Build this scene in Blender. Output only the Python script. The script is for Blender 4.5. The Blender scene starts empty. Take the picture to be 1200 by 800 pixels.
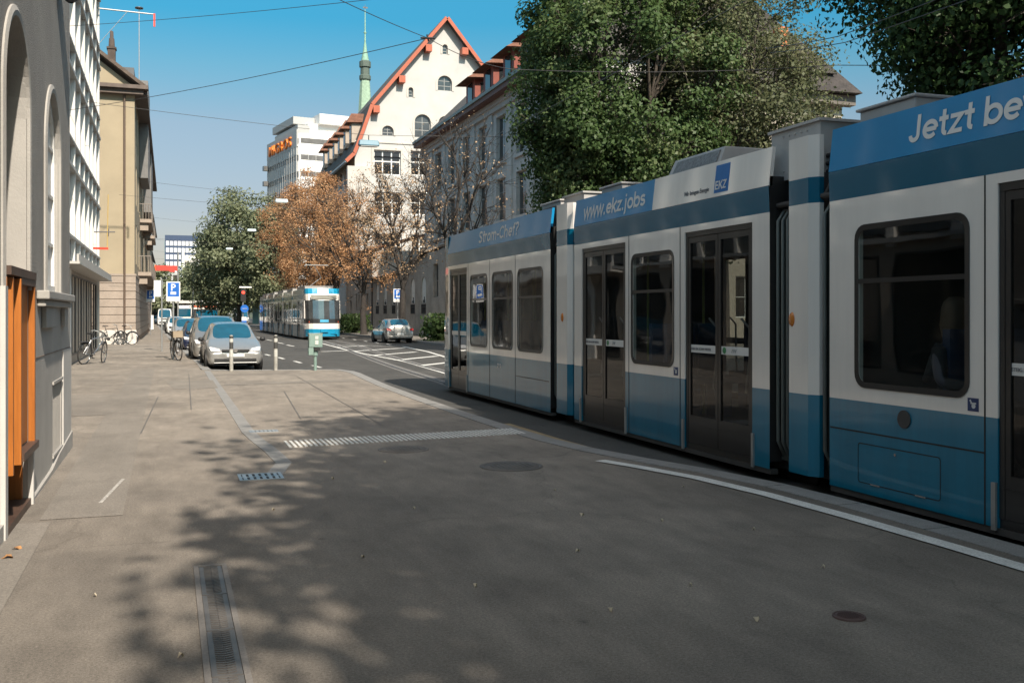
import bpy, bmesh, math, random
import numpy as np
from mathutils import Vector, Matrix, noise as mnoise
random.seed(7)
rng = np.random.default_rng(11)
SC = bpy.context.scene
COL = SC.collection
V = Vector
UP = V((0, 0, 1))
PI = math.pi
ROAD = -0.12          # level of the carriageway; the pavement is at 0

# ------------------------------------------------------------------ materials
MATS = {}
def nodes_of(m):
    m.use_nodes = True
    return m.node_tree.nodes, m.node_tree.links

def mat(name, col, rough=0.6, metal=0.0, var=0.12, vscale=3.0, bump=0.0, bscale=60.0, coat=0.0,
        spec=0.5, fine=0.0, fscale=180.0, emit=None, stretch=None, coat_ior=1.5):
    """principled surface whose colour wanders with two noises, with optional bump"""
    if name in MATS:
        return MATS[name]
    m = bpy.data.materials.new(name)
    n, l = nodes_of(m)
    b = n['Principled BSDF']
    b.inputs['Roughness'].default_value = rough
    b.inputs['Metallic'].default_value = metal
    b.inputs['Specular IOR Level'].default_value = spec
    if coat:
        b.inputs['Coat Weight'].default_value = coat
        b.inputs['Coat Roughness'].default_value = 0.06
        b.inputs['Coat IOR'].default_value = coat_ior
    tc = n.new('ShaderNodeTexCoord')
    vec = tc.outputs['Object']
    if stretch:
        mp = n.new('ShaderNodeMapping'); mp.inputs['Scale'].default_value = stretch
        l.new(vec, mp.inputs['Vector']); vec = mp.outputs['Vector']
    t = n.new('ShaderNodeTexNoise'); t.inputs['Scale'].default_value = vscale
    t.inputs['Detail'].default_value = 6; t.inputs['Roughness'].default_value = 0.62
    l.new(vec, t.inputs['Vector'])
    mr = n.new('ShaderNodeMapRange')
    mr.inputs['From Min'].default_value = 0.3; mr.inputs['From Max'].default_value = 0.7
    mr.inputs['To Min'].default_value = 1 - var; mr.inputs['To Max'].default_value = 1 + var
    l.new(t.outputs['Fac'], mr.inputs['Value'])
    fac = mr.outputs['Result']
    if fine:
        t2 = n.new('ShaderNodeTexNoise'); t2.inputs['Scale'].default_value = fscale
        t2.inputs['Detail'].default_value = 3
        l.new(vec, t2.inputs['Vector'])
        m2 = n.new('ShaderNodeMapRange')
        m2.inputs['From Min'].default_value = 0.3; m2.inputs['From Max'].default_value = 0.7
        m2.inputs['To Min'].default_value = 1 - fine; m2.inputs['To Max'].default_value = 1 + fine
        l.new(t2.outputs['Fac'], m2.inputs['Value'])
        mu = n.new('ShaderNodeMath'); mu.operation = 'MULTIPLY'
        l.new(fac, mu.inputs[0]); l.new(m2.outputs['Result'], mu.inputs[1]); fac = mu.outputs[0]
    vm = n.new('ShaderNodeVectorMath'); vm.operation = 'SCALE'
    vm.inputs[0].default_value = col
    l.new(fac, vm.inputs['Scale'])
    l.new(vm.outputs['Vector'], b.inputs['Base Color'])
    if bump:
        t3 = n.new('ShaderNodeTexNoise'); t3.inputs['Scale'].default_value = bscale
        t3.inputs['Detail'].default_value = 5
        l.new(vec, t3.inputs['Vector'])
        bp = n.new('ShaderNodeBump'); bp.inputs['Strength'].default_value = bump
        bp.inputs['Distance'].default_value = 0.02
        l.new(t3.outputs['Fac'], bp.inputs['Height']); l.new(bp.outputs['Normal'], b.inputs['Normal'])
    if emit:
        b.inputs['Emission Color'].default_value = (*emit[0], 1); b.inputs['Emission Strength'].default_value = emit[1]
    MATS[name] = m
    return m

def glass(name, tint, refl=0.35, rough=0.02, wav=0.0):
    """window glass: tinted see-through plus a mirror reflection that grows at grazing angles"""
    if name in MATS:
        return MATS[name]
    m = bpy.data.materials.new(name)
    n, l = nodes_of(m)
    n.remove(n['Principled BSDF'])
    out = n['Material Output']
    tr = n.new('ShaderNodeBsdfTransparent'); tr.inputs['Color'].default_value = (*tint, 1)
    gl = n.new('ShaderNodeBsdfGlossy'); gl.inputs['Roughness'].default_value = rough
    gl.inputs['Color'].default_value = (0.95, 0.97, 1, 1)
    # Schlick reflectance, the same from either side of the sheet
    ge = n.new('ShaderNodeNewGeometry'); dt = n.new('ShaderNodeVectorMath'); dt.operation = 'DOT_PRODUCT'
    l.new(ge.outputs['Normal'], dt.inputs[0]); l.new(ge.outputs['Incoming'], dt.inputs[1])
    ab = n.new('ShaderNodeMath'); ab.operation = 'ABSOLUTE'; l.new(dt.outputs['Value'], ab.inputs[0])
    om = n.new('ShaderNodeMath'); om.operation = 'SUBTRACT'; om.inputs[0].default_value = 1.0; l.new(ab.outputs[0], om.inputs[1])
    pw = n.new('ShaderNodeMath'); pw.operation = 'POWER'; pw.inputs[1].default_value = 5.0; l.new(om.outputs[0], pw.inputs[0])
    mr = n.new('ShaderNodeMapRange')
    mr.inputs['To Min'].default_value = refl; mr.inputs['To Max'].default_value = 0.95
    l.new(pw.outputs[0], mr.inputs['Value'])
    mx = n.new('ShaderNodeMixShader')
    l.new(mr.outputs['Result'], mx.inputs['Fac']); l.new(tr.outputs[0], mx.inputs[1]); l.new(gl.outputs[0], mx.inputs[2])
    l.new(mx.outputs[0], out.inputs['Surface'])
    tc = n.new('ShaderNodeTexCoord')
    t3 = n.new('ShaderNodeTexNoise'); t3.inputs['Scale'].default_value = 1.3; t3.inputs['Detail'].default_value = 1
    l.new(tc.outputs['Object'], t3.inputs['Vector'])
    bp = n.new('ShaderNodeBump'); bp.inputs['Strength'].default_value = 0.08 + wav; bp.inputs['Distance'].default_value = 0.05
    l.new(t3.outputs['Fac'], bp.inputs['Height']); l.new(bp.outputs['Normal'], gl.inputs['Normal'])
    MATS[name] = m
    return m

def dark_glass(name, col, rough=0.04, spec=0.9):
    """opaque-looking glass of far windows: dark room behind a reflecting pane"""
    return mat(name, col, rough, var=0.5, vscale=0.35, spec=spec, bump=0.04, bscale=1.0)

def leafmat(name, c1, c2, c3, trans=0.35):
    if name in MATS:
        return MATS[name]
    m = bpy.data.materials.new(name)
    n, l = nodes_of(m)
    n.remove(n['Principled BSDF'])
    out = n['Material Output']
    geo = n.new('ShaderNodeNewGeometry')
    rp = n.new('ShaderNodeValToRGB')
    rp.color_ramp.elements[0].color = (*c1, 1); rp.color_ramp.elements[1].color = (*c3, 1)
    e = rp.color_ramp.elements.new(0.55); e.color = (*c2, 1)
    tc = n.new('ShaderNodeTexCoord')
    t = n.new('ShaderNodeTexNoise'); t.inputs['Scale'].default_value = 0.55; t.inputs['Detail'].default_value = 3
    l.new(tc.outputs['Object'], t.inputs['Vector'])
    ad = n.new('ShaderNodeMath'); ad.operation = 'MULTIPLY_ADD'
    ad.inputs[1].default_value = 0.30
    l.new(geo.outputs['Random Per Island'], ad.inputs[0])
    m2 = n.new('ShaderNodeMath'); m2.operation = 'MULTIPLY_ADD'; m2.inputs[1].default_value = 1.5; m2.inputs[2].default_value = -0.40
    l.new(t.outputs['Fac'], m2.inputs[0]); l.new(m2.outputs[0], ad.inputs[2])
    l.new(ad.outputs[0], rp.inputs['Fac'])
    d = n.new('ShaderNodeBsdfPrincipled'); d.inputs['Roughness'].default_value = 0.5
    d.inputs['Specular IOR Level'].default_value = 0.35
    l.new(rp.outputs['Color'], d.inputs['Base Color'])
    tl = n.new('ShaderNodeBsdfTranslucent'); l.new(rp.outputs['Color'], tl.inputs['Color'])
    mx = n.new('ShaderNodeMixShader'); mx.inputs['Fac'].default_value = trans
    l.new(d.outputs[0], mx.inputs[1]); l.new(tl.outputs[0], mx.inputs[2]); l.new(mx.outputs[0], out.inputs['Surface'])
    MATS[name] = m
    return m

def asphalt(name, c1, c2, warm=1.0, crack=0.0, speck=0.2, patch=1.0, vignette_tint=None):
    m = bpy.data.materials.new(name)
    n, l = nodes_of(m)
    b = n['Principled BSDF']
    b.inputs['Roughness'].default_value = 0.85
    b.inputs['Specular IOR Level'].default_value = 0.3
    tc = n.new('ShaderNodeTexCoord'); vec = tc.outputs['Object']
    def noise(scale, det, rough=0.6, st=None):
        v = vec
        if st:
            mp = n.new('ShaderNodeMapping'); mp.inputs['Scale'].default_value = st
            l.new(vec, mp.inputs['Vector']); v = mp.outputs['Vector']
        t = n.new('ShaderNodeTexNoise'); t.inputs['Scale'].default_value = scale
        t.inputs['Detail'].default_value = det; t.inputs['Roughness'].default_value = rough
        l.new(v, t.inputs['Vector']); return t.outputs['Fac']
    def rng_(src, a, bb, lo, hi):
        mr = n.new('ShaderNodeMapRange')
        for k, x in zip(('From Min', 'From Max', 'To Min', 'To Max'), (a, bb, lo, hi)):
            mr.inputs[k].default_value = x
        l.new(src, mr.inputs['Value']); return mr.outputs['Result']
    def mul(a, bb):
        mu = n.new('ShaderNodeMath'); mu.operation = 'MULTIPLY'
        l.new(a, mu.inputs[0]); l.new(bb, mu.inputs[1]); return mu.outputs[0]
    big = rng_(noise(0.45, 5), 0.3, 0.7, 0.0, 1.0)
    mixc = n.new('ShaderNodeMix'); mixc.data_type = 'RGBA'
    mixc.inputs[6].default_value = (*c1, 1); mixc.inputs[7].default_value = (*c2, 1)
    l.new(big, mixc.inputs[0])
    f = rng_(noise(62, 3, 0.8), 0.32, 0.68, 1 - speck, 1 + speck)
    f = mul(f, rng_(noise(160, 3, 0.8), 0.32, 0.68, 1 - speck, 1 + speck))
    f = mul(f, rng_(noise(340, 2, 0.7), 0.3, 0.7, 1 - speck * 0.8, 1 + speck * 0.8))
    f = mul(f, rng_(noise(3.5, 5, 0.7, (1.0, 0.3, 1)), 0.3, 0.7, 1 - 0.1 * patch, 1 + 0.1 * patch))
    f = mul(f, rng_(noise(1.3, 5, 0.65), 0.54, 0.68, 1.0, 0.86))
    f = mul(f, rng_(noise(0.9, 4, 0.6, (1.6, 0.35, 1)), 0.56, 0.7, 1.0, 1.13))
    # dark spots (gum, oil) with a shape of their own
    vo = n.new('ShaderNodeTexVoronoi'); vo.inputs['Scale'].default_value = 1.3; vo.inputs['Randomness'].default_value = 1
    l.new(vec, vo.inputs['Vector'])
    f = mul(f, rng_(vo.outputs['Distance'], 0.02, 0.05, 0.72, 1.0))
    # pale grit
    v2 = n.new('ShaderNodeTexVoronoi'); v2.inputs['Scale'].default_value = 14; v2.inputs['Randomness'].default_value = 1
    l.new(vec, v2.inputs['Vector'])
    f = mul(f, rng_(v2.outputs['Distance'], 0.045, 0.085, 1.35, 1.0))
    if crack:
        v3 = n.new('ShaderNodeTexVoronoi'); v3.feature = 'DISTANCE_TO_EDGE'; v3.inputs['Scale'].default_value = 0.22
        nz = n.new('ShaderNodeTexNoise'); nz.inputs['Scale'].default_value = 1.8; nz.inputs['Detail'].default_value = 5
        l.new(vec, nz.inputs['Vector'])
        va = n.new('ShaderNodeVectorMath'); va.operation = 'MULTIPLY_ADD'
        va.inputs[1].default_value = (0.7, 0.7, 0.0)
        l.new(nz.outputs['Color'], va.inputs[0]); l.new(vec, va.inputs[2]); l.new(va.outputs[0], v3.inputs['Vector'])
        f = mul(f, rng_(v3.outputs['Distance'], 0.0, 0.004, 1 - crack, 1.0))
    if vignette_tint:          # lens vignette painted in: asphalt darkened close by, lightened farther off
        sp = n.new('ShaderNodeSeparateXYZ'); l.new(vec, sp.inputs[0])
        wob = n.new('ShaderNodeMath'); wob.operation = 'MULTIPLY_ADD'; wob.inputs[1].default_value = 5.0
        l.new(noise(0.5, 4), wob.inputs[0]); l.new(sp.outputs['Y'], wob.inputs[2])
        f = mul(f, rng_(wob.outputs[0], 10.5, 15.5, vignette_tint[0], vignette_tint[1]))
    vm = n.new('ShaderNodeVectorMath'); vm.operation = 'SCALE'
    l.new(mixc.outputs[2], vm.inputs[0]); l.new(f, vm.inputs['Scale'])
    l.new(vm.outputs['Vector'], b.inputs['Base Color'])
    bp = n.new('ShaderNodeBump'); bp.inputs['Strength'].default_value = 0.35; bp.inputs['Distance'].default_value = 0.006
    l.new(noise(150, 4, 0.7), bp.inputs['Height']); l.new(bp.outputs['Normal'], b.inputs['Normal'])
    MATS[name] = m
    return m

# ------------------------------------------------------------------ mesh building
class MB:
    def __init__(s):
        s.v = []; s.f = []; s.m = []; s.sm = []
    def add(s, vs, fs, mi=0, smooth=False):
        o = len(s.v)
        s.v.extend([tuple(p) for p in vs])
        for f in fs:
            s.f.append([o + i for i in f]); s.m.append(mi); s.sm.append(smooth)
        return s
    def quad(s, a, b, c, d, mi=0):
        return s.add([a, b, c, d], [(0, 1, 2, 3)], mi)
    def box(s, x0, y0, z0, x1, y1, z1, mi=0):
        vs = [(x, y, z) for x in (x0, x1) for y in (y0, y1) for z in (z0, z1)]
        return s.add(vs, [(0, 1, 3, 2), (4, 6, 7, 5), (0, 4, 5, 1), (2, 3, 7, 6), (0, 2, 6, 4), (1, 5, 7, 3)], mi)
    def hexa(s, b4, t4, mi=0):
        """bottom four points, top four points, same order"""
        return s.add(list(b4) + list(t4), [(3, 2, 1, 0), (4, 5, 6, 7), (0, 1, 5, 4), (1, 2, 6, 5), (2, 3, 7, 6), (3, 0, 4, 7)], mi)
    def bar(s, p, q, w, h, mi=0, up=UP):
        p, q = V(p), V(q); d = (q - p).normalized(); x = d.cross(V(up))
        if x.length < 1e-5: x = d.cross(V((1, 0, 0)))
        x.normalize(); y = x.cross(d)
        c = [(-w/2, -h/2), (w/2, -h/2), (w/2, h/2), (-w/2, h/2)]
        return s.hexa([p + x*a + y*b for a, b in c], [q + x*a + y*b for a, b in c], mi)
    def cyl(s, p, q, r0, r1=None, n=10, mi=0, caps=True, smooth=True):
        r1 = r0 if r1 is None else r1
        p, q = V(p), V(q); d = (q - p).normalized(); x = d.orthogonal().normalized(); y = d.cross(x)
        vs = [p + (x*math.cos(2*PI*i/n) + y*math.sin(2*PI*i/n))*r0 for i in range(n)]
        vs += [q + (x*math.cos(2*PI*i/n) + y*math.sin(2*PI*i/n))*r1 for i in range(n)]
        s.add(vs, [(i, (i+1) % n, n + (i+1) % n, n + i) for i in range(n)], mi, smooth)
        if caps:
            s.add(vs[:n], [tuple(range(n))[::-1]], mi); s.add(vs[n:], [tuple(range(n))], mi)
        return s
    def tube(s, pts, r, n=8, mi=0, radii=None, closed=False):
        pts = [V(p) for p in pts]; k = len(pts)
        vs = []; px = None
        for i, p in enumerate(pts):
            if closed: d = pts[(i+1) % k] - pts[i-1]
            else: d = pts[min(i+1, k-1)] - pts[max(i-1, 0)]
            d.normalize()
            if px is None: px = d.orthogonal().normalized()
            x = (px - d*px.dot(d))
            x = x.normalized() if x.length > 1e-6 else d.orthogonal().normalized()
            px = x; y = d.cross(x); rr = radii[i] if radii else r
            vs += [p + (x*math.cos(2*PI*j/n) + y*math.sin(2*PI*j/n))*rr for j in range(n)]
        fs = []
        for i in range(k if closed else k-1):
            a, b = i*n, ((i+1) % k)*n
            fs += [(a+j, a+(j+1) % n, b+(j+1) % n, b+j) for j in range(n)]
        s.add(vs, fs, mi, True)
        if not closed:
            s.add(vs[:n], [tuple(range(n))[::-1]], mi); s.add(vs[-n:], [tuple(range(n))], mi)
        return s
    def prism(s, poly, place, d0, d1, mi=0):
        """poly of (u, z); place(u, z, d) -> point; extruded from d0 to d1"""
        n = len(poly)
        vs = [place(u, z, d0) for u, z in poly] + [place(u, z, d1) for u, z in poly]
        fs = [tuple(range(n)), tuple(range(n, 2*n))[::-1]] + [(i, i+n, (i+1) % n + n, (i+1) % n) for i in range(n)]
        return s.add(vs, fs, mi)
    def lathe(s, prof, c=(0, 0, 0), n=16, mi=0, smooth=True):
        """prof of (radius, z)"""
        vs = [(c[0] + r*math.cos(2*PI*j/n), c[1] + r*math.sin(2*PI*j/n), c[2] + z) for r, z in prof for j in range(n)]
        fs = [(i*n+j, i*n+(j+1) % n, (i+1)*n+(j+1) % n, (i+1)*n+j) for i in range(len(prof)-1) for j in range(n)]
        return s.add(vs, fs, mi, smooth)
    def mesh(s, name, mats, inv=None, recalc=True):
        me = bpy.data.meshes.new(name)
        vs = s.v if inv is None else [tuple(inv @ V(p)) for p in s.v]
        me.from_pydata(vs, [], s.f)
        for m in mats: me.materials.append(m)
        me.polygons.foreach_set('material_index', s.m)
        me.polygons.foreach_set('use_smooth', s.sm)
        if recalc:
            bm = bmesh.new(); bm.from_mesh(me)
            bmesh.ops.recalc_face_normals(bm, faces=bm.faces)
            bm.to_mesh(me); bm.free()
        me.update()
        return me
    def build(s, name, mats, parent=None, recalc=True, bevel=0):
        mats = mats if isinstance(mats, (list, tuple)) else [mats]
        inv = W[parent].inverted() if parent is not None else None
        me = s.mesh(name, mats, inv, recalc)
        o = link(name, me, parent)
        if bevel:
            md = o.modifiers.new('soft_edges', 'BEVEL'); md.width = bevel; md.segments = 2; md.limit_method = 'ANGLE'
        return o

W = {}                                           # world matrix of everything built
def link(name, data, parent=None, world=None):
    o = bpy.data.objects.new(name, data)
    COL.objects.link(o)
    wp = W[parent] if parent is not None else Matrix.Identity(4)
    if parent is not None: o.parent = parent
    if world is not None:
        o.matrix_local = wp.inverted() @ world; W[o] = world.copy()
    else:
        W[o] = wp.copy()
    return o
def tag(o, label=None, cat=None, group=None, kind=None):
    if label: o['label'] = label
    if cat: o['category'] = cat
    if group: o['group'] = group
    if kind: o['kind'] = kind
    return o
def thing(name, label, cat, loc=(0, 0, 0), rz=0, group=None):
    w = Matrix.Translation(V(loc)) @ Matrix.Rotation(rz, 4, 'Z')
    o = link(name, None, None, w)
    return tag(o, label, cat, group)
def struct(name, mb, m):
    return tag(mb.build(name, m, None, recalc=False), kind='structure')
def move(o, loc, rz=0):
    o.matrix_world = Matrix.Translation(V(loc)) @ Matrix.Rotation(rz, 4, 'Z'); return o
CH = {}
def copy_tree(o, parent=None):
    c = o.copy(); COL.objects.link(c)
    if parent is not None: c.parent = parent
    for ch in [x for x in SC.objects if x.parent == o]:
        copy_tree(ch, c)
    return c

class Fr:
    """a wall plane: origin, direction u along the wall, outward normal n"""
    def __init__(s, O, U, N):
        s.O, s.U, s.N = V(O), V(U).normalized(), V(N).normalized()
    def p(s, u, z, d=0.0):
        return s.O + s.U*u + UP*z + s.N*d
    def mat(s, u, z, d=0.0):
        M = Matrix.Identity(4); y = UP.cross(s.U)
        for i, a in enumerate((s.U, y, UP)):
            for j in range(3): M[j][i] = a[j]
        pp = s.p(u, z, d)
        for j in range(3): M[j][3] = pp[j]
        return M
    def box(s, mb, u0, u1, z0, z1, d0, d1, mi=0):
        c = [(u0, d0), (u1, d0), (u1, d1), (u0, d1)]
        return mb.hexa([s.p(u, z0, d) for u, d in c], [s.p(u, z1, d) for u, d in c], mi)

def arc(u0, u1, zs, h, n=12):
    c, r = (u0+u1)/2, (u1-u0)/2
    return [(c - r*math.cos(PI*i/n), zs + h*math.sin(PI*i/n)) for i in range(n+1)]

def wall(mb, fr, u0, u1, z0, z1, ops, depth=0.2, mi=0, mr=None, d=0.0, cuts=()):
    """wall sheet with openings (u0,u1,z0,z1[,arch height]) and their reveals going in by depth"""
    mr = mi if mr is None else mr
    both = list(ops) + list(cuts)
    us = sorted({u0, u1, *[x for o in both for x in o[:2] if u0 < x < u1]})
    zs = sorted({z0, z1, *[x for o in both for x in o[2:4] if z0 < x < z1]})
    for i in range(len(us)-1):
        for j in range(len(zs)-1):
            cu, cz = (us[i]+us[i+1])/2, (zs[j]+zs[j+1])/2
            if any(o[0] < cu < o[1] and o[2] < cz < o[3] for o in both): continue
            mb.quad(fr.p(us[i], zs[j], d), fr.p(us[i+1], zs[j], d), fr.p(us[i+1], zs[j+1], d), fr.p(us[i], zs[j+1], d), mi)
    for o in ops:
        a, b, c, e = o[:4]; h = o[4] if len(o) > 4 else 0
        zs_ = e - h
        if h:
            pts = arc(a, b, zs_, h)
            for (p0, q0), (p1, q1) in zip(pts, pts[1:]):
                mb.quad(fr.p(p0, q0, d), fr.p(p1, q1, d), fr.p(p1, e, d), fr.p(p0, e, d), mi)
                mb.quad(fr.p(p0, q0, d), fr.p(p1, q1, d), fr.p(p1, q1, d-depth), fr.p(p0, q0, d-depth), mr)
        else:
            mb.quad(fr.p(a, e, d), fr.p(b, e, d), fr.p(b, e, d-depth), fr.p(a, e, d-depth), mr)
        mb.quad(fr.p(a, c, d), fr.p(b, c, d), fr.p(b, c, d-depth), fr.p(a, c, d-depth), mr)
        mb.quad(fr.p(a, c, d), fr.p(a, zs_, d), fr.p(a, zs_, d-depth), fr.p(a, c, d-depth), mr)
        mb.quad(fr.p(b, c, d), fr.p(b, zs_, d), fr.p(b, zs_, d-depth), fr.p(b, c, d-depth), mr)

WIN = {}
def window(fr, op, depth, fmat, pmat, parent, nx=2, nz=2, ft=0.06, name='window', pane='pane', zsplit=None, bt=0.035):
    """a framed window with glazing bars; its pane is a child. Same sizes share their meshes."""
    a, b, c, e = op[:4]; h = op[4] if len(op) > 4 else 0
    w, H = b-a, e-c
    key = (round(w, 3), round(H, 3), round(h, 3), nx, nz, ft, fmat.name, pmat.name, zsplit, bt)
    if key not in WIN:
        f = Fr((0, 0, 0), (1, 0, 0), (0, -1, 0)); m = MB(); g = MB()
        t = 0.05
        f.box(m, 0, ft, 0, H-h, -t, 0); f.box(m, w-ft, w, 0, H-h, -t, 0); f.box(m, ft, w-ft, 0, ft, -t, 0)
        if h:
            po, pi_ = arc(0, w, H-h, h), arc(ft, w-ft, H-h, h-ft)
            for k in range(len(po)-1):
                m.hexa([f.p(*po[k], -t), f.p(*po[k+1], -t), f.p(*pi_[k+1], -t), f.p(*pi_[k], -t)],
                       [f.p(*po[k], 0), f.p(*po[k+1], 0), f.p(*pi_[k+1], 0), f.p(*pi_[k], 0)])
            poly = [(0.02, 0.02), (w-0.02, 0.02)] + arc(0.02, w-0.02, H-h, h-0.02)[::-1]
        else:
            f.box(m, ft, w-ft, H-ft, H, -t, 0)
            poly = [(0.02, 0.02), (w-0.02, 0.02), (w-0.02, H-0.02), (0.02, H-0.02)]
        def top(u):
            if not h: return H-ft
            r = w/2; return H-h + h*math.sqrt(max(0, 1-((u-r)/r)**2)) - ft*0.5
        for k in range(1, nx):
            u = w*k/nx; f.box(m, u-bt/2, u+bt/2, ft, top(u), -t+0.004, -0.006)
        for k in range(1, nz):
            z = (zsplit if (zsplit and k == 1) else H*k/nz)
            f.box(m, ft, w-ft, z-bt/2, z+bt/2, -t+0.007, -0.009)
        g.add([f.p(u, z, -0.032) for u, z in poly], [tuple(range(len(poly)))])
        WIN[key] = (m.mesh(name, [fmat]), g.mesh(pane, [pmat]))
    mf, mg = WIN[key]
    o = link(name, mf, parent, fr.mat(a, c, -depth))
    link(pane, mg, o)
    return o

def text(body, size, fr, u, z, d, m, parent, name='lettering', bold=0.0, shear=0.0, align='LEFT', ext=0.002, sx=1.0, rot=0.0, space=0.98):
    cu = bpy.data.curves.new(name, 'FONT')
    cu.body = body; cu.size = size; cu.align_x = align; cu.extrude = ext; cu.offset = bold; cu.shear = shear
    cu.space_character = space
    tmp = bpy.data.objects.new('tmp', cu); COL.objects.link(tmp)
    dg = bpy.context.evaluated_depsgraph_get()
    me = bpy.data.meshes.new_from_object(tmp.evaluated_get(dg))
    bpy.data.objects.remove(tmp); bpy.data.curves.remove(cu)
    # text lies in its xy plane facing +z -> turn into the wall's plane
    R = Matrix(((sx, 0, 0, 0), (0, 0, -1, 0), (0, 1, 0, 0), (0, 0, 0, 1)))
    if rot: R = R @ Matrix.Rotation(rot, 4, 'Z')
    me.transform(R)
    me.materials.clear(); me.materials.append(m); me.name = name
    return link(name, me, parent, fr.mat(u, z, d))

def _a(cx, cy, rx, ry, a0, a1, n=14):
    return [(cx + rx*math.cos(math.radians(a0 + (a1-a0)*i/n)), cy + ry*math.sin(math.radians(a0 + (a1-a0)*i/n))) for i in range(n+1)]
_st = [(.075, .72), (.075, 0)]; _sx = [(.075, .52), (.075, 0)]
_arch = _a(.25, .28, .175, .175, 180, 0) + [(.425, 0)]
GLYPH = {   # heavy grotesque capitals and small letters as centre lines: (strokes, advance)
 'J': ([[(.31, .72), (.31, .20)] + _a(.18, .20, .13, .135, 0, -180)], .45), 'e': ([[(.07, .262), (.47, .262)], _a(.27, .26, .20, .195, 2, 318, 22)], .53),
 't': ([[(.17, .68), (.17, .16)] + _a(.27, .16, .10, .095, 180, 275, 6), [(.02, .455), (.31, .455)]], .34), 'z': ([[(.04, .455), (.39, .455), (.06, .065), (.42, .065)]], .46),
 'b': ([_st, _a(.28, .26, .205, .195, 0, 360, 26)], .55), 'w': ([[(.03, .52), (.18, .03), (.335, .49), (.49, .03), (.64, .52)]], .68), 'r': ([_sx, _a(.25, .28, .175, .175, 180, 75, 8)], .34),
 'n': ([_sx, _arch], .55), 'k': ([_st, [(.42, .52), (.10, .20)], [(.19, .29), (.42, 0)]], .48), 'o': ([_a(.27, .26, .205, .195, 0, 360, 26)], .55),
 'j': ([[(.10, .52), (.10, -.06)] + _a(0, -.06, .10, .09, 0, -85, 6), [(.10, .72), (.10, .60)]], .24), 's': ([_a(.22, .365, .15, .092, 25, 270) + _a(.22, .165, .155, .10, 90, -160)], .45),
 'S': ([_a(.29, .525, .205, .13, 25, 270) + _a(.29, .205, .215, .14, 90, -160)], .60), 'm': ([_sx, _a(.235, .29, .16, .165, 180, 0) + [(.395, 0)], _a(.555, .29, .16, .165, 180, 0) + [(.715, 0)]], .84),
 '-': ([[(.05, .27), (.28, .27)]], .34), 'C': ([_a(.34, .36, .27, .295, 45, 315, 24)], .65), 'h': ([_st, _arch], .55), 'f': ([[(.15, 0), (.15, .56)] + _a(.26, .56, .11, .10, 180, 80, 6), [(.02, .455), (.28, .455)]], .31),
 '?': ([_a(.23, .53, .165, .13, 170, -50) + [(.24, .34), (.24, .20)], [(.24, .13), (.24, 0)]], .50), '.': ([[(.10, .13), (.10, 0)]], .24),
 'E': ([_st, [(.075, .655), (.45, .655)], [(.075, .37), (.42, .37)], [(.075, .065), (.46, .065)]], .54), 'K': ([_st, [(.50, .72), (.11, .30)], [(.22, .41), (.52, 0)]], .58), 'Z': ([[(.05, .655), (.47, .655), (.06, .065), (.49, .065)]], .55), ' ': ([], .26)}
def heavy_text(body, size, fr, u, z, d, m, parent, name='lettering', sx=1.0, w=.118, ext=0.002):
    mb = MB(); x = 0; q = 0
    for ch in body:
        strokes, adv = GLYPH[ch]
        for s in strokes:
            P = [V((p[0]*sx, p[1])) for p in s]; L = []; Rr = []
            P = [p for i, p in enumerate(P) if i == 0 or (p-P[i-1]).length > 0.006]; n = len(P)
            closed = (P[0]-P[-1]).length < 1e-4
            for i in range(n):
                a = (P[i]-P[i-1]) if i else ((P[-1]-P[-2]) if closed else P[1]-P[0]); b_ = (P[i+1]-P[i]) if i < n-1 else ((P[1]-P[0]) if closed else a)
                a = a.normalized(); b_ = b_.normalized(); t = (a+b_).normalized(); nn = V((-t.y, t.x)); k = w/2/max(.45, nn.dot(V((-b_.y, b_.x))))
                L.append(P[i]+nn*k); Rr.append(P[i]-nn*k)
            e = ext + 0.0003*(q % 5); q += 1                     # strokes that cross lie at slightly different heights
            vs = [((x+p.x)*size, -e, p.y*size) for p in L] + [((x+p.x)*size, -e, p.y*size) for p in Rr] + [((x+p.x)*size, 0, p.y*size) for p in L] + [((x+p.x)*size, 0, p.y*size) for p in Rr]
            fs = []
            for i in range(n-1):
                fs += [(i, i+1, n+i+1, n+i), (2*n+i, 2*n+i+1, i+1, i), (n+i, n+i+1, 3*n+i+1, 3*n+i)]
            if not closed: fs += [(0, n, 3*n, 2*n), (n-1, 3*n-1, 4*n-1, 2*n-1)]
            mb.add(vs, fs)
        x += adv*sx
    me = mb.mesh(name, [m])
    return link(name, me, parent, fr.mat(u, z, d))

def rrect(u0, u1, z0, z1, r, n=5):
    pts = []
    for cu, cz, a0 in ((u1-r, z1-r, 0), (u0+r, z1-r, 90), (u0+r, z0+r, 180), (u1-r, z0+r, 270)):
        for i in range(n+1):
            t = math.radians(a0 + 90*i/n); pts.append((cu + r*math.cos(t), cz + r*math.sin(t)))
    return pts
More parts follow.
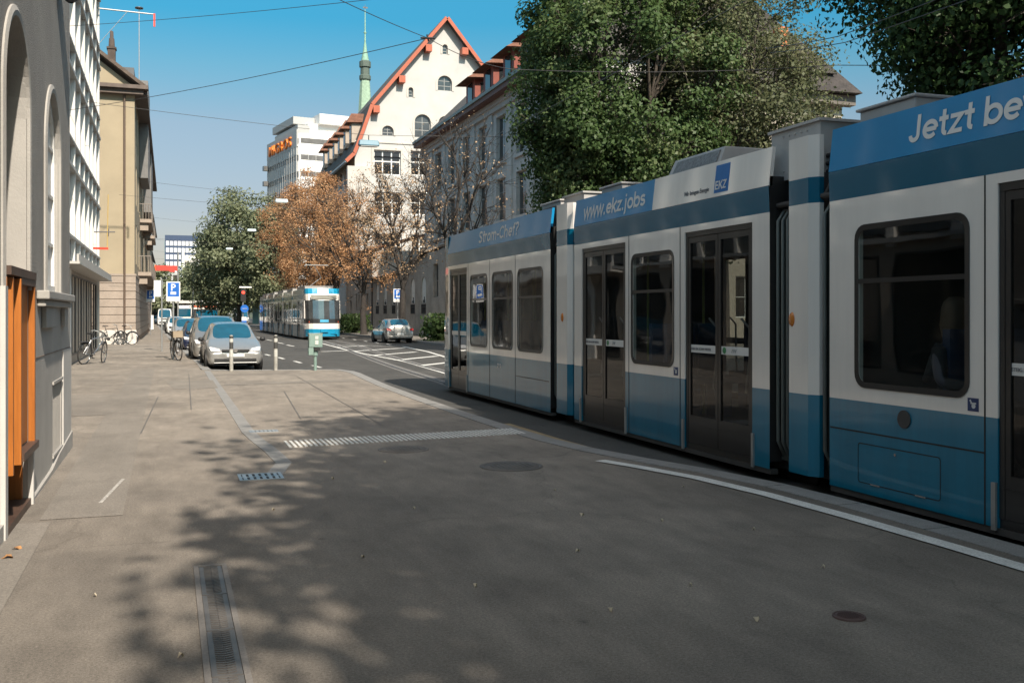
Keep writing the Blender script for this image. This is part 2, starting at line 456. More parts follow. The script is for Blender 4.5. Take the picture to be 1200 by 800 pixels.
# ------------------------------------------------------------------ palette
M_white = mat('white_render', (0.74, 0.72, 0.68), 0.85, var=0.06, vscale=0.6, bump=0.15, bscale=30)
M_stucco = mat('grey_stucco', (0.275, 0.262, 0.243), 0.92, var=0.14, vscale=1.1, bump=0.8, bscale=75, fine=0.16, fscale=110)
M_smooth = mat('pale_plaster', (0.38, 0.365, 0.34), 0.85, var=0.10, vscale=1.5, bump=0.15, bscale=40, fine=0.05)
M_base = mat('grey_base_plaster', (0.40, 0.385, 0.36), 0.88, var=0.10, vscale=1.8, bump=0.25, bscale=60, fine=0.06)
M_orange = mat('orange_wood', (0.40, 0.128, 0.018), 0.45, var=0.22, vscale=2.2, stretch=(9, 9, 0.7), bump=0.1, bscale=40)
M_brown = mat('dark_brown_wood', (0.085, 0.05, 0.035), 0.5, var=0.25, vscale=5)
M_dark = mat('dark_void', (0.02, 0.02, 0.02), 0.8)
M_wframe = mat('white_window_paint', (0.72, 0.72, 0.70), 0.4, var=0.05)
M_gframe = mat('grey_window_paint', (0.30, 0.30, 0.29), 0.5)
M_dframe = mat('dark_metal_frame', (0.045, 0.047, 0.05), 0.4, metal=0.3)
M_glass_d = dark_glass('window_glass_dark', (0.022, 0.025, 0.028))
M_glass_s = dark_glass('window_glass_sky', (0.06, 0.07, 0.075), 0.03)
M_blind = mat('white_blind', (0.70, 0.69, 0.66), 0.6, var=0.05, stretch=(1, 1, 12))
M_metal = mat('galvanised_steel', (0.42, 0.43, 0.43), 0.45, metal=0.7, var=0.12, vscale=8)
M_steel_d = mat('dark_steel', (0.10, 0.10, 0.105), 0.5, metal=0.5)
M_copper = mat('green_copper', (0.22, 0.38, 0.29), 0.7, var=0.2)
M_slate = mat('grey_roof_slate', (0.075, 0.068, 0.062), 0.8, var=0.3, vscale=3, stretch=(1, 1, 4), fine=0.3, fscale=9)
M_rtile = mat('red_brown_roof_tile', (0.17, 0.075, 0.045), 0.85, var=0.3, vscale=2, fine=0.3, fscale=12)
M_lit_edge = mat('orange_lit_edge', (0.50, 0.16, 0.06), 0.8, var=0.15, fine=0.2, fscale=12)
M_redwood = mat('red_painted_wood', (0.22, 0.052, 0.035), 0.6, var=0.15)
M_verge = mat('red_painted_verge', (0.40, 0.10, 0.05), 0.6, var=0.12)
M_tan = mat('tan_render', (0.355, 0.295, 0.205), 0.9, var=0.10, vscale=0.5, bump=0.2, bscale=20, fine=0.05)
M_tanstone = mat('pink_sandstone', (0.34, 0.28, 0.232), 0.85, var=0.14, vscale=1.5, bump=0.3, bscale=25, fine=0.08)
M_groove = mat('stone_joint', (0.22, 0.16, 0.12), 0.9)
M_greystone = mat('grey_facade_stone', (0.46, 0.44, 0.42), 0.85, var=0.12, vscale=0.7, bump=0.2, bscale=20, fine=0.08)
M_oldwall = mat('old_rubble_render', (0.40, 0.36, 0.32), 0.95, var=0.22, vscale=0.9, bump=0.6, bscale=8, fine=0.2, fscale=14)
M_paint = mat('white_road_paint', (0.66, 0.66, 0.63), 0.7, var=0.12, vscale=4, fine=0.22, fscale=70)
M_yellow = mat('worn_yellow_paint', (0.30, 0.225, 0.12), 0.75, var=0.25, vscale=4, fine=0.25, fscale=60)
M_granite = mat('granite_kerb', (0.25, 0.245, 0.235), 0.75, var=0.14, vscale=5, fine=0.25, fscale=120, bump=0.2, bscale=90)
M_iron = mat('cast_iron', (0.085, 0.08, 0.078), 0.6, metal=0.4, var=0.25, vscale=7)
M_rail = mat('worn_rail_steel', (0.30, 0.29, 0.28), 0.3, metal=0.9)
M_bark = mat('tree_bark', (0.075, 0.062, 0.050), 0.9, var=0.3, vscale=6, bump=0.8, bscale=25)
M_bark_d = mat('dark_tree_bark', (0.040, 0.034, 0.030), 0.9, var=0.3, vscale=6, bump=0.8, bscale=25)
M_rubber = mat('black_rubber', (0.018, 0.018, 0.018), 0.6)
M_tyre = mat('tyre_rubber', (0.022, 0.022, 0.022), 0.85)
M_chrome = mat('bright_alloy', (0.62, 0.62, 0.63), 0.22, metal=1.0, var=0.04)
A_plaza = asphalt('pavement_asphalt', (0.165, 0.147, 0.127), (0.268, 0.236, 0.199), crack=0.2, speck=0.32, patch=2.0, vignette_tint=(0.86, 1.12))
A_road = asphalt('road_asphalt', (0.062, 0.061, 0.058), (0.088, 0.085, 0.080), crack=0.2, speck=0.25)
A_patch = asphalt('patched_asphalt', (0.190, 0.172, 0.150), (0.255, 0.230, 0.200), crack=0.0, speck=0.22)

# ------------------------------------------------------------------ world, sun, camera
SUN_EL, SUN_OFF = math.radians(40.7), math.radians(8.3)   # behind the camera, a little to its right
w = bpy.data.worlds.new('World'); SC.world = w; w.use_nodes = True
wn, wl = w.node_tree.nodes, w.node_tree.links
sky = wn.new('ShaderNodeTexSky'); sky.sky_type = 'NISHITA'; sky.sun_disc = False
sky.sun_elevation = SUN_EL; sky.sun_rotation = PI - SUN_OFF
sky.altitude = 400; sky.air_density = 1.0; sky.dust_density = 1.2; sky.ozone_density = 1.6
rpz = None
bg = wn['Background']; bg.inputs['Strength'].default_value = 0.15
# sky tint: paler near the horizon, a cyan blue higher up, warm overhead
tcw = wn.new('ShaderNodeTexCoord'); sx_ = wn.new('ShaderNodeSeparateXYZ'); wl.new(tcw.outputs['Generated'], sx_.inputs[0])
rpw = wn.new('ShaderNodeValToRGB'); wl.new(sx_.outputs['Z'], rpw.inputs['Fac'])
rpw.color_ramp.elements[0].position = 0.03; rpw.color_ramp.elements[0].color = (0.269, 0.216, 0.203, 1)
rpw.color_ramp.elements[1].position = 0.52; rpw.color_ramp.elements[1].color = (0.62, 0.80, 0.66, 1)
for p_, c_ in ((0.10, (0.273, 0.235, 0.223)), (0.18, (0.299, 0.288, 0.259)), (0.235, (0.190, 0.328, 0.305)), (0.28, (0.089, 0.342, 0.352)), (0.34, (0.10, 0.40, 0.41))):
    rpw.color_ramp.elements.new(p_).color = (*c_, 1)
rpw.color_ramp.elements.new(0.80).color = (1.32, 1.02, 0.68, 1); rpw.color_ramp.elements.new(0.97).color = (1.8, 1.2, 0.72, 1)  # unnatural warm zenith, out of view, added to warm the light in the shade
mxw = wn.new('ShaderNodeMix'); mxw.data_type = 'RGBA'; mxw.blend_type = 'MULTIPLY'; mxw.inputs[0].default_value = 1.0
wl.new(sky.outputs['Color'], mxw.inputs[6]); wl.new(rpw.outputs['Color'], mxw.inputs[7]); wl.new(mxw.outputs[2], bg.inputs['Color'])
sd = bpy.data.lights.new('sun', 'SUN'); sd.energy = 2.6; sd.angle = math.radians(0.6); sd.color = (1.0, 0.895, 0.765)
so = bpy.data.objects.new('sun', sd); COL.objects.link(so)
ray = -V((math.sin(SUN_OFF)*math.cos(SUN_EL), -math.cos(SUN_OFF)*math.cos(SUN_EL), math.sin(SUN_EL)))
so.rotation_euler = ray.to_track_quat('-Z', 'Y').to_euler()
so.location = (20, -40, 60)
cd = bpy.data.cameras.new('camera'); cam = bpy.data.objects.new('camera', cd); COL.objects.link(cam)
cam.location = (0, 0, 1.6); cam.rotation_euler = (PI/2, 0, -math.radians(19.0))
cd.sensor_width = 36; cd.lens = 35.01; cd.shift_y = -32/1200; cd.clip_start = 0.05; cd.clip_end = 6000
SC.camera = cam
SC.view_settings.view_transform = 'Standard'; SC.view_settings.look = 'None'
SC.view_settings.exposure = 1.36; SC.view_settings.gamma = 1.0
SC.view_settings.use_curve_mapping = False
SC.render.engine = 'CYCLES'
try:
    SC.cycles.use_denoising = True
    SC.cycles.max_bounces = 8; SC.cycles.transparent_max_bounces = 16
    SC.cycles.caustics_reflective = False; SC.cycles.caustics_refractive = False
except Exception: pass

# ------------------------------------------------------------------ ground, road, pavement
g = MB(); g.quad((-3000, -3000, ROAD-0.25), (3000, -3000, ROAD-0.25), (3000, 4000, ROAD-0.25), (-3000, 4000, ROAD-0.25))
struct('ground', g, mat('far_ground', (0.16, 0.15, 0.12), 0.95, var=0.3, vscale=0.02))
r = MB(); r.quad((-60, -60, ROAD), (90, -60, ROAD), (90, 420, ROAD), (-60, 420, ROAD))
struct('road', r, A_road)

# outline of the raised pavement / tram stop on the left, (x, y)
EDGE = [(5.56, -30), (5.56, 6.0), (5.54, 7.0), (5.48, 8.0), (5.32, 8.9), (5.05, 9.8), (4.80, 10.8), (4.66, 11.9), (4.60, 13.4),
        (4.58, 16), (4.60, 19), (4.66, 22), (4.80, 25), (4.92, 27.2), (4.86, 28.4), (4.60, 29.0)]
END = [(2.6, 29.35), (1.30, 29.55), (1.12, 30.1), (1.10, 34), (0.85, 44), (0.45, 60), (0.0, 80), (-0.55, 105), (-1.2, 140), (-1.6, 170)]
KW = 0.26
def offset(line, w_):
    out = []
    for i, p in enumerate(line):
        a, b = V(line[max(i-1, 0)]), V(line[min(i+1, len(line)-1)])
        d = (b-a).normalized(); out.append((p[0] - d.y*w_, p[1] + d.x*w_))
    return out
LINE = EDGE + END
INN = offset(LINE, KW)
pv = MB()
top = [V((x, y, 0)) for x, y in INN]
left = [V((-9.5, y, 0)) for x, y in INN]
for i in range(len(top)-1):
    # cut each strip so the texture stays even
    pv.quad(left[i], top[i], top[i+1], left[i+1])
struct('pavement', pv, A_plaza)
kb = MB()
S_ = []
# lay single stones of about a metre along the line
def resample(line, step):
    pts = [V((p[0], p[1])) for p in line]; out = [pts[0].copy()]; acc = 0
    for a, b in zip(pts, pts[1:]):
        L = (b-a).length; t = step-acc
        while t < L:
            out.append(a + (b-a)*(t/L)); t += step
        acc = L-(t-step)
    out.append(pts[-1]); return out
def stones(mb, line, w_, z0, z1, step=1.0, gap=0.008):
    rs = resample(line, step); inn = [V(p) for p in offset([tuple(p) for p in rs], w_)]
    for i in range(len(rs)-1):
        a, b, c, d = rs[i], rs[i+1], inn[i+1], inn[i]
        t = gap/max((b-a).length, .01)
        a2, b2, d2, c2 = a.lerp(b, t), b.lerp(a, t), d.lerp(c, t), c.lerp(d, t)
        j = 0.0015*math.sin(i*12.9)
        mb.hexa([(*p, z0) for p in (a2, b2, c2, d2)], [(*p, z1+j) for p in (a2, b2, c2, d2)])
stones(kb, LINE, KW-0.004, ROAD-0.1, 0.006)
tag(kb.build('kerb', M_granite), kind='structure')
# old flush kerb line in the pavement, bent back to the gulley
fl = MB(); stones(fl, [(1.03, 9.95), (1.28, 11.05), (1.10, 13.6), (1.10, 20), (1.10, 29.3)], 0.17, -0.05, 0.005, 1.0, 0.004)
tag(fl.build('flush_kerb', M_granite), kind='structure')

def strip(mb, line, w_, z):
    l2 = offset(line, w_/2); r2 = offset(line, -w_/2)
    for i in range(len(line)-1):
        mb.quad((*r2[i], z), (*r2[i+1], z), (*l2[i+1], z), (*l2[i], z))
lm = MB()
strip(lm, [(5.08, -12), (5.08, 5.5), (5.06, 6.5), (5.0, 7.6), (4.86, 8.6), (4.62, 9.45), (4.44, 9.95)], 0.15, 0.010)
struct('platform_edge_line', lm, M_paint)
ym = MB(); strip(ym, [(5.30, 9.6), (5.12, 11.0), (5.02, 12.6), (4.98, 14.8)], 0.16, ROAD+0.005)
struct('yellow_lane_line', ym, M_yellow)
# patches and repairs in the pavement
pm = MB()
pm.quad((-0.95, 8.5, 0.004), (-0.35, 8.5, 0.004), (-0.4, 31, 0.004), (-0.98, 31, 0.004))
pm.quad((0.1, 22.4, 0.004), (1.0, 22.4, 0.004), (1.0, 25.2, 0.004), (-0.1, 25.2, 0.004))
pm.quad((-2.4, 17.0, 0.005), (-0.45, 17.0, 0.005), (-0.45, 21.4, 0.005), (-2.4, 21.4, 0.005))
pm.quad((1.2, 23.2, 0.004), (4.3, 23.6, 0.004), (4.25, 24.3, 0.004), (1.2, 23.9, 0.004))
pm.quad((-1.1, -6, 0.004), (-0.82, -6, 0.004), (-0.86, 8.4, 0.004), (-1.1, 8.4, 0.004))
struct('pavement_patches', pm, A_patch)
sm = MB()
for ln in ([(-0.36, 14.2), (-0.2, 20.5)], [(0.35, 17.5), (0.5, 28)], [(1.9, 15.4), (2.25, 21)], [(2.9, 14.2), (3.1, 26)],
           [(-2.5, 27.6), (1.0, 28.2)], [(-0.9, 24.5), (1.0, 24.9)], [(-0.6, 26.8), (4.4, 27.6)]):
    strip(sm, ln, 0.018, 0.006)
struct('tar_seams', sm, mat('tar', (0.13, 0.12, 0.11), 0.7, var=0.2))
sc = MB(); strip(sc, [(-0.55, 9.1), (-0.42, 10.35)], 0.03, 0.007)
struct('chalk_scratch', sc, mat('pale_scrape', (0.42, 0.40, 0.37), 0.9, var=0.2, fine=0.4, fscale=40))
# ribbed guidance strip for the blind
tp = MB()
N_ = 50
for i in range(N_):
    t = i/(N_-1); x = 1.36 + t*3.12; y = 12.16 + 0.38*t; sl = 0.03
    tp.box(x, y, 0.0, x+0.034, y+0.62, 0.009)
struct('tactile_guidance_strip', tp, M_paint)

# road markings beyond
dm = MB(); Z = ROAD+0.005
for y in (30.4, 33.0, 36.3, 39.7, 43.0, 46.4, 50):
    x = 4.78 - (y-30.4)*0.066
    strip(dm, [(x, y-0.75), (x-0.06, y+0.75)], 0.13, Z)
for y in (54, 59, 66, 74, 83): strip(dm, [(6.3, y), (6.2, y+2.6)], 0.14, Z)
for y in (55, 58.5, 62, 66, 70.5, 76, 82): strip(dm, [(11.75, y), (11.85, y+1.6)], 0.13, Z)
struct('dashed_lane_lines', dm, M_paint)
hm = MB()
strip(hm, [(8.5, 59.5), (8.1, 49), (8.0, 43), (8.1, 35), (7.6, 28), (7.3, 22)], 0.15, Z)
strip(hm, [(8.6, 56), (11.75, 51.9), (11.2, 44.4), (10.5, 38.8), (9.7, 33)], 0.16, Z)
for a, b in (((8.25, 52), (10.2, 54.0)), ((8.05, 46), (11.3, 49.6)), ((7.95, 41), (10.6, 44.2)), ((8.05, 36.6), (10.4, 39.6)), ((7.9, 32.4), (9.7, 34.6))):
    strip(hm, [a, b], 0.32, Z+0.001)
strip(hm, [(6.6, 46), (8.0, 46.9)], 0.3, Z+0.001)
struct('hatched_island_marking', hm, M_paint)

# tram rails (grooved, flush): two lines following the curve of the street
TRK = [(6.96, -40), (6.96, 18), (7.05, 24), (7.5, 33), (8.35, 44), (9.2, 54), (9.65, 62), (9.75, 70), (9.75, 112), (9.0, 150), (6, 190)]
def smooth(pts, n=6):
    out = []
    for i in range(len(pts)-1):
        p0, p1, p2, p3 = V(pts[max(i-1, 0)]), V(pts[i]), V(pts[i+1]), V(pts[min(i+2, len(pts)-1)])
        for k in range(n):
            t = k/n
            out.append(tuple(0.5*((2*p1) + (p2-p0)*t + (2*p0-5*p1+4*p2-p3)*t*t + (3*p1-p0-3*p2+p3)*t**3)))
    out.append(tuple(pts[-1])); return out
rl = MB()
for off in (-0.5, 0.5):
    strip(rl, offset(smooth(TRK), off), 0.07, Z+0.002)
struct('tram_rails', rl, M_rail)
rg = MB()
for off in (-0.44, 0.56): strip(rg, offset(smooth(TRK), off-0.005), 0.045, Z+0.0025)
struct('rail_grooves', rg, M_dark)
cb = MB()
for off in (-0.66, 0.34): strip(cb, offset(smooth(TRK), off+0.16), 0.42, Z-0.0015)
struct('rail_bedding', cb, mat('rail_bed_concrete', (0.16, 0.155, 0.15), 0.9, var=0.15, fine=0.1))
# far right pavement with its kerb, and the planted middle strip behind the tram
RE = [(14.0, -40), (14.0, 60), (13.9, 110), (13.2, 150)]
rp = MB()
for (x0, y0), (x1, y1) in zip(RE, RE[1:]):
    rp.quad((x0+0.2, y0, 0), (40, y0, 0), (40, y1, 0), (x1+0.2, y1, 0))
struct('far_pavement', rp, asphalt('far_pavement_asphalt', (0.19, 0.175, 0.155), (0.23, 0.21, 0.185), speck=0.15))
rk = MB()
stones(rk, RE[::-1], 0.2, ROAD-0.1, 0.005, 1.2)
tag(rk.build('far_kerb', M_granite), kind='structure')
mi_ = MB(); mi_.box(8.75, -16, ROAD-0.1, 10.3, 16.5, 0.0)
struct('planted_island', mi_, mat('island_soil', (0.09, 0.075, 0.05), 0.95, var=0.3))

# ------------------------------------------------------------------ covers and gratings in the pavement
def grate(x, y, w_, d, rows, label, rz=0):
    t = thing('drain_grate', label, 'drain', (x, y, 0), rz, 'gulley gratings in the pavement')
    m = MB(); k = 0.03
    m.box(-w_/2, -d/2, -0.03, w_/2, -d/2+k, 0.010); m.box(-w_/2, d/2-k, -0.03, w_/2, d/2, 0.010)
    m.box(-w_/2, -d/2+k, -0.03, -w_/2+k, d/2-k, 0.010); m.box(w_/2-k, -d/2+k, -0.03, w_/2, d/2-k, 0.010)
    for i in range(1, rows):
        yy = -d/2 + d*i/rows; m.box(-w_/2+k, yy-0.016, -0.02, w_/2-k, yy+0.016, 0.009)
    fr_ = MB()
    n_ = 7
    for i in range(1, n_):
        xx = -w_/2 + w_*i/n_; fr_.box(xx-0.017, -d/2+k, -0.02, xx+0.017, d/2-k, 0.008)
    pit = MB(); pit.box(-w_/2+0.005, -d/2+0.005, -0.04, w_/2-0.005, d/2-0.005, 0.0065)
    for mb, nm, mm in ((m, 'frame', M_metal), (fr_, 'bars', M_metal), (pit, 'pit', M_dark)):
        me = mb.mesh(nm, [mm]); link(nm, me, t)
    return t
grate(0.85, 10.06, 0.42, 0.40, 2, 'large slotted drain grate at the bend of the flush kerb line')
grate(1.22, 13.95, 0.38, 0.24, 2, 'smaller drain grate across the flush kerb line, farther up the pavement')
ch = thing('drainage_channel', 'long narrow metal drainage channel with patterned covers set in the near pavement', 'drain', (0.245, 5.0, 0))
m = MB(); m.box(0.145, 3.2, -0.02, 0.175, 6.62, 0.009); m.box(0.315, 3.2, -0.02, 0.345, 6.62, 0.009); m.box(0.175, 6.59, -0.02, 0.315, 6.62, 0.009)
m.build('edge_frame', mat('channel_edge', (0.185, 0.168, 0.152), 0.7, var=0.15, fine=0.15, fscale=80), ch)
for k in range(5):
    y0 = 3.22 + k*0.674
    m = MB(); m.box(0.178, y0+0.004, -0.02, 0.312, y0+0.664, 0.006)
    for i in range(20):
        for s in (-1, 1):
            x = 0.245 + s*0.022
            yy = y0 + 0.03 + i*0.032
            m.bar((x-s*0.02, yy, 0.007), (x+s*0.018, yy+0.016, 0.007), 0.009, 0.006)
    m.build('channel_cover', mat('channel_iron', (0.135, 0.124, 0.114), 0.55, metal=0.3, var=0.25, vscale=6), ch)
def manhole(x, y, r_, label, col):
    m = MB(); m.lathe([(0, 0.009), (r_*0.86, 0.009), (r_*0.87, 0.004), (r_*0.9, 0.004), (r_*0.91, 0.010), (r_, 0.010), (r_*1.01, 0)], (x, y, 0), 40)
    for i in range(-5, 6):
        for j in range(-5, 6):
            if i*i+j*j < 22: m.box(x+i*r_*0.15-r_*0.045, y+j*r_*0.15-r_*0.045, 0.008, x+i*r_*0.15+r_*0.045, y+j*r_*0.15+r_*0.045, 0.0125)
    o = m.build('manhole_cover', col); tag(o, label, 'manhole cover', 'round manhole covers'); return o
manhole(3.40, 9.9, 0.33, 'dark round manhole cover in the middle of the shaded pavement', mat('asphalt_filled_iron', (0.125, 0.118, 0.11), 0.8, var=0.2))
manhole(3.40, 4.40, 0.085, 'tiny reddish valve cover in the near shaded pavement', mat('rusty_iron', (0.10, 0.06, 0.055), 0.7, var=0.3))
manhole(2.62, 11.55, 0.30, 'faint round manhole cover just before the ribbed guidance strip', mat('asphalt_filled_iron2', (0.17, 0.155, 0.14), 0.8, var=0.2))

# fallen leaves
M_fall = mat('dry_leaf', (0.46, 0.40, 0.30), 0.8, var=0.5, vscale=2)
for i, (x, y, s) in enumerate([(-1.0, 7.25, 0.09), (-0.98, 7.5, 0.07), (2.25, 4.9, .05), (1.9, 8.0, .05), (3.1, 7.3, .06), (2.6, 6.2, .05), (4.1, 6.4, .05), (1.5, 9.7, .05),
        (3.9, 5.3, .05), (0.05, 4.9, .05), (2.9, 5.2, .045), (3.3, 8.4, .05), (1.2, 6.5, .045), (2.2, 10.6, .05), (4.5, 8.2, .05), (-0.4, 6.1, .045), (2.9, 4.5, .06), (3.6, 6.9, .04), (1.7, 5.6, .04), (0.8, 8.3, .04)]):
    m = MB(); a = random.random()*6; s *= (1.0 if i < 2 else 0.62)
    pts = []
    for k in range(9):
        t = 2*PI*k/9; rr = s*(0.42 + 0.16*math.cos(3*t+a)); pts.append((x + rr*math.cos(t+a), y + rr*math.sin(t+a)*0.8, 0.012+0.012*math.sin(2*t+a)))
    m.add(pts + [(x, y, 0.022)], [(k, (k+1) % 9, 9) for k in range(9)])
    m2 = MB(); m2.v = m.v + [(p[0], p[1], p[2]-0.003) for p in m.v]; nf = len(m.v)
    m2.f = m.f + [[i_+nf for i_ in f][::-1] for f in m.f]; m2.m = [0]*len(m2.f); m2.sm = [True]*len(m2.f)
    o = m2.build('fallen_leaf', mat('orange_dry_leaf', (0.45, 0.23, 0.09), 0.8, var=0.4) if i < 2 else M_fall, recalc=False)
    if i < 2:
        tag(o, ['dry orange leaf lying at the foot of the near grey wall, nearest the camera', 'dry orange leaf at the foot of the near grey wall, the farther of two'][i], 'leaf', 'dry leaves by the wall')
    else:
        tag(o, 'small pale dry leaf scattered on the pavement asphalt', 'leaf', 'small dry leaves scattered on the pavement')
# ================================================================== BUILDINGS
# ---- near grey building with arches
b = thing('arched_building', 'grey stucco building with round arches and an orange shutter bay at the left edge', 'building', (-1.13, 13, 0))
L = Fr((-1.13, 0, 0), (0, 1, 0), (1, 0, 0))
A1 = (7.92, 9.24, 0.02, 3.90, 0.66); A2 = (10.48, 11.74, 1.82, 3.84, 0.63)
more = [(7.92-2.54*k, 9.24-2.54*k, 0.9, 3.90, 0.66) for k in range(1, 9)]
ZB = 1.80
m = MB()
wall(m, L, -16, 13.05, ZB, 5.65, [(o[0], o[1], max(o[2], ZB) if o is not A2 else o[2], *o[3:]) for o in [A1, A2]+more], 0.42, 0, 2)
VENT = (11.14, 12.02, 0.16, 0.88)
wall(m, L, -16, 13.05, 0, ZB, [(A1[0], A1[1], 0.02, ZB)] + [(o[0], o[1], 0.9, ZB) for o in more] + [VENT], 0.42, 1, 1, d=0.004)
m.quad(L.p(13.05, 0), L.p(13.05, 5.65), L.p(13.05, 5.65, -10), L.p(13.05, 0, -10), 0)
m.quad(L.p(-16, 5.65), L.p(13.05, 5.65), L.p(13.05, 5.65, -10), L.p(-16, 5.65, -10), 1)
m.build('wall', [M_stucco, M_base, M_smooth], b, recalc=False)
# smooth mouldings round the arches
def mould(o, z0, nm='arch_moulding', w_=0.13, d=0.055):
    m = MB(); h = o[4]
    po = [(o[0]-w_, z0)] + arc(o[0]-w_, o[1]+w_, o[3]-h, h+w_, 24) + [(o[1]+w_, z0)]
    pi_ = [(o[0], z0)] + arc(o[0], o[1], o[3]-h, h, 24) + [(o[1], z0)]
    pm_ = [((a[0]+b_[0])/2, (a[1]+b_[1])/2) for a, b_ in zip(po, pi_)]
    for k in range(len(po)-1):
        for (q, dq), (r_, dr) in (((po, 0.003), (po, d*0.55)), ((po, d*0.55), (pm_, d)), ((pm_, d), (pi_, d*0.8)), ((pi_, d*0.8), (pi_, -0.003))):
            m.quad(L.p(*q[k], dq), L.p(*q[k+1], dq), L.p(*r_[k+1], dr), L.p(*r_[k], dr))
    m.sm = [True]*len(m.f)
    return m.build(nm, M_smooth, b, recalc=False)
mould(A1, ZB, w_=0.08, d=0.034); mould(A2, 1.82, w_=0.08, d=0.034)
for o in more: mould(o, ZB, w_=0.08, d=0.034)
# arch one: blind above, shutter bay below
m = MB(); g2 = [(A1[0], 1.96)] + arc(A1[0], A1[1], A1[3]-A1[4], A1[4]) + [(A1[1], 1.96)]
m.add([L.p(u, z, -0.36) for u, z in g2], [tuple(range(len(g2)))])
L.box(m, A1[0]+0.6, A1[0]+0.66, 1.96, 3.7, -0.36, -0.33)
m.build('arch_blind', mat('dark_beige_blind', (0.30, 0.28, 0.25), 0.7, var=0.08, stretch=(1, 1, 6)), b, recalc=False)
m = MB(); L.box(m, 7.93, 9.36, 1.885, 1.95, -0.40, 0.06); L.box(m, 8.5, 9.36, 1.83, 1.883, 0.006, 0.055)
m.build('shutter_head', M_brown, b)
m = MB(); L.box(m, 9.28, 9.34, 0.53, 1.83, 0.006, 0.055)
L.box(m, 8.45, 9.28, 0.54, 1.83, -0.05, 0.0035)
m.build('shutter_lining', M_orange, b)
m = MB(); L.box(m, 8.44, 9.36, 0.47, 0.53, 0.006, 0.08); m.build('shutter_sill', M_brown, b)
for k, (u, d0, d1, zb) in enumerate(((7.93, -0.20, 0.03, 0.37), (8.05, -0.18, 0.055, 0.42), (8.39, -0.18, 0.065, 0.45))):
    m = MB(); L.box(m, u, u+0.045, zb, 1.87, d0, d1)
    o = m.build('shutter_leaf', M_orange, b, bevel=0.004)
    h_ = MB()
    for z in (0.75, 1.2, 1.6): L.box(h_, u-0.012, u-0.001, z, z+0.07, d0+0.02, d0+0.05)
    h_.build('hinge', M_metal, o)
m = MB(); L.box(m, 7.93, 9.23, 0.02, 0.50, -0.41, -0.38, 0); L.box(m, 7.93, 9.22, 0.0, 0.06, -0.38, 0.035, 1); L.box(m, 9.17, 9.23, 0.06, 0.46, -0.36, -0.03, 2)
for k in range(3): L.box(m, 7.97, 9.16, 0.10+0.09*k, 0.13+0.09*k, -0.36+0.06*k, -0.30+0.06*k, 1)
m.build('cellar_opening', [M_dark, M_brown, M_orange], b)
M_post = mat('pale_stone_post', (0.55, 0.535, 0.51), 0.7, var=0.08)
m = MB(); L.box(m, 7.80, 7.92, 0.0, ZB, 0.005, 0.04); m.build('door_post', M_post, b)
m = MB(); L.box(m, 9.245, 9.315, 0.0, 0.465, 0.006, 0.05); m.build('door_post', M_post, b)
for o in more: window(L, (o[0], o[1], 0.9, o[3], o[4]), 0.30, M_wframe, M_glass_s, b, 2, 4, 0.07)
# arch two: white window
window(L, A2, 0.03, M_wframe, M_blind, b, 2, 4, 0.075)
# its ledge and bracket box
m = MB(); L.box(m, 9.82, 12.38, 1.735, 1.815, 0.006, 0.115); L.box(m, 9.87, 12.33, 1.67, 1.733, 0.006, 0.08); m.build('window_ledge', M_smooth, b, bevel=0.012)
m = MB(); L.box(m, 10.2, 11.15, 1.47, 1.668, 0.007, 0.05); m.build('ledge_bracket', M_smooth, b, bevel=0.006)
m = MB(); L.box(m, 11.95, 12.3, 1.47, 1.668, 0.007, 0.05); m.build('ledge_bracket', M_smooth, b, bevel=0.006)
m = MB()
L.box(m, VENT[0]-0.03, VENT[1]+0.03, VENT[3], VENT[3]+0.03, 0.006, 0.022); L.box(m, VENT[0]-0.03, VENT[1]+0.03, VENT[2]-0.03, VENT[2], 0.006, 0.02)
for k in range(24): 
    u = VENT[0] + (VENT[1]-VENT[0])*(k+0.5)/24; L.box(m, u-0.011, u+0.011, VENT[2], VENT[3], -0.02, -0.004)
for k in range(18):
    z = VENT[2] + (VENT[3]-VENT[2])*(k+0.5)/18; L.box(m, VENT[0], VENT[1], z-0.011, z+0.011, -0.024, -0.007)
L.box(m, VENT[0], VENT[1], VENT[2], VENT[3], -0.12, -0.10, 1)
m.build('vent_grille', [M_smooth, M_dark], b)
m = MB(); L.box(m, 12.12, 13.05, 0.0, 1.20, 0.004, 0.018); m.build('pilaster', mat('pale_base_plaster', (0.52, 0.51, 0.485), 0.85, var=0.07, fine=0.05), b)
m = MB(); pz = [(9.33, 0.0), (13.07, 0.0), (13.07, 0.2), (11.6, 0.12), (10.9, 0.05), (9.33, 0.02)]
m.prism(pz, L.p, 0.004, 0.032); L.box(m, -16, 7.79, 0, 0.12, 0.004, 0.03)
m.build('plinth', M_base, b)
m = MB(); L.box(m, 9.37, 13.05, ZB-0.008, ZB+0.004, 0.002, 0.009); L.box(m, 9.38, 13.05, 1.205, 1.212, 0.004, 0.0085); m.build('plaster_seam', M_groove, b)
wl_ = thing('wall_lamp', 'small dark lantern bracket high on the near grey stucco wall', 'lamp', (-1.13, 11.6, 5.0))
m = MB(); L.box(m, 11.55, 11.75, 5.08, 5.24, 0.005, 0.16); L.box(m, 11.2, 11.9, 5.24, 5.32, 0.005, 0.22); m.build('bracket', M_steel_d, wl_)
m = MB(); m.lathe([(0.03, 0.0), (0.07, 0.03), (0.07, 0.10), (0.04, 0.14)], (-1.0, 11.65, 4.94), 12); m.build('lamp_head', M_steel_d, wl_)

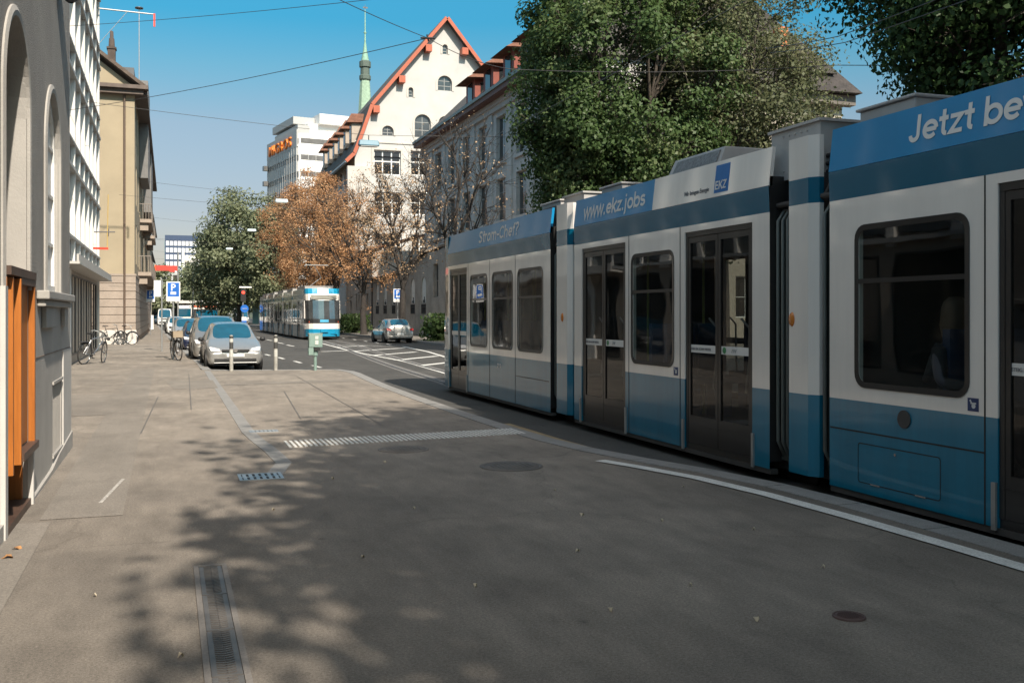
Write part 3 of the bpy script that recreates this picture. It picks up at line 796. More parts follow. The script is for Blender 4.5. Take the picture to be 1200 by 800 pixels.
# ---- white office building with fins
b = thing('office_building', 'white office building with vertical fins, just beyond the grey arched building', 'building', (-2.9, 30, 0))
Wf = Fr((-2.9, 0, 0), (0, 1, 0), (1, 0, 0))
U0, U1, Z0, FH, NF, PB = 13.4, 47.4, 3.15, 3.05, 5, 2.0
nb = int((U1-U0)/PB)
ops = [(U0+k*PB+0.16, U0+(k+1)*PB-0.16, Z0+f*FH+0.95, Z0+f*FH+2.85) for k in range(nb) for f in range(NF)]
m = MB(); wall(m, Wf, U0, U1, Z0, Z0+NF*FH+0.5, ops, 0.12, 0, d=-0.30)
ye = U1
m.quad(Wf.p(ye, 0), Wf.p(ye, Z0+NF*FH+0.5), Wf.p(ye, Z0+NF*FH+0.5, -12), Wf.p(ye, 0, -12), 0)
m.quad(Wf.p(U0, 0), Wf.p(U0, Z0+NF*FH+0.5), Wf.p(U0, Z0+NF*FH+0.5, -12), Wf.p(U0, 0, -12), 0)
m.quad(Wf.p(U0, Z0+NF*FH+0.5), Wf.p(U1, Z0+NF*FH+0.5), Wf.p(U1, Z0+NF*FH+0.5, -12), Wf.p(U0, Z0+NF*FH+0.5, -12), 0)
m.build('wall', M_white, b, recalc=False)
for k in range(nb+1):
    m = MB(); u = U0 + k*PB; Wf.box(m, u-0.13, u+0.13, Z0-0.1, Z0+NF*FH+0.5, -0.298, 0.0); m.build('facade_fin', M_white, b)
M_span = mat('grey_spandrel', (0.16, 0.165, 0.165), 0.5, var=0.1)
for f in range(NF):
    z = Z0+f*FH
    m = MB(); Wf.box(m, U0, U1, z+0.18, z+0.84, -0.297, -0.12); m.build('spandrel', M_span, b)
    m = MB(); Wf.box(m, U0, U1, z-0.02, z+0.08, -0.296, 0.06); Wf.box(m, U0, U1, z+0.86, z+0.93, -0.296, 0.04); m.build('floor_ledge', mat('grey_ledge', (0.42, 0.42, 0.41), 0.6), b)
for o in ops: window(Wf, o, 0.40, M_gframe, M_glass_s, b, 1, 1, 0.05)
# shop front under it
ops = [(31.0, 32.3, 0.1, 2.9), (34.2, 36.4, 0.25, 2.9), (36.6, 38.8, 0.25, 2.9), (39.0, 41.2, 0.25, 2.9), (41.4, 43.6, 0.25, 2.9), (43.8, 46.6, 0.1, 2.9)]
ops += [(14.5+3.3*k, 17.3+3.3*k, 0.4, 2.9) for k in range(5)]
m = MB(); wall(m, Wf, U0, U1, 0, Z0-0.02, ops, 0.03, 0, d=-0.08); m.build('shop_wall', mat('beige_shop_frame', (0.34, 0.295, 0.25), 0.5, var=0.1), b, recalc=False)
M_shopb = mat('beige_shop_blind', (0.50, 0.42, 0.34), 0.6, var=0.10, vscale=2, stretch=(1, 6, 1))
for i, o in enumerate(ops): window(Wf, o, 0.07, M_dframe, M_shopb if 0 < i < 5 else M_glass_d, b, 2 if i < 6 else 1, 1, 0.06, name='shop_window')
m = MB(); Wf.box(m, 33.0, 33.5, 0, 3.0, -0.079, 0.05); m.build('shop_pillar', M_white, b)
m = MB(); Wf.box(m, 30.5, 47.2, 3.02, 3.09, -0.075, 0.52); Wf.box(m, 30.5, 47.2, 3.09, 3.30, 0.44, 0.50); m.build('canopy', mat('grey_canopy', (0.50, 0.48, 0.45), 0.5, var=0.1), b)
sb = thing('sign_bracket', 'steel bracket with a yellow rod and red bar on the white office building', 'sign bracket', (-2.9, 44, 4.9))
m = MB(); m.cyl((-2.9, 44, 4.95), (-2.1, 44, 4.97), 0.025); m.cyl((-2.35, 43.9, 4.8), (-2.35, 44.1, 5.1), 0.02); m.build('arm', M_steel_d, sb)
m = MB(); m.cyl((-2.40, 44, 4.30), (-2.36, 44, 6.5), 0.018); m.build('rod', mat('yellow_paint', (0.55, 0.38, 0.12), 0.5), sb)
m = MB(); m.box(-2.95, 43.97, 4.24, -2.36, 44.03, 4.33); m.build('bar', mat('red_plate', (0.70, 0.06, 0.03), 0.4), sb)
fa = thing('roof_boom', 'thin horizontal pole with a red tip at the top of the white office building', 'pole', (-2.9, 47, 14.9))
m = MB(); m.cyl((-3.6, 47, 14.95), (-0.62, 47, 14.9), 0.035, 0.03); m.cyl((-2.9, 47, 13.4), (-1.75, 47, 14.9), 0.012); m.build('boom', M_metal, fa)
m = MB(); m.box(-0.66, 46.97, 14.35, -0.58, 47.03, 14.93); m.build('tip', mat('red_plate', (0, 0, 0)), fa)

# ---- tan house with its blank end wall towards the camera
TY = 57.0
b = thing('tan_house', 'tan house with a blank end wall, pink stone base and dark eaves', 'building', (-1.75, TY, 0))
E_ = Fr((-12, TY, 0), (1, 0, 0), (0, -1, 0)); F_ = Fr((-1.75, TY, 0), (0, 1, 0), (1, 0, 0))
m = MB()
poly = [(0, 3.7), (10.25, 3.7), (10.25, 13.75), (9.9, 14.0), (4.9, 17.8), (0, 14.2)]
m.add([E_.p(u, z) for u, z in poly], [tuple(range(len(poly)))])
fops = [(2.2+k*3.6, 3.5+k*3.6, 4.4+f*3.3, 6.6+f*3.3) for k in range(11) for f in range(3)]
wall(m, F_, 0, 44, 3.7, 13.75, fops, 0.22)
m.quad((-12, TY+44, 0), (-1.75, TY+44, 0), (-1.75, TY+44, 13.75), (-12, TY+44, 13.75))
m.build('wall', M_tan, b, recalc=False)
for o in fops: window(F_, o, 0.18, M_wframe, M_glass_d, b, 2, 2, 0.07)
m = MB(); n_ = 8
for k in range(n_):
    z0, z1 = 0.32+k*0.42, 0.32+(k+1)*0.42-0.03
    m.box(-12, TY-0.06, z0, -1.69, TY-0.001, z1); m.box(-1.749, TY-0.001, z0, -1.69, TY+44, z1)
m.box(-12, TY-0.02, 0.0, -1.73, TY-0.0005, 3.66, 1); m.box(-1.7495, TY, 0, -1.73, TY+44, 3.66, 1)
m.box(-12, TY-0.09, 3.64, -1.66, TY-0.001, 3.75); m.box(-1.749, TY-0.001, 3.64, -1.66, TY+44, 3.75)
m.build('stone_base', [M_tanstone, M_groove], b)
m = MB(); m.box(-12, TY-0.11, 0, -1.65, TY-0.061, 0.75); m.build('plinth', mat('white_plinth', (0.62, 0.58, 0.53), 0.8, var=0.1), b)
m = MB()   # roof with overhang
P_ = [(-1.15, 13.55), (-1.95, 14.15), (-7.1, 18.05), (-12.8, 13.7)]
for (x0, z0), (x1, z1) in zip(P_, P_[1:]):
    m.hexa([(x0, TY-0.55, z0), (x0, TY+44.5, z0), (x1, TY+44.5, z1), (x1, TY-0.55, z1)], [(x0, TY-0.55, z0+0.22), (x0, TY+44.5, z0+0.22), (x1, TY+44.5, z1+0.22), (x1, TY-0.55, z1+0.22)])
rf = m.build('roof', mat('weathered_brown_roof', (0.10, 0.075, 0.06), 0.85, var=0.3, vscale=2, fine=0.2, fscale=12), b)
m = MB(); m.box(-3.6, TY-0.62, 13.55, -1.05, TY-0.02, 13.75); m.box(-3.6, TY-0.40, 13.30, -1.3, TY-0.02, 13.55); m.box(-1.749, TY-0.02, 13.35, -1.10, TY+44.5, 13.56); m.build('eaves', mat('eaves_brown', (0.12, 0.09, 0.075), 0.7, var=0.2), b)
m = MB(); m.box(-3.2, TY+2, 14.8, -2.8, TY+2.5, 16.2); m.box(-3.25, TY+1.95, 16.2, -2.75, TY+2.55, 16.3); m.lathe([(0.17, 0), (0.14, 0.5), (0.10, 0.55), (0.09, 0.9), (0.02, 0.95)], (-3.0, TY+2.25, 16.3), 12)
m.build('chimney', mat('sooty_chimney', (0.085, 0.065, 0.055), 0.9, var=0.3), rf)
m = MB(); m.box(-2.9, TY+4, 14.6, -1.9, TY+7, 15.7); m.build('dormer', M_steel_d, rf)
m = MB(); m.cyl((-2.25, TY-0.09, 0.3), (-2.25, TY-0.09, 13.4), 0.055, n=8); m.cyl((-2.25, TY-0.12, 13.35), (-2.25, TY-0.5, 13.6), 0.05, n=8)
m.build('downpipe', mat('brown_pipe', (0.11, 0.075, 0.055), 0.5), b)
for u0, u1, z0, z1 in ((8.5, 14.5, 10.0, 16.0), (20, 27, 9.0, 15.0)):
    m = MB(); F_.box(m, u0, u1, z0, z1, 0.02, 0.52); m.build('oriel', mat('dark_grey_sheet', (0.17, 0.165, 0.16), 0.6, var=0.15), b)
def balcony(fr, u0, u1, z, d, parent):
    m = MB(); fr.box(m, u0, u1, z-0.22, z, 0.01, d); fr.box(m, u0+0.2, u0+0.5, z-0.7, z-0.22, 0.01, d*0.7); fr.box(m, u1-0.5, u1-0.2, z-0.7, z-0.22, 0.01, d*0.7)
    o = m.build('balcony', M_tanstone, parent)
    r_ = MB(); n_ = int((u1-u0)/0.35)
    for k in range(n_+1):
        u = u0 + (u1-u0)*k/n_; r_.cyl(fr.p(u, z, d-0.05), fr.p(u, z+0.95, d-0.05), 0.022, n=5)
    for k in range(3): r_.cyl(fr.p(u0+0.03, z, d*0.25+k*d*0.25), fr.p(u0+0.03, z+0.95, d*0.25+k*d*0.25), 0.022, n=5)
    r_.bar(fr.p(u0, z+0.95, d-0.05), fr.p(u1, z+0.95, d-0.05), 0.05, 0.05); r_.bar(fr.p(u0+0.03, z+0.95, 0), fr.p(u0+0.03, z+0.95, d-0.02), 0.05, 0.05)
    r_.build('railing', mat('old_railing', (0.22, 0.19, 0.165), 0.6), o)
balcony(F_, 10, 18, 7.6, 0.72, b); balcony(F_, 6, 30, 4.1, 0.75, b); balcony(F_, 24, 32, 7.6, 0.7, b)
ae = thing('roof_aerial', 'tall thin aerial mast on the roof of the tan house', 'aerial', (-2.0, 75, 15))
m = MB(); m.cyl((-2.0, 75, 14.5), (-2.0, 75, 23.1), 0.04, 0.03, 8); m.build('mast', M_metal, ae)
m = MB(); m.lathe([(0.05, 0), (0.28, 0.03), (0.28, 0.1), (0.05, 0.14)], (-2.0, 75, 23.1), 12); m.build('cap', M_steel_d, ae)

# ---- the next houses on the left
def row_house(x, y0, y1, zt, label, wm, name='row_house'):
    b = thing(name, label, 'building', (x, y0, 0))
    f = Fr((x, 0, 0), (0, 1, 0), (1, 0, 0)); e = Fr((x, y0, 0), (-1, 0, 0), (0, -1, 0))
    ops = [(u, u+1.3, 1.0+3.3*k, 3.1+3.3*k) for u in np.arange(y0+1.5, y1-2, 3.2) for k in range(int(zt/3.3))]
    m = MB(); wall(m, f, y0, y1, 0, zt, ops, 0.2)
    m.quad(e.p(0, 0), e.p(10, 0), e.p(10, zt), e.p(0, zt)); m.build('wall', wm, b, recalc=False)
    for o in ops: window(f, o, 0.16, M_wframe, M_glass_d, b, 2, 2, 0.07)
    m = MB()
    for (xa, za, xb, zb) in ((x+0.6, zt-0.1, x-5, zt+4.2), (x-5, zt+4.2, x-10.6, zt-0.1)):
        m.hexa([(xa, y0-0.3, za), (xa, y1+0.3, za), (xb, y1+0.3, zb), (xb, y0-0.3, zb)], [(xa, y0-0.3, za+0.25), (xa, y1+0.3, za+0.25), (xb, y1+0.3, zb+0.25), (xb, y0-0.3, zb+0.25)])
    m.build('roof', M_slate, b)
    balcony(f, y0+4, y0+9, 4.2, 0.6, b)
    return b
row_house(-2.0, 102, 130, 11, 'pale house with balconies just beyond the tan house, left of the street', mat('pale_yellow_render', (0.52, 0.47, 0.38), 0.9, var=0.1))
row_house(-2.6, 131, 165, 9.5, 'low grey house at the far left end of the street', mat('far_grey_render', (0.40, 0.39, 0.37), 0.9, var=0.1))
ps = thing('projecting_sign', 'small orange-red sign on a bracket over the far left pavement', 'sign', (-2.0, 101, 5.6))
m = MB(); m.box(-2.0, 100.95, 5.35, -1.2, 101.05, 5.45); m.box(-1.3, 100.95, 5.0, -1.2, 101.05, 6.3); m.build('bracket', mat('orange_red', (0.72, 0.12, 0.03), 0.5), ps)
m = MB(); m.box(-1.2, 100.96, 5.75, 0.75, 101.04, 6.25); m.build('board', mat('signal_red', (0.62, 0.06, 0.045), 0.45), ps)

# ---- right side: long four-storey grey building with red dormers
b = thing('stone_building', 'long grey stone building with red dormers behind the bare trees on the right', 'building', (21.5, 70, 0))
Gf = Fr((21.5, 0, 0), (0, 1, 0), (-1, 0, 0))
uc = [56.4+4.2*k for k in range(8)]
ops = [(u-1.0, u+1.0, z0, z1) for u in uc if u < 85.2 for z0, z1 in ((12.0, 15.2), (8.0, 10.9), (4.0, 6.8), (0.9, 2.9))]
m = MB(); wall(m, Gf, 53, 86.3, 0, 16.9, ops, 0.35)
for y in (53, 86.3): m.quad((21.5, y, 0), (34, y, 0), (34, y, 16.9), (21.5, y, 16.9))
m.build('wall', M_greystone, b, recalc=False)
for o in ops: window(Gf, o, 0.28, M_gframe, M_glass_d, b, 2, 2, 0.08, zsplit=(o[3]-o[2])*0.68)
for u in uc:
    if u > 85.2: continue
    for z0, z1 in ((12.0, 15.2), (8.0, 10.9), (4.0, 6.8)):
        m = MB(); Gf.box(m, u-1.2, u+1.2, z0-0.2, z0, 0.004, 0.16); m.build('window_sill', M_greystone, b)
for u in [56.4-2.1+4.2*k for k in range(8)]:
    m = MB(); Gf.box(m, u-0.4, u+0.4, 7.6, 15.6, 0.004, 0.12); m.build('pilaster', M_greystone, b)
m = MB(); Gf.box(m, 52.9, 86.4, 15.6, 15.95, 0.004, 0.22); Gf.box(m, 52.9, 86.4, 15.95, 16.3, 0.004, 0.34); Gf.box(m, 52.9, 86.4, 7.2, 7.5, 0.004, 0.18); m.build('cornice', M_greystone, b)
m = MB(); Gf.box(m, 52.6, 86.6, 16.3, 16.62, 0.003, 0.95); m.build('eaves', mat('red_brown_eaves', (0.13, 0.055, 0.04), 0.6, var=0.15), b)
m = MB(); Gf.box(m, 52.6, 86.6, 16.625, 16.85, 0.85, 1.06); m.build('gutter', mat('grey_green_gutter', (0.20, 0.22, 0.20), 0.5, metal=0.2), b)
m = MB()
m.hexa([(20.6, 52.6, 16.63), (20.6, 86.6, 16.63), (25.6, 85.0, 21.6), (25.6, 54, 21.6)], [(20.7, 52.6, 16.75), (20.7, 86.6, 16.75), (25.8, 85.0, 21.7), (25.8, 54, 21.7)])
m.quad((25.6, 54, 21.6), (25.6, 85, 21.6), (34, 85, 21.6), (34, 54, 21.6))
m.quad((20.6, 52.6, 16.63), (34.6, 52.6, 16.63), (34, 54, 21.6), (25.6, 54, 21.6)); m.quad((20.6, 86.6, 16.63), (34.6, 86.6, 16.63), (34, 85, 21.6), (25.6, 85, 21.6))
rf = m.build('roof', M_slate, b)
for u in (59.5, 63.9, 68.4, 72.9, 77.4, 81.9):
    if u > 75: continue
    m = MB(); m.box(21.75, u-1.15, 17.3, 25.2, u+1.15, 19.35); o = m.build('dormer', M_redwood, rf)
    g = MB(); g.box(21.70, u-0.55, 17.7, 21.745, u+0.55, 19.15); g.build('dormer_window', M_glass_d, rf)
    g = MB(); g.box(22.2, u-1.19, 17.7, 23.0, u-1.155, 19.1); g.build('dormer_window', M_glass_d, rf)
    m = MB(); m.add([(21.0, u-1.75, 19.25), (21.0, u+1.75, 19.25), (25.6, u+1.75, 19.5), (25.6, u-1.75, 19.5), (23.0, u-0.3, 20.5), (23.0, u+0.3, 20.5), (25.6, u+0.3, 20.7), (25.6, u-0.3, 20.7)],
          [(0, 1, 5, 4), (1, 2, 6, 5), (2, 3, 7, 6), (3, 0, 4, 7), (4, 5, 6, 7), (3, 2, 1, 0)])
    m.build('dormer_roof', M_rtile, rf)
m = MB(); m.box(27, 64, 21.6, 28, 65, 23.6); m.box(25.2, 61.5, 20.8, 26.4, 62.7, 22.8); m.build('chimney', M_white, rf)

# ---- white gabled building
b = thing('gabled_building', 'tall white gabled building with red painted verges and arched attic windows', 'building', (29.3, 108, 0))
GY = 108.0
Gw = Fr((0, GY, 0), (1, 0, 0), (0, -1, 0))
cx_ = 29.25
lft = [(18.95, 18.9), (19.9, 21.4), (20.9, 24.3), (cx_, 34.5)]
rgt = [(2*cx_-x, z) for x, z in lft[::-1]][1:]
gops = [(21.2, 24.2, 16.9, 19.6), (25.3, 28.3, 17.0, 19.7), (29.4, 32.4, 17.0, 19.7), (33.4, 36.2, 17.0, 19.6),
        (21.2, 24.3, 12.5, 15.0), (25.35, 28.35, 12.6, 15.1), (29.4, 32.4, 12.6, 15.1),
        (21.2, 24.3, 7.5, 10.4), (25.35, 28.35, 7.5, 10.4), (29.4, 32.4, 7.5, 10.4)]
aops = [(25.75, 27.6, 21.2, 23.8, 0.9), (28.45, 30.3, 21.2, 23.8, 0.9), (22.1, 23.4, 21.2, 22.3, 0.62), (25.05, 25.6, 25.6, 26.7, 0.27), (28.4, 30.05, 26.6, 28.3, 0.8), (28.95, 29.55, 30.7, 31.8, 0.3), (31.2, 33.0, 21.2, 23.8, 0.9)]
m = MB(); wall(m, Gw, 19.1, 39.4, 0, 18.9, [o for o in gops if o[3] < 18.9] , 0.35)
# the band that carries the top window row and the gable triangle: cut as strips
bm_ops = [o for o in gops if o[3] > 18.9]
def gable_strip(m, z0, z1, ops):
    def xl(z):
        for (xa, za), (xb, zb) in zip(lft, lft[1:]):
            if za <= z <= zb + 1e-6: return xa + (xb-xa)*(z-za)/(zb-za)
        return lft[-1][0]
    cuts = sorted({z0, z1, *[z for o in ops for z in o[2:4]], *[z for _, z in lft if z0 < z < z1]})
    for za, zb in zip(cuts, cuts[1:]):
        act = sorted([o for o in ops if o[2] <= za+1e-6 and o[3] >= zb-1e-6], key=lambda o: o[0])
        la, lb = (xl(za), xl(zb)); ra, rb = 2*cx_-la, 2*cx_-lb
        prev = (la, lb)
        for o in act:
            m.quad(Gw.p(prev[0], za), Gw.p(o[0], za), Gw.p(o[0], zb), Gw.p(prev[1], zb)); prev = (o[1], o[1])
        m.quad(Gw.p(prev[0], za), Gw.p(ra, za), Gw.p(rb, zb), Gw.p(prev[1], zb))
    for o in ops:
        t = MB(); wall(t, Gw, o[0], o[1], o[2], o[3], [o], 0.35); m.add(t.v, t.f)
m.v, m.f, m.m, m.sm = [], [], [], []
low = [o for o in gops if o[3] < 16]
wall(m, Gw, 19.1, 39.4, 0, 16.0, low, 0.35)
wall(m, Gw, 19.1, 39.4, 16.0, 18.9, [(o[0], o[1], o[2], 18.9) for o in bm_ops], 0.35)
gable_strip(m, 18.9, 34.5, [(o[0], o[1], 18.9, o[3]) for o in bm_ops] + aops)
Ws = Fr((19.1, 0, 0), (0, 1, 0), (-1, 0, 0))
sops = [(u, u+1.6, z, z+2.2) for u in np.arange(GY+2, GY+26, 3.2) for z in (12.4, 16.0)]
wall(m, Ws, GY, GY+28, 0, 19.2, sops, 0.3)
m.build('wall', mat('white_lime_render', (0.50, 0.492, 0.475), 0.9, var=0.08, vscale=0.5, bump=0.15, bscale=12, fine=0.04, fscale=20), b, recalc=False)
for o in gops: window(Gw, o, 0.25, M_wframe, M_glass_d, b, 3, 2, 0.12, zsplit=(o[3]-o[2])*0.55, bt=0.13)
for o in aops: window(Gw, o, 0.25, M_gframe, M_glass_s, b, 2 if o[1]-o[0] > 1 else 1, 3, 0.09, bt=0.06)
for o in sops: window(Ws, o, 0.22, M_wframe, M_glass_d, b, 2, 2, 0.1)
M_sur = mat('pale_stone_surround', (0.52, 0.49, 0.45), 0.85, var=0.1)
for o in aops:
    m = MB(); h = o[4]; k_ = 0.22
    po = [(o[0]-k_, o[2])] + arc(o[0]-k_, o[1]+k_, o[3]-h, h+k_) + [(o[1]+k_, o[2])]; pi_ = [(o[0], o[2])] + arc(o[0], o[1], o[3]-h, h) + [(o[1], o[2])]
    for k in range(len(po)-1):
        m.hexa([Gw.p(*po[k], 0.004), Gw.p(*po[k+1], 0.004), Gw.p(*pi_[k+1], 0.004), Gw.p(*pi_[k], 0.004)], [Gw.p(*po[k], 0.05), Gw.p(*po[k+1], 0.05), Gw.p(*pi_[k+1], 0.05), Gw.p(*pi_[k], 0.05)])
    m.build('window_surround', M_sur, b)
for o in gops:
    m = MB(); Gw.box(m, o[0]-0.25, o[0], o[2]-0.1, o[3]+0.25, 0.004, 0.06); Gw.box(m, o[1], o[1]+0.25, o[2]-0.1, o[3]+0.25, 0.004, 0.06); Gw.box(m, o[0], o[1], o[3], o[3]+0.25, 0.004, 0.06); m.build('window_surround', M_sur, b)
m = MB(); Gw.box(m, 19.1, 39.4, 20.35, 20.5, 0.004, 0.1); m.build('string_course', mat('pale_stone_surround', (0, 0, 0)), b)
def roofpoly(side):
    return lft if side < 0 else [(2*cx_-x, z) for x, z in lft]
m = MB(); vb = MB()
for s in (-1, 1):
    pts = roofpoly(s)
    pts = [(pts[0][0]+s*0.9, pts[0][1]-0.9)] + pts
    for (xa, za), (xb, zb) in zip(pts, pts[1:]):
        d = V((zb-za, 0, -(xb-xa))); d.normalize(); d *= (1 if d.z > 0 else -1); k = 0.28
        m.hexa([(xa, GY-0.9, za), (xa, GY+28, za), (xb, GY+28, zb), (xb, GY-0.9, zb)],
               [(xa+d.x*k, GY-0.9, za+d.z*k), (xa+d.x*k, GY+28, za+d.z*k), (xb+d.x*k, GY+28, zb+d.z*k), (xb+d.x*k, GY-0.9, zb+d.z*k)])
        q = -0.12
        vb.hexa([(xa+d.x*q, GY-1.0, za+d.z*q), (xa+d.x*q, GY-0.905, za+d.z*q), (xb+d.x*q, GY-0.905, zb+d.z*q), (xb+d.x*q, GY-1.0, zb+d.z*q)],
                [(xa+d.x*(k-.02), GY-1.0, za+d.z*(k-.02)), (xa+d.x*(k-.02), GY-0.905, za+d.z*(k-.02)), (xb+d.x*(k-.02), GY-0.905, zb+d.z*(k-.02)), (xb+d.x*(k-.02), GY-1.0, zb+d.z*(k-.02))])
    (xa, za), (xb, zb) = pts[-2], pts[-1]
    for t in (0.02, 0.36, 0.72):
        xk, zk = xa + (xb-xa)*t, za + (zb-za)*t
        vb.box(xk-0.35-(0.25 if s > 0 else -0.25), GY-0.98, zk-1.0, xk+0.35-(0.25 if s > 0 else -0.25), GY-0.02, zk-0.25)
rf = m.build('roof', M_slate, b)
vb.build('verge_board', M_verge, b)
for k in range(6):
    y = GY+1.6+k*4.0
    m = MB(); m.box(18.9, y-0.8, 20.4, 21.6, y+0.8, 22.6); o = m.build('dormer', mat('pale_dormer', (0.42, 0.36, 0.30), 0.8), rf)
    m = MB(); m.box(18.86, y-0.5, 20.8, 18.895, y+0.5, 22.3); m.build('dormer_window', M_glass_d, rf)
    m = MB(); m.add([(18.3, y-1.2, 22.5), (18.3, y+1.2, 22.5), (22.2, y+1.2, 22.7), (22.2, y-1.2, 22.7), (19.0, y, 23.7), (22.2, y, 23.8)], [(0, 1, 4), (1, 2, 5, 4), (3, 0, 4, 5), (0, 3, 2, 1), (2, 3, 5)])
    m.build('dormer_roof', M_rtile, rf)
m = MB(); m.box(17.9, GY-0.9, 17.95, 18.2, GY+28, 18.2); m.build('gutter', M_metal, b)
# annex with a flat blue awning box
m = MB(); m.box(18.2, GY-0.7, 12.0, 20.8, GY-0.01, 17.6); m.build('annex', mat('pale_stone_surround', (0, 0, 0)), b)

# ---- low old wall with round arched niches
b = thing('arcade_wall', 'low old rendered wall with a row of round arched niches and dark grilles', 'wall', (18, 80, 0))
Af = Fr((18, 0, 0), (0, 1, 0), (-1, 0, 0))
ac = [72.6+3.5*k for k in range(6)]
ops = [(u-0.72, u+0.72, 2.45, 4.4, 0.7) for u in ac] + [(68.3, 69.7, 2.8, 5.2)]
gr = [(u-0.72, u+0.72, 1.62, 2.35) for u in ac]
m = MB(); wall(m, Af, 60, 71.6, 0, 6.1, [ops[-1]], 0.35, 0); wall(m, Af, 71.6, 92.4, 0, 4.9, ops[:-1]+gr, 0.09, 0)
m.quad((18, 71.6, 0), (18, 71.6, 6.1), (22, 71.6, 6.1), (22, 71.6, 0)); m.quad((18, 60, 0), (18, 60, 6.1), (21.4, 60, 6.1), (21.4, 60, 0))
m.quad((18, 60, 6.1), (18, 71.6, 6.1), (21.4, 71.6, 6.1), (21.4, 60, 6.1))
m.prism([(71.6, 4.9), (92.4, 4.9), (92.4, 4.95), (80, 5.1), (71.6, 6.1)], Af.p, -0.4, 0.0)
m.build('wall', M_oldwall, b, recalc=False)
window(Af, ops[-1], 0.3, M_gframe, M_glass_d, b, 2, 2, 0.08)
for o in ops[:-1]:
    m = MB(); poly = [(o[0], o[2])] + [(o[1], o[2])] + arc(o[0], o[1], o[3]-o[4], o[4])[::-1]
    m.add([Af.p(u, z, -0.085) for u, z in poly], [tuple(range(len(poly)))]); m.build('niche', mat('pale_niche_plaster', (0.80, 0.78, 0.74), 0.9, var=0.1), b)
    m = MB(); m.lathe([(0.12, 0), (0.16, 0.15), (0.05, 0.3), (0.09, 0.4), (0.0, 0.5)], (18.1, (o[0]+o[1])/2, 2.45), 10); m.build('finial', M_steel_d, b)
for o in gr:
    m = MB(); Af.box(m, o[0], o[1], o[2], o[3], -0.088, -0.07, 1)
    for k in range(7): Af.box(m, o[0]+0.02+k*0.225, o[0]+0.06+k*0.225, o[2], o[3], -0.05, 0.01)
    for z in (o[2]+0.03, o[3]-0.2, o[3]-0.03): Af.box(m, o[0], o[1], z-0.03, z+0.03, -0.06, 0.02)
    m.build('grille', [M_steel_d, M_dark], b)
m = MB()
cop = [(71.3, 6.35), (74, 6.0), (77, 5.6), (80, 5.3), (84, 5.15), (88, 5.05), (92.4, 5.0)]
for (ua, za), (ub, zb) in zip(cop, cop[1:]):
    n_ = 6
    for k in range(n_):
        u0 = ua+(ub-ua)*k/n_; u1 = ua+(ub-ua)*(k+1)/n_; z0 = za+(zb-za)*k/n_
        m.hexa([Af.p(u0, z0-0.22, 0.35), Af.p(u1-0.04, z0-0.22, 0.35), Af.p(u1-0.04, z0+0.35, -1.4), Af.p(u0, z0+0.35, -1.4)],
               [Af.p(u0, z0-0.10, 0.35), Af.p(u1-0.04, z0-0.10, 0.35), Af.p(u1-0.04, z0+0.5, -1.4), Af.p(u0, z0+0.5, -1.4)])
m.build('tile_coping', mat('mossy_tile', (0.16, 0.135, 0.115), 0.9, var=0.35, vscale=3), b)
m = MB(); m.cyl(Af.p(92.3, 0, 0.07), Af.p(92.3, 5.2, 0.07), 0.06, n=8); m.build('downpipe', M_steel_d, b)
m = MB(); Af.box(m, 60, 92.4, 0, 0.5, 0.004, 0.06); m.build('plinth', M_oldwall, b)

b = thing('rough_house', 'low rubble-walled house with small paired windows beyond the arched wall', 'building', (18, 100, 0))
ops = [(94.5, 95.3, 2.0, 3.6), (95.9, 96.7, 2.0, 3.6), (99.0, 99.8, 2.0, 3.6), (100.3, 101.1, 2.0, 3.6), (94.2, 95.6, 4.9, 6.6), (97.0, 98.4, 4.9, 6.6), (100.4, 101.8, 4.9, 6.6), (103.6, 104.8, 0.3, 3.0)]
m = MB(); wall(m, Af, 92.41, 107, 0, 7.6, ops, 0.25); m.quad((18, 92.41, 0), (24, 92.41, 0), (24, 92.41, 7.6), (18, 92.41, 7.6)); m.build('wall', M_oldwall, b, recalc=False)
for o in ops: window(Af, o, 0.2, M_gframe, M_glass_d, b, 1, 2, 0.06)
m = MB(); m.hexa([(17.5, 92.0, 7.55), (17.5, 107.3, 7.55), (24.3, 107.3, 9.4), (24.3, 92, 9.4)], [(17.5, 92.0, 7.75), (17.5, 107.3, 7.75), (24.3, 107.3, 9.6), (24.3, 92, 9.6)]); m.build('roof', M_rtile, b)

# ---- dark roofed villa behind the big trees
M_villaroof = mat('dark_villa_tile', (0.040, 0.033, 0.030), 0.8, var=0.3, vscale=2, fine=0.3, fscale=8)
b = thing('villa', 'pale villa with a dark hipped roof half hidden behind the big green trees', 'building', (31, 48, 0))
Vf = Fr((26.0, 48, 0), (1, 0, 0), (0, -1, 0))
ops = [(0.9+2.7*k, 2.3+2.7*k, z, z+2.3) for k in range(4) for z in (1.4, 5.6, 9.8)]
m = MB(); wall(m, Vf, 0, 10.6, 0, 14.2, ops[:9], 0.2); m.quad((26, 48, 0), (26, 62, 0), (26, 62, 14.2), (26, 48, 14.2)); m.quad((36.6, 48, 0), (36.6, 62, 0), (36.6, 62, 14.2), (36.6, 48, 14.2)); m.quad((26, 62, 0), (36.6, 62, 0), (36.6, 62, 14.2), (26, 62, 14.2))
m.build('wall', mat('beige_villa_render', (0.42, 0.37, 0.31), 0.9, var=0.1), b, recalc=False)
for o in ops[:9]: window(Vf, o, 0.16, M_wframe, M_glass_d, b, 2, 2, 0.07)
m = MB(); m.add([(25.1, 47.1, 14.1), (37.2, 46.9, 14.1), (37.2, 62.9, 14.1), (25.1, 62.9, 14.1), (33.6, 53.8, 21.6), (33.0, 57, 21.6)], [(0, 1, 4), (1, 2, 5, 4), (2, 3, 5), (3, 0, 4, 5), (3, 2, 1, 0)])
rf = m.build('roof', M_villaroof, b)
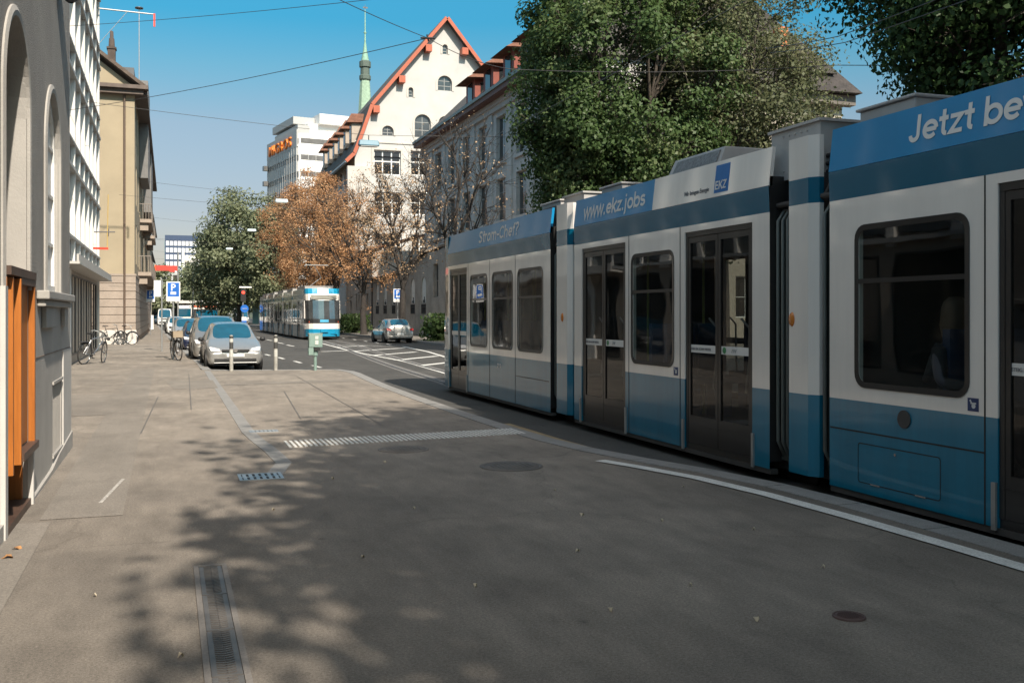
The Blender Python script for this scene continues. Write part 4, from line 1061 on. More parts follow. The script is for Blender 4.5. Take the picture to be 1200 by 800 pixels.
m = MB(); Vf.box(m, -0.5, 11.1, 13.5, 14.05, 0.004, 0.6); m.build('cornice', mat('dark_cornice', (0.14, 0.12, 0.105), 0.7), b)
m = MB(); m.box(34.2, 47.9, 14.4, 35.8, 51, 15.3); m.add([(34.0, 47.7, 15.3), (36.0, 47.7, 15.3), (36.0, 51, 15.3), (34.0, 51, 15.3), (35.0, 47.9, 16.0), (35.0, 51, 16.0)], [(0, 1, 4), (1, 2, 5, 4), (2, 3, 5), (3, 0, 4, 5)]); m.build('dormer', M_villaroof, rf)
m = MB(); m.box(33.45, 49.6, 15.5, 34.1, 50.2, 18.3); m.build('chimney', M_lit_edge, rf)  # box coloured as the sunlit orange edge of a dormer, not a real chimney
tb = thing('terrace_building', 'beige street building largely hidden behind the nearest green trees', 'building', (21, 14, 0))
Tf = Fr((21, 0, 0), (0, 1, 0), (-1, 0, 0))
ops = [(-14.0+3*k, -12.6+3*k, z, z+2) for k in range(11) for z in (0.9, 4.3, 7.7)]
m = MB(); wall(m, Tf, -16, 19, 0, 10.6, ops, 0.2); m.quad((21, 19, 0), (30, 19, 0), (30, 19, 10.6), (21, 19, 10.6)); m.quad((21, -16, 0), (30, -16, 0), (30, -16, 10.6), (21, -16, 10.6)); m.build('wall', mat('beige_villa_render', (0, 0, 0)), tb, recalc=False)
for o in ops: window(Tf, o, 0.16, M_wframe, M_glass_d, tb, 2, 2, 0.07)
m = MB(); m.hexa([(20.4, -16.4, 10.4), (20.4, 19.4, 10.4), (30.6, 19.4, 10.4), (30.6, -16.4, 10.4)], [(24, -14, 13.4), (24, 17, 13.4), (27, 17, 13.4), (27, -14, 13.4)]); m.build('roof', M_slate, tb)

# ---- far things
b = thing('church_spire', 'slender green copper church spire rising behind the white gabled roof', 'spire', (31.65, 169, 0))
m = MB(); m.box(29.4, 166.8, 0, 33.9, 171.2, 24); m.build('tower', M_greystone, b)
m = MB(); m.lathe([(2.3, 24), (1.35, 33), (0.82, 41.4)], (31.65, 169, 0), 8, smooth=False); m.build('spire_roof', mat('pale_copper', (0.30, 0.42, 0.31), 0.7, var=0.25), b)
m = MB(); m.lathe([(0.85, 41.4), (1.0, 41.6), (1.0, 42.2), (0.8, 42.4), (0.78, 43.6), (1.0, 43.7), (1.0, 44.6), (0.75, 44.8)], (31.65, 169, 0), 12, smooth=False); m.build('lantern', mat('dark_copper', (0.09, 0.12, 0.10), 0.6), b)
m = MB(); m.lathe([(0.7, 44.8), (0.34, 46.6), (0.16, 48), (0.12, 49.5), (0.07, 53.5), (0, 53.6)], (31.65, 169, 0), 8); m.lathe([(0, 49.3), (0.3, 49.6), (0, 49.9)], (31.65, 169, 0), 8); m.build('needle', M_copper, b)
m = MB(); m.bar((31.3, 169, 53.9), (32.1, 169, 53.9), 0.06, 0.25); m.bar((31.65, 169, 53.4), (31.65, 169, 54.4), 0.06, 0.06); m.build('weather_vane', M_steel_d, b)

# high-rise with orange roof lettering
b = thing('high_rise', 'white and grey banded high-rise with orange roof lettering', 'building', (29.5, 244, 0))
ang = math.radians(10.4)
ca, sa = math.cos(ang), math.sin(ang)
Rf = Fr((29.5, 244, 0), (ca, sa, 0), (sa, -ca, 0))          # towards the camera
Lf = Fr((29.5, 244, 0), (-sa, ca, 0), (-ca, -sa, 0))        # towards the street
M_hw = mat('high_rise_white', (0.78, 0.77, 0.75), 0.7, var=0.03); M_hg = mat('high_rise_grey', (0.42, 0.42, 0.41), 0.6, var=0.06); M_hb = mat('high_rise_glass_band', (0.15, 0.145, 0.14), 0.25, var=0.25, vscale=0.8)
def hbox(mb, u0, u1, v0, v1, z0, z1, mi=0):
    q = [Rf.p(u, 0, -v) for u, v in ((u0, v0), (u1, v0), (u1, v1), (u0, v1))]
    return mb.hexa([(p.x, p.y, z0) for p in q], [(p.x, p.y, z1) for p in q], mi)
m = MB(); hbox(m, 0.03, 30, 0.03, 26, 0, 45.2); m.build('tower_body', M_hw, b)
m = MB()
for k in range(10): Lf.box(m, 0.3, 26, 4.0+k*4.0, 6.7+k*4.0, 0.0, 0.35)
Lf.box(m, 0.1, 26, 42.0, 46.2, -0.3, 0.4); m.build('grey_bands', M_hg, b)
m = MB()
for k in range(10): Lf.box(m, 0.0, 26.4, 6.7+k*4.0, 8.0+k*4.0, -0.1, 0.18)
for k in range(10): Rf.box(m, 0.6, 30, 7.0+k*4.0, 8.2+k*4.0, -0.1, 0.06)
m.build('window_bands', M_hb, b)
m = MB()
for k in range(14): Lf.box(m, 0.4+k*1.9, 0.55+k*1.9, 4.0, 42.0, 0.3, 0.45)
for k in range(16): Rf.box(m, 0.5+k*1.9, 0.62+k*1.9, 3.0, 42.0, 0.05, 0.10)
m.build('mullions', M_hg, b)
m = MB(); hbox(m, 3, 30, 2, 24, 45.2, 48.2); hbox(m, 5.5, 17, 0.5, 22, 48.2, 50.6); m.build('penthouse', M_hw, b)
m = MB(); hbox(m, 17, 25, 1.5, 22, 48.2, 50.0); hbox(m, -0.05, 5.4, 4, 22, 48.2, 50.0); hbox(m, 0, 3, 0.5, 20, 45.3, 47.4); m.build('plant_room', M_hg, b)
for k in range(9):
    m = MB(); hbox(m, -1.6, 0.1, 24.5, 26.0, 7.2+k*4.0, 8.4+k*4.0); m.build('corner_balcony', M_hb, b)
M_or = mat('orange_letters', (0.85, 0.22, 0.02), 0.5, var=0.03)
lt = text('MIGROS', 3.5, Fr((29.5, 244, 0), (sa, -ca, 0), (-ca, -sa, 0)), -23.5, 42.6, 0.5, M_or, b, 'roof_lettering', bold=0.02, ext=0.3, sx=1.35, space=1.18)

b = thing('grid_tower', 'far office tower with a white window grid and dark blue top', 'building', (3.8, 424, 0))
M_bl = mat('navy_cladding', (0.035, 0.06, 0.12), 0.5); M_gr = mat('white_grid_panel', (0.70, 0.70, 0.70), 0.5, var=0.04); M_te = mat('teal_glass', (0.16, 0.30, 0.31), 0.2, var=0.1)
m = MB(); m.box(-1.6, 424, 0, 12.5, 438, 33.4); m.build('tower_body', M_bl, b)
m = MB()
for i in range(9):
    for j in range(10): m.box(-1.2+i*1.5, 423.9, 30.2-1.0-j*2.75, -1.2+i*1.5+1.15, 423.995, 30.2+0.85-j*2.75)
m.build('white_panels', M_gr, b)
m = MB()
for j in range(10): m.box(-1.75, 424.2, 28.9-j*2.75, -1.605, 438, 30.9-j*2.75)
m.build('side_glazing', M_te, b)
b = thing('white_silo_building', 'white rounded building block in front of the far grid tower', 'building', (5, 232, 0))
m = MB(); m.box(2.65, 231, 0, 3.2, 240, 15.7); m.lathe([(2.6, 0), (2.6, 13.2)], (6.0, 235, 0), 24); m.lathe([(2.9, 13.2), (2.9, 14.6), (0, 14.6)], (6.0, 235, 0), 24); m.build('wall', M_white, b)
m = MB(); m.lathe([(2.63, 11.9), (2.63, 12.4)], (6.0, 235, 0), 24); m.build('dark_band', M_hg, b)
b = thing('station_pavilion', 'long low pavilion with a flat pale roof closing the end of the street', 'building', (6, 178, 0))
m = MB(); m.box(-5.5, 174, 3.4, 24, 186, 3.85); m.build('flat_roof', mat('pale_concrete', (0.45, 0.45, 0.42), 0.8), b)
m = MB(); m.box(-3, 179, ROAD, 9.5, 184, 3.4); m.build('wall', mat('dark_green_glass', (0.05, 0.075, 0.07), 0.3, var=0.3), b)
m = MB()
for k in range(6): m.cyl((-4.5+5*k, 175, ROAD), (-4.5+5*k, 175, 3.4), 0.12)
m.build('posts', M_metal, b)
for k in range(3):
    m = MB(); m.box(10.5+1.6*k, 178.5, ROAD, 11.6+1.6*k, 178.6, 3.0); m.build('glass_screen', M_te, b)
b = thing('red_sign_hall', 'small far building under a red roof sign, above the parking sign', 'building', (0, 215, 0))
m = MB(); m.box(-6, 215, 0, 2.0, 225, 10.2); m.build('wall', M_hg, b)
m = MB(); m.box(-3.2, 214.9, 10.2, 1.1, 215.1, 11.3); m.build('roof_sign', mat('signal_red', (0, 0, 0)), b)
m = MB()
for k in range(4): m.box(-2.5+k*1.1, 214.93, 8.3, -1.8+k*1.1, 214.995, 9.6)
m.build('window', M_glass_d, b)
for i, (x, y, z, w_, lab) in enumerate([(-38, 560, 16, 16, 'pale far house low on the hillside, leftmost'), (-18, 590, 20, 13, 'pale far house higher up the hillside'), (-8, 540, 12, 12, 'pale far house on the hillside nearest the grid tower'), (26, 540, 14, 16, 'far pale house on the hillside behind the street trees')]):
    b = thing('hillside_house', lab, 'house', (x, y, 0), 0, 'far hillside houses')
    m = MB(); m.box(x-w_/2, y, 0, x+w_/2, y+10, z+7); m.build('wall', M_white, b)
    m = MB(); m.add([(x-w_/2-.5, y-.5, z+7), (x+w_/2+.5, y-.5, z+7), (x+w_/2+.5, y+10.5, z+7), (x-w_/2-.5, y+10.5, z+7), (x-w_/4, y+5, z+11), (x+w_/4, y+5, z+11)], [(0, 1, 5, 4), (1, 2, 5), (2, 3, 4, 5), (3, 0, 4)]); m.build('roof', M_rtile, b)
h = MB()
n_ = 60
for i in range(n_):
    for j in range(8): pass
gx = [-900 + 1800*i/n_ for i in range(n_+1)]; gy = [480 + 160*j for j in range(9)]
hv = lambda x, y: -1 + max(0, (y-480)/1280)*44*(1+0.3*math.sin(x*0.006+1)+0.15*math.sin(x*0.021))
h.add([(x, y, hv(x, y)) for y in gy for x in gx], [(j*(n_+1)+i, j*(n_+1)+i+1, (j+1)*(n_+1)+i+1, (j+1)*(n_+1)+i) for j in range(8) for i in range(n_)], smooth=True)
struct('hill', h, mat('wooded_hill', (0.06, 0.075, 0.045), 0.95, var=0.5, vscale=0.03, fine=0.5, fscale=0.15))
# ================================================================== TREES
def crown_points(n, centre, radii, lumps=5, seed=0, hollow=0.55):
    """attractor points through an uneven crown: an ellipsoid whose radius is modulated by lumps"""
    r = np.random.default_rng(seed)
    dirs = r.normal(size=(lumps, 3)); dirs /= np.linalg.norm(dirs, axis=1)[:, None]
    amp = r.uniform(-0.22, 0.28, lumps)
    out = []
    while len(out) < n:
        d = r.normal(size=3); d /= np.linalg.norm(d)
        k = 1 + sum(a*max(0, float(d@e))**3 for a, e in zip(amp, dirs))
        k *= 1 + 0.30*mnoise.noise(V(d)*2.4 + V((seed*3.1, 0, 0)))
        t = r.uniform(hollow**3, 1)**(1/3)
        out.append(np.array(centre) + d*k*t*np.array(radii))
    return np.array(out)

def kgroups(pts, k, r):
    k = min(k, len(pts)); c = pts[r.choice(len(pts), k, replace=False)]
    for _ in range(5):
        a = np.argmin(((pts[:, None]-c[None])**2).sum(2), 1)
        c = np.array([pts[a == i].mean(0) if (a == i).any() else c[i] for i in range(k)])
    return [np.where(a == i)[0] for i in range(k) if (a == i).any()]

def tree(name, label, base, trunk_h, trunk_r, centre, radii, npts, leaves, leaf, lm, seed, group, cat='tree', spread=0.42,
         bark=None, k1=6, k2=5, hollow=0.5, twigs=True, lumps=6, lean=(0, 0), droop=0.0):
    bark = bark or M_bark
    r = np.random.default_rng(seed)
    t = thing(name, label, cat, (base[0], base[1], 0), 0, group)
    pts = crown_points(npts, centre, radii, lumps, seed, hollow)
    m = MB()
    fork = V((base[0]+lean[0], base[1]+lean[1], trunk_h)); b0 = V((base[0], base[1], base[2] if len(base) > 2 else 0))
    mid = b0.lerp(fork, 0.5) + V((r.uniform(-.12, .12), r.uniform(-.12, .12), 0))
    m.tube([b0-V((0, 0, 0.1)), b0+V((0, 0, 0.25)), mid, fork], trunk_r, 10, radii=[trunk_r*1.5, trunk_r*1.08, trunk_r*0.92, trunk_r*0.8])
    def limb(p, q, r0, r1, n=4, sides=6, sag=0.25):
        p, q = V(p), V(q); L = (q-p).length
        c = p.lerp(q, 0.45) + UP*L*sag*0.5 + V(r.normal(size=3))*L*0.08
        ps = []
        for i in range(n+1):
            s = i/n; ps.append(p*(1-s)**2 + c*2*s*(1-s) + q*s*s)
        m.tube(ps, r0, sides, radii=[r0 + (r1-r0)*i/n for i in range(n+1)])
        return ps
    for g1 in kgroups(pts, k1, r):
        P1 = pts[g1]; c1 = P1.mean(0)
        e1 = V(np.array(fork)*0.42 + c1*0.58)
        limb(fork, e1, trunk_r*0.55, trunk_r*0.30, 5, 7, 0.2)
        for g2 in kgroups(P1, k2, r):
            P2 = P1[g2]; c2 = P2.mean(0)
            e2 = V(np.array(e1)*0.35 + c2*0.65)
            limb(e1, e2, trunk_r*0.26, trunk_r*0.13, 4, 5, 0.1)
            for q in P2: limb(e2, q, trunk_r*0.11, 0.012, 3, 4, 0.05)
            if twigs:
                for q in P2:
                    for _ in range(4):
                        d = V(r.normal(size=3)); d.normalize()
                        limb(V(q)*0.6 + e2*0.4, V(q) + d*spread*1.3, 0.013, 0.006, 2, 3, 0)
    m.build('trunk', bark, t, recalc=False)
    if leaves:
        per = r.multinomial(leaves, r.dirichlet(np.ones(len(pts))*2.5))
        cen = np.repeat(pts, per, axis=0); n = len(cen)
        off = np.clip(r.normal(size=(n, 3)), -1.6, 1.6)*spread*np.array([1, 1, 0.8])
        off[:, 2] -= droop*np.abs(r.normal(size=n))
        c = cen + off
        outw = c - np.array(centre); outw /= np.linalg.norm(outw, axis=1)[:, None] + 1e-6
        cl = off / (np.linalg.norm(off, axis=1)[:, None] + 1e-6)
        nrm = r.normal(size=(n, 3))*0.55 + outw*0.55 + cl*0.6 + np.array([0, 0, 0.45]); nrm /= np.linalg.norm(nrm, axis=1)[:, None]
        a = np.cross(nrm, r.normal(size=(n, 3))); a /= np.linalg.norm(a, axis=1)[:, None]
        bb = np.cross(nrm, a)
        s = leaf*r.uniform(0.6, 1.25, n)[:, None]
        fold = nrm*s*0.18
        vs = np.stack([c - a*s*0.55, c + bb*s*0.36 + fold, c + a*s*0.55, c - bb*s*0.36 + fold], 1).reshape(-1, 3)
        vs = vs - np.array([base[0], base[1], 0])
        me = bpy.data.meshes.new('crown')
        me.vertices.add(4*n); me.vertices.foreach_set('co', vs.astype(np.float32).ravel())
        me.loops.add(4*n); me.loops.foreach_set('vertex_index', np.arange(4*n, dtype=np.int32))
        me.polygons.add(n); me.polygons.foreach_set('loop_start', np.arange(0, 4*n, 4, dtype=np.int32))
        me.polygons.foreach_set('loop_total', np.full(n, 4, dtype=np.int32))
        me.materials.append(lm); me.update(calc_edges=True); me.validate()
        link('crown', me, t)
    return t

LG = leafmat('plane_leaf', (0.044, 0.082, 0.025), (0.090, 0.145, 0.048), (0.18, 0.205, 0.09), 0.40)
LG2 = leafmat('olive_leaf', (0.080, 0.090, 0.044), (0.13, 0.145, 0.070), (0.22, 0.21, 0.115), 0.40)
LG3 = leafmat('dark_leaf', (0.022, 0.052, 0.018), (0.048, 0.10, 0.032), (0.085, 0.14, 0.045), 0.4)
LG4 = leafmat('far_leaf', (0.13, 0.155, 0.085), (0.21, 0.235, 0.135), (0.32, 0.33, 0.20), 0.35)
LBR = leafmat('brown_leaf', (0.30, 0.150, 0.065), (0.52, 0.29, 0.145), (0.66, 0.45, 0.26), 0.35)
LBR2 = leafmat('straw_leaf', (0.32, 0.20, 0.115), (0.48, 0.335, 0.21), (0.58, 0.45, 0.31), 0.3)
GG, GB, GF = 'green street trees behind the near tram', 'trees with brown dried leaves on the right', 'green trees at the end of the street'
tree('broadleaf_tree', 'large bright green tree behind the near tram, in front of the red dormers', (17.2, 36.8), 4.2, 0.32, (16.9, 36.6, 10.4), (4.1, 4.2, 7.2), 460, 115000, 0.155, LG, 3, GG, spread=0.37, k1=8, k2=7, hollow=0.6)
tree('broadleaf_tree', 'olive brown green tree behind the near tram, before the dark roofed villa', (21.9, 36.6), 4.4, 0.32, (21.7, 36.5, 10.4), (4.0, 4.0, 6.2), 300, 52000, 0.145, LG2, 5, GG, spread=0.46, k1=8, k2=6, hollow=0.4)
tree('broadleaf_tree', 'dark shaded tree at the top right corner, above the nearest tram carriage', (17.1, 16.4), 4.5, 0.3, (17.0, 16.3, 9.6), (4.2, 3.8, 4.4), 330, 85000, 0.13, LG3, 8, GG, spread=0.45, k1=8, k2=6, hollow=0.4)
# trees standing just out of the picture, whose shade falls on the foreground
tree('broadleaf_tree', 'leafy street tree on the planted island beside the tram track, just out of view', (9.6, -2.2), 5.6, 0.32, (9.1, -2.1, 10.2), (6.0, 6.2, 3.4), 260, 110000, 0.30, LG, 12, GG, hollow=0.1, spread=0.80, twigs=False)
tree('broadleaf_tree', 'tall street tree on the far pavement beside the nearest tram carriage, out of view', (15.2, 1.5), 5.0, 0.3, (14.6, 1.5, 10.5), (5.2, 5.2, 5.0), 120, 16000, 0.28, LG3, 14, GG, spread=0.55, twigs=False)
tree('broadleaf_tree', 'spreading street tree behind the camera on the planted island, out of view', (9.7, -9.4), 5.6, 0.32, (9.4, -9.4, 10.2), (5.6, 5.0, 3.4), 180, 70000, 0.30, LG, 17, GG, hollow=0.1, spread=0.8, twigs=False)
# far green group
tree('broadleaf_tree', 'tall pale green tree at the far end of the street, highest of its group', (8.9, 139), 3.6, 0.36, (8.7, 139, 11.0), (5.0, 5, 8.4), 150, 20000, 0.36, LG4, 21, GF, spread=0.75, twigs=False)
tree('broadleaf_tree', 'pale green tree at the street end, on the side of the parked cars', (7.0, 147), 3.6, 0.34, (7.0, 147, 8.4), (4.4, 4.4, 6.2), 120, 15000, 0.36, LG4, 22, GF, spread=0.75, twigs=False)
tree('broadleaf_tree', 'green tree at the far end of the street, next to the brown trees', (12.6, 133), 3.4, 0.34, (12.5, 133, 9.6), (4.0, 4.4, 6.8), 120, 15000, 0.36, LG4, 23, GF, spread=0.75, twigs=False)
tree('broadleaf_tree', 'small dark tree over the pavilion roof at the end of the street', (5.8, 200), 3, 0.3, (5.8, 200, 6.4), (4.2, 5, 4.0), 70, 4500, 0.7, LG4, 24, GF, spread=0.9, twigs=False)
tree('broadleaf_tree', 'broad low tree behind the pavilion at the end of the street', (14, 200), 3, 0.3, (14, 200, 8.5), (8.5, 6, 6.5), 90, 6000, 0.7, LG4, 25, GF, spread=1.0, twigs=False)
tree('broadleaf_tree', 'small green tree on the left pavement end beside the red sign', (-2.4, 168), 2.5, 0.2, (-2.3, 168, 5.6), (2.6, 2.6, 3.4), 40, 2500, 0.5, LG4, 26, GF, spread=0.6, twigs=False)
# brown row on the right
tree('chestnut_tree', 'dense orange brown tree farthest along the right row, in front of the high-rise', (14.6, 108), 3.4, 0.30, (13.9, 108, 9.8), (4.1, 4.6, 6.6), 330, 46000, 0.15, LBR, 31, GB, spread=0.40)
tree('chestnut_tree', 'orange brown tree in the right row behind the far tram', (14.5, 92), 3.2, 0.28, (13.6, 92, 8.8), (3.8, 4.2, 5.4), 280, 19000, 0.14, LBR, 32, GB, spread=0.34, twigs=True)
tree('chestnut_tree', 'sparse brown tree with a forked dark trunk in front of the arched wall', (14.35, 63.5), 3.2, 0.22, (14.2, 63.5, 7.9), (3.4, 3.4, 4.0), 200, 4000, 0.13, LBR2, 33, GB, spread=0.30, bark=M_bark_d, hollow=0.3)
tree('chestnut_tree', 'orange brown tree in the right row between the sparse tree and the denser ones', (14.5, 78), 3.2, 0.25, (13.9, 78, 7.6), (3.4, 3.8, 4.4), 220, 6000, 0.135, LBR, 36, GB, spread=0.30, bark=M_bark_d)
tree('bare_tree', 'almost leafless dark tree directly behind the tail of the near tram', (14.4, 51.5), 3.6, 0.22, (14.8, 51.5, 8.4), (3.2, 3.2, 4.4), 160, 600, 0.12, LBR2, 34, GB, spread=0.5, bark=M_bark_d, hollow=0.2)
# bushes
def bush(label, x, y, rx, ry, h, n, seed, group='green bushes along the old wall'):
    t = thing('bush', label, 'bush', (x, y, 0), 0, group)
    m = MB()
    r = np.random.default_rng(seed)
    for k in range(14):
        m.tube([(x, y, 0), (x + r.uniform(-rx, rx)*.5, y + r.uniform(-ry, ry)*.5, h*.5), (x + r.uniform(-rx, rx)*.8, y + r.uniform(-ry, ry)*.8, h*r.uniform(.6, .95))], 0.02, 4)
    m.build('stems', M_bark, t, recalc=False)
    c = np.array([x, y, h*0.45]) + np.clip(r.normal(size=(n, 3)), -1.9, 1.9)*np.array([rx, ry, h*0.5])*0.5
    c[:, 2] = np.abs(c[:, 2])
    nrm = r.normal(size=(n, 3)); nrm /= np.linalg.norm(nrm, axis=1)[:, None]
    a = np.cross(nrm, r.normal(size=(n, 3))); a /= np.linalg.norm(a, axis=1)[:, None]; bb = np.cross(nrm, a); s = 0.15*r.uniform(.6, 1.3, n)[:, None]
    vs = np.stack([c-a*s, c+bb*s*.6, c+a*s, c-bb*s*.6], 1).reshape(-1, 3)
    m2 = MB(); m2.add(vs.tolist(), [(4*i, 4*i+1, 4*i+2, 4*i+3) for i in range(n)]); m2.build('foliage', LG, t, recalc=False)
bush('dark green bush at the wall foot right beside the tail of the near tram', 15.6, 58.5, 1.1, 1.2, 1.7, 1500, 1)
bush('small green bush in front of the parked silver car by the arched wall', 15.9, 73, 1.0, 1.0, 1.1, 900, 2)
bush('low green bush beside the front of the far tram', 14.9, 86, 1.6, 2.0, 1.7, 1600, 3)
# ================================================================== TRAMS
P_white = mat('tram_white_paint', (0.81, 0.765, 0.715), 0.26, var=0.045, vscale=5, stretch=(1, 1, 0.12), coat=0.9, coat_ior=1.7, bump=0.03, bscale=1.2)
P_blue = mat('tram_blue_paint', (0.002, 0.155, 0.258), 0.28, var=0.14, vscale=5, stretch=(1, 1, 0.15), coat=0.6, coat_ior=1.6, bump=0.03, bscale=1.2)
P_stripe = mat('tram_stripe_blue', (0.002, 0.108, 0.19), 0.2, var=0.04, coat=0.55, coat_ior=1.5, bump=0.05, bscale=0.9)
P_board = mat('advert_blue', (0.002, 0.215, 0.46), 0.30, var=0.04, coat=0.22, bump=0.03, bscale=0.9)
P_roofg = mat('tram_roof_grey', (0.40, 0.39, 0.38), 0.5, var=0.12, vscale=2, bump=0.05)
P_under = mat('tram_underframe', (0.055, 0.052, 0.05), 0.7, var=0.2)
P_door = mat('tram_door_black', (0.024, 0.023, 0.023), 0.30, var=0.1, coat=0.2)
P_bell = mat('bellows_rubber', (0.040, 0.048, 0.045), 0.6, var=0.2, vscale=3)
P_bell2 = mat('bellows_ridge', (0.12, 0.13, 0.12), 0.5, var=0.1)
P_lette = mat('white_lettering', (0.70, 0.69, 0.67), 0.4, var=0.02)
P_sky = mat('tram_cyan_front', (0.010, 0.26, 0.45), 0.2, var=0.03, coat=0.6)
P_int = mat('tram_interior', (0.25, 0.25, 0.24), 0.6, var=0.1)
P_floor = mat('tram_floor', (0.05, 0.05, 0.052), 0.7)
P_seat = mat('tram_seat_blue', (0.03, 0.06, 0.13), 0.8, var=0.15)
P_pole = mat('tram_grab_pole', (0.35, 0.40, 0.10), 0.35)
G_tram = glass('tram_window_glass', (0.50, 0.55, 0.53), 0.065)
G_door = glass('tram_door_glass', (0.38, 0.40, 0.39), 0.045)
G_film = glass('tram_filmed_glass', (0.30, 0.30, 0.285), 0.13, 0.05, 0.05)
ZS, ZB_, ZT, ZA, ZU = 0.03, 0.835, 2.635, 2.90, 3.30       # skirt, blue/white line, stripe, board, board top

def carriage(root, y0, y1, items, board, near=True, seams=(), board_to=None, interior=True, film=()):
    """one tram carriage between y0 < y1 in root space. items: ('door'|'win', ya, yb)"""
    cm = MB(); fr = Fr((-1.2, 0, 0), (0, 1, 0), (-1, 0, 0)); fl = Fr((1.2, 0, 0), (0, 1, 0), (1, 0, 0))
    wins = [(a, b) for k, a, b in items if k == 'win']; doors = [(a, b) for k, a, b in items if k == 'door']
    I = 0.045
    ops = [(a+I, b-I, 0.955+I, 2.385-I) for a, b in wins]
    dops = [(a, b, ZS, 2.56) for a, b in doors]
    for f in (fr, fl):
        wall(cm, f, y0, y1, ZB_, ZT, ops, 0.05, 0, cuts=[(a, b, ZB_, 2.56) for a, b in doors])
        wall(cm, f, y0, y1, ZS, ZB_, [], 0.05, 1, cuts=[(a, b, ZS, ZB_) for a, b in doors])
        for a, b in doors:
            for s_ in (a, b):
                for za, zb, mi in ((ZS, ZB_, 1), (ZB_, 2.56, 0)): cm.quad(f.p(s_, za), f.p(s_, zb), f.p(s_, zb, -.07), f.p(s_, za, -.07), mi)
            cm.quad(f.p(a, 2.56), f.p(b, 2.56), f.p(b, 2.56, -.07), f.p(a, 2.56, -.07), 0)
        cm.quad(f.p(y0, ZT), f.p(y1, ZT), f.p(y1, ZA, 0.012), f.p(y0, ZA, 0.012), 2)
        cm.quad(f.p(y0, ZT), f.p(y1, ZT), f.p(y1, ZT, -.05), f.p(y0, ZT, -.05), 2)
    # end walls, roof deck, ceiling, floor
    for y in (y0, y1):
        for x0, x1, z0, z1 in ((-1.199, -0.75, 0.1, 3.0), (0.75, 1.199, 0.1, 3.0), (-0.75, 0.75, 2.3, 3.0)):
            cm.quad((x0, y, z0), (x1, y, z0), (x1, y, z1), (x0, y, z1), 3)
    cm.quad((-1.199, y0, 2.95), (1.199, y0, 2.95), (1.199, y1, 2.95), (-1.199, y1, 2.95), 4)
    cm.quad((-1.19, y0, 2.5), (1.19, y0, 2.5), (1.19, y1, 2.5), (-1.19, y1, 2.5), 5)
    cm.quad((-1.19, y0, 0.33), (1.19, y0, 0.33), (1.19, y1, 0.33), (-1.19, y1, 0.33), 6)
    cm.quad((-1.16, y0, 0.12), (1.16, y0, 0.12), (1.16, y1, 0.12), (-1.16, y1, 0.12), 7)
    car = cm.build('carriage', [P_white, P_blue, P_stripe, P_door, P_roofg, P_int, P_floor, P_under], root, recalc=False)
    for sgn, f in ((-1, fr), (1, fl)):
        # advert board above the stripe, leaning in a little
        m = MB()
        segs = board if sgn < 0 else [(y0, y1, 0)]
        for a, b, mi in segs:
            m.hexa([f.p(a, ZA+0.004, -0.03), f.p(b, ZA+0.004, -0.03), f.p(b, ZA+0.004, 0.012), f.p(a, ZA+0.004, 0.012)],
                   [f.p(a, ZU, -0.075), f.p(b, ZU, -0.075), f.p(b, ZU, -0.035), f.p(a, ZU, -0.035)], mi)
        m.build('advert_board', [P_board, P_white], car)
        # skirt rail along the bottom
        m = MB(); f.box(m, y0, y1, ZS-0.055, ZS-0.003, -0.10, -0.012); m.build('skirt_rail', P_under, car)
        if seams and sgn < 0:
            for s in seams:
                m = MB(); f.box(m, s-0.007, s+0.007, ZS, ZT, 0.001, 0.003); m.build('panel_seam', M_rubber, car)
        for a, b in wins:
            out, inn = rrect(a, b, 0.955, 2.385, 0.13), rrect(a+0.05, b-0.05, 1.005, 2.335, 0.09)
            m = MB(); n = len(out)
            for k in range(n):
                j = (k+1) % n
                m.hexa([f.p(*out[k], 0.001), f.p(*out[j], 0.001), f.p(*inn[j], 0.001), f.p(*inn[k], 0.001)],
                       [f.p(*out[k], 0.008), f.p(*out[j], 0.008), f.p(*inn[j], 0.003), f.p(*inn[k], 0.003)])
            f.box(m, a+0.05, b-0.05, 1.87, 1.91, -0.010, 0.002)
            wo = m.build('window', P_door, car)
            m = MB(); m.add([f.p(u, z, -0.006) for u, z in inn], [tuple(range(len(inn)))])
            m.build('window_pane', G_film if any(abs(a-q) < .01 for q in film) else G_tram, car, recalc=False)
        for a, b in doors:
            m = MB(); e = 0.05; c = (a+b)/2
            two = (b-a) > 1.35 or True
            f.box(m, a, a+e, 0.10, 2.56, -0.06, -0.015, 0); f.box(m, b-e, b, 0.10, 2.56, -0.06, -0.015, 0); f.box(m, a+e, b-e, 2.50, 2.56, -0.06, -0.015, 0)
            lw = [(a+e, c-0.006), (c+0.006, b-e)]
            for q0, q1 in lw:
                k = 0.05
                f.box(m, q0, q0+k, 0.10, 2.495, -0.055, -0.02, 0); f.box(m, q1-k, q1, 0.10, 2.495, -0.055, -0.02, 0)
                f.box(m, q0+k, q1-k, 2.43, 2.495, -0.055, -0.02, 0); f.box(m, q0+k, q1-k, 0.10, 0.42, -0.055, -0.02, 0)
                m.quad(f.p(q0+k, 0.42, -0.034), f.p(q1-k, 0.42, -0.034), f.p(q1-k, 2.43, -0.034), f.p(q0+k, 2.43, -0.034), 1)
                # grab handle behind the glass
                cc = (q0+q1)/2
                m.tube([f.p(cc-0.12, 0.75, -0.09), f.p(cc-0.14, 1.1, -0.12), f.p(cc-0.14, 1.45, -0.12), f.p(cc+0.02, 1.55, -0.12)], 0.014, 6, 2)
            f.box(m, a, b, ZS, 0.097, -0.07, -0.022, 0)
            do = m.build('door', [P_door, G_door, M_metal], car)
            m = MB()
            # white band over the door leaves
            f.box(m, a+e+0.02, c-0.02, 1.155, 1.245, -0.033, -0.030); f.box(m, c+0.02, b-e-0.02, 1.155, 1.245, -0.033, -0.030)
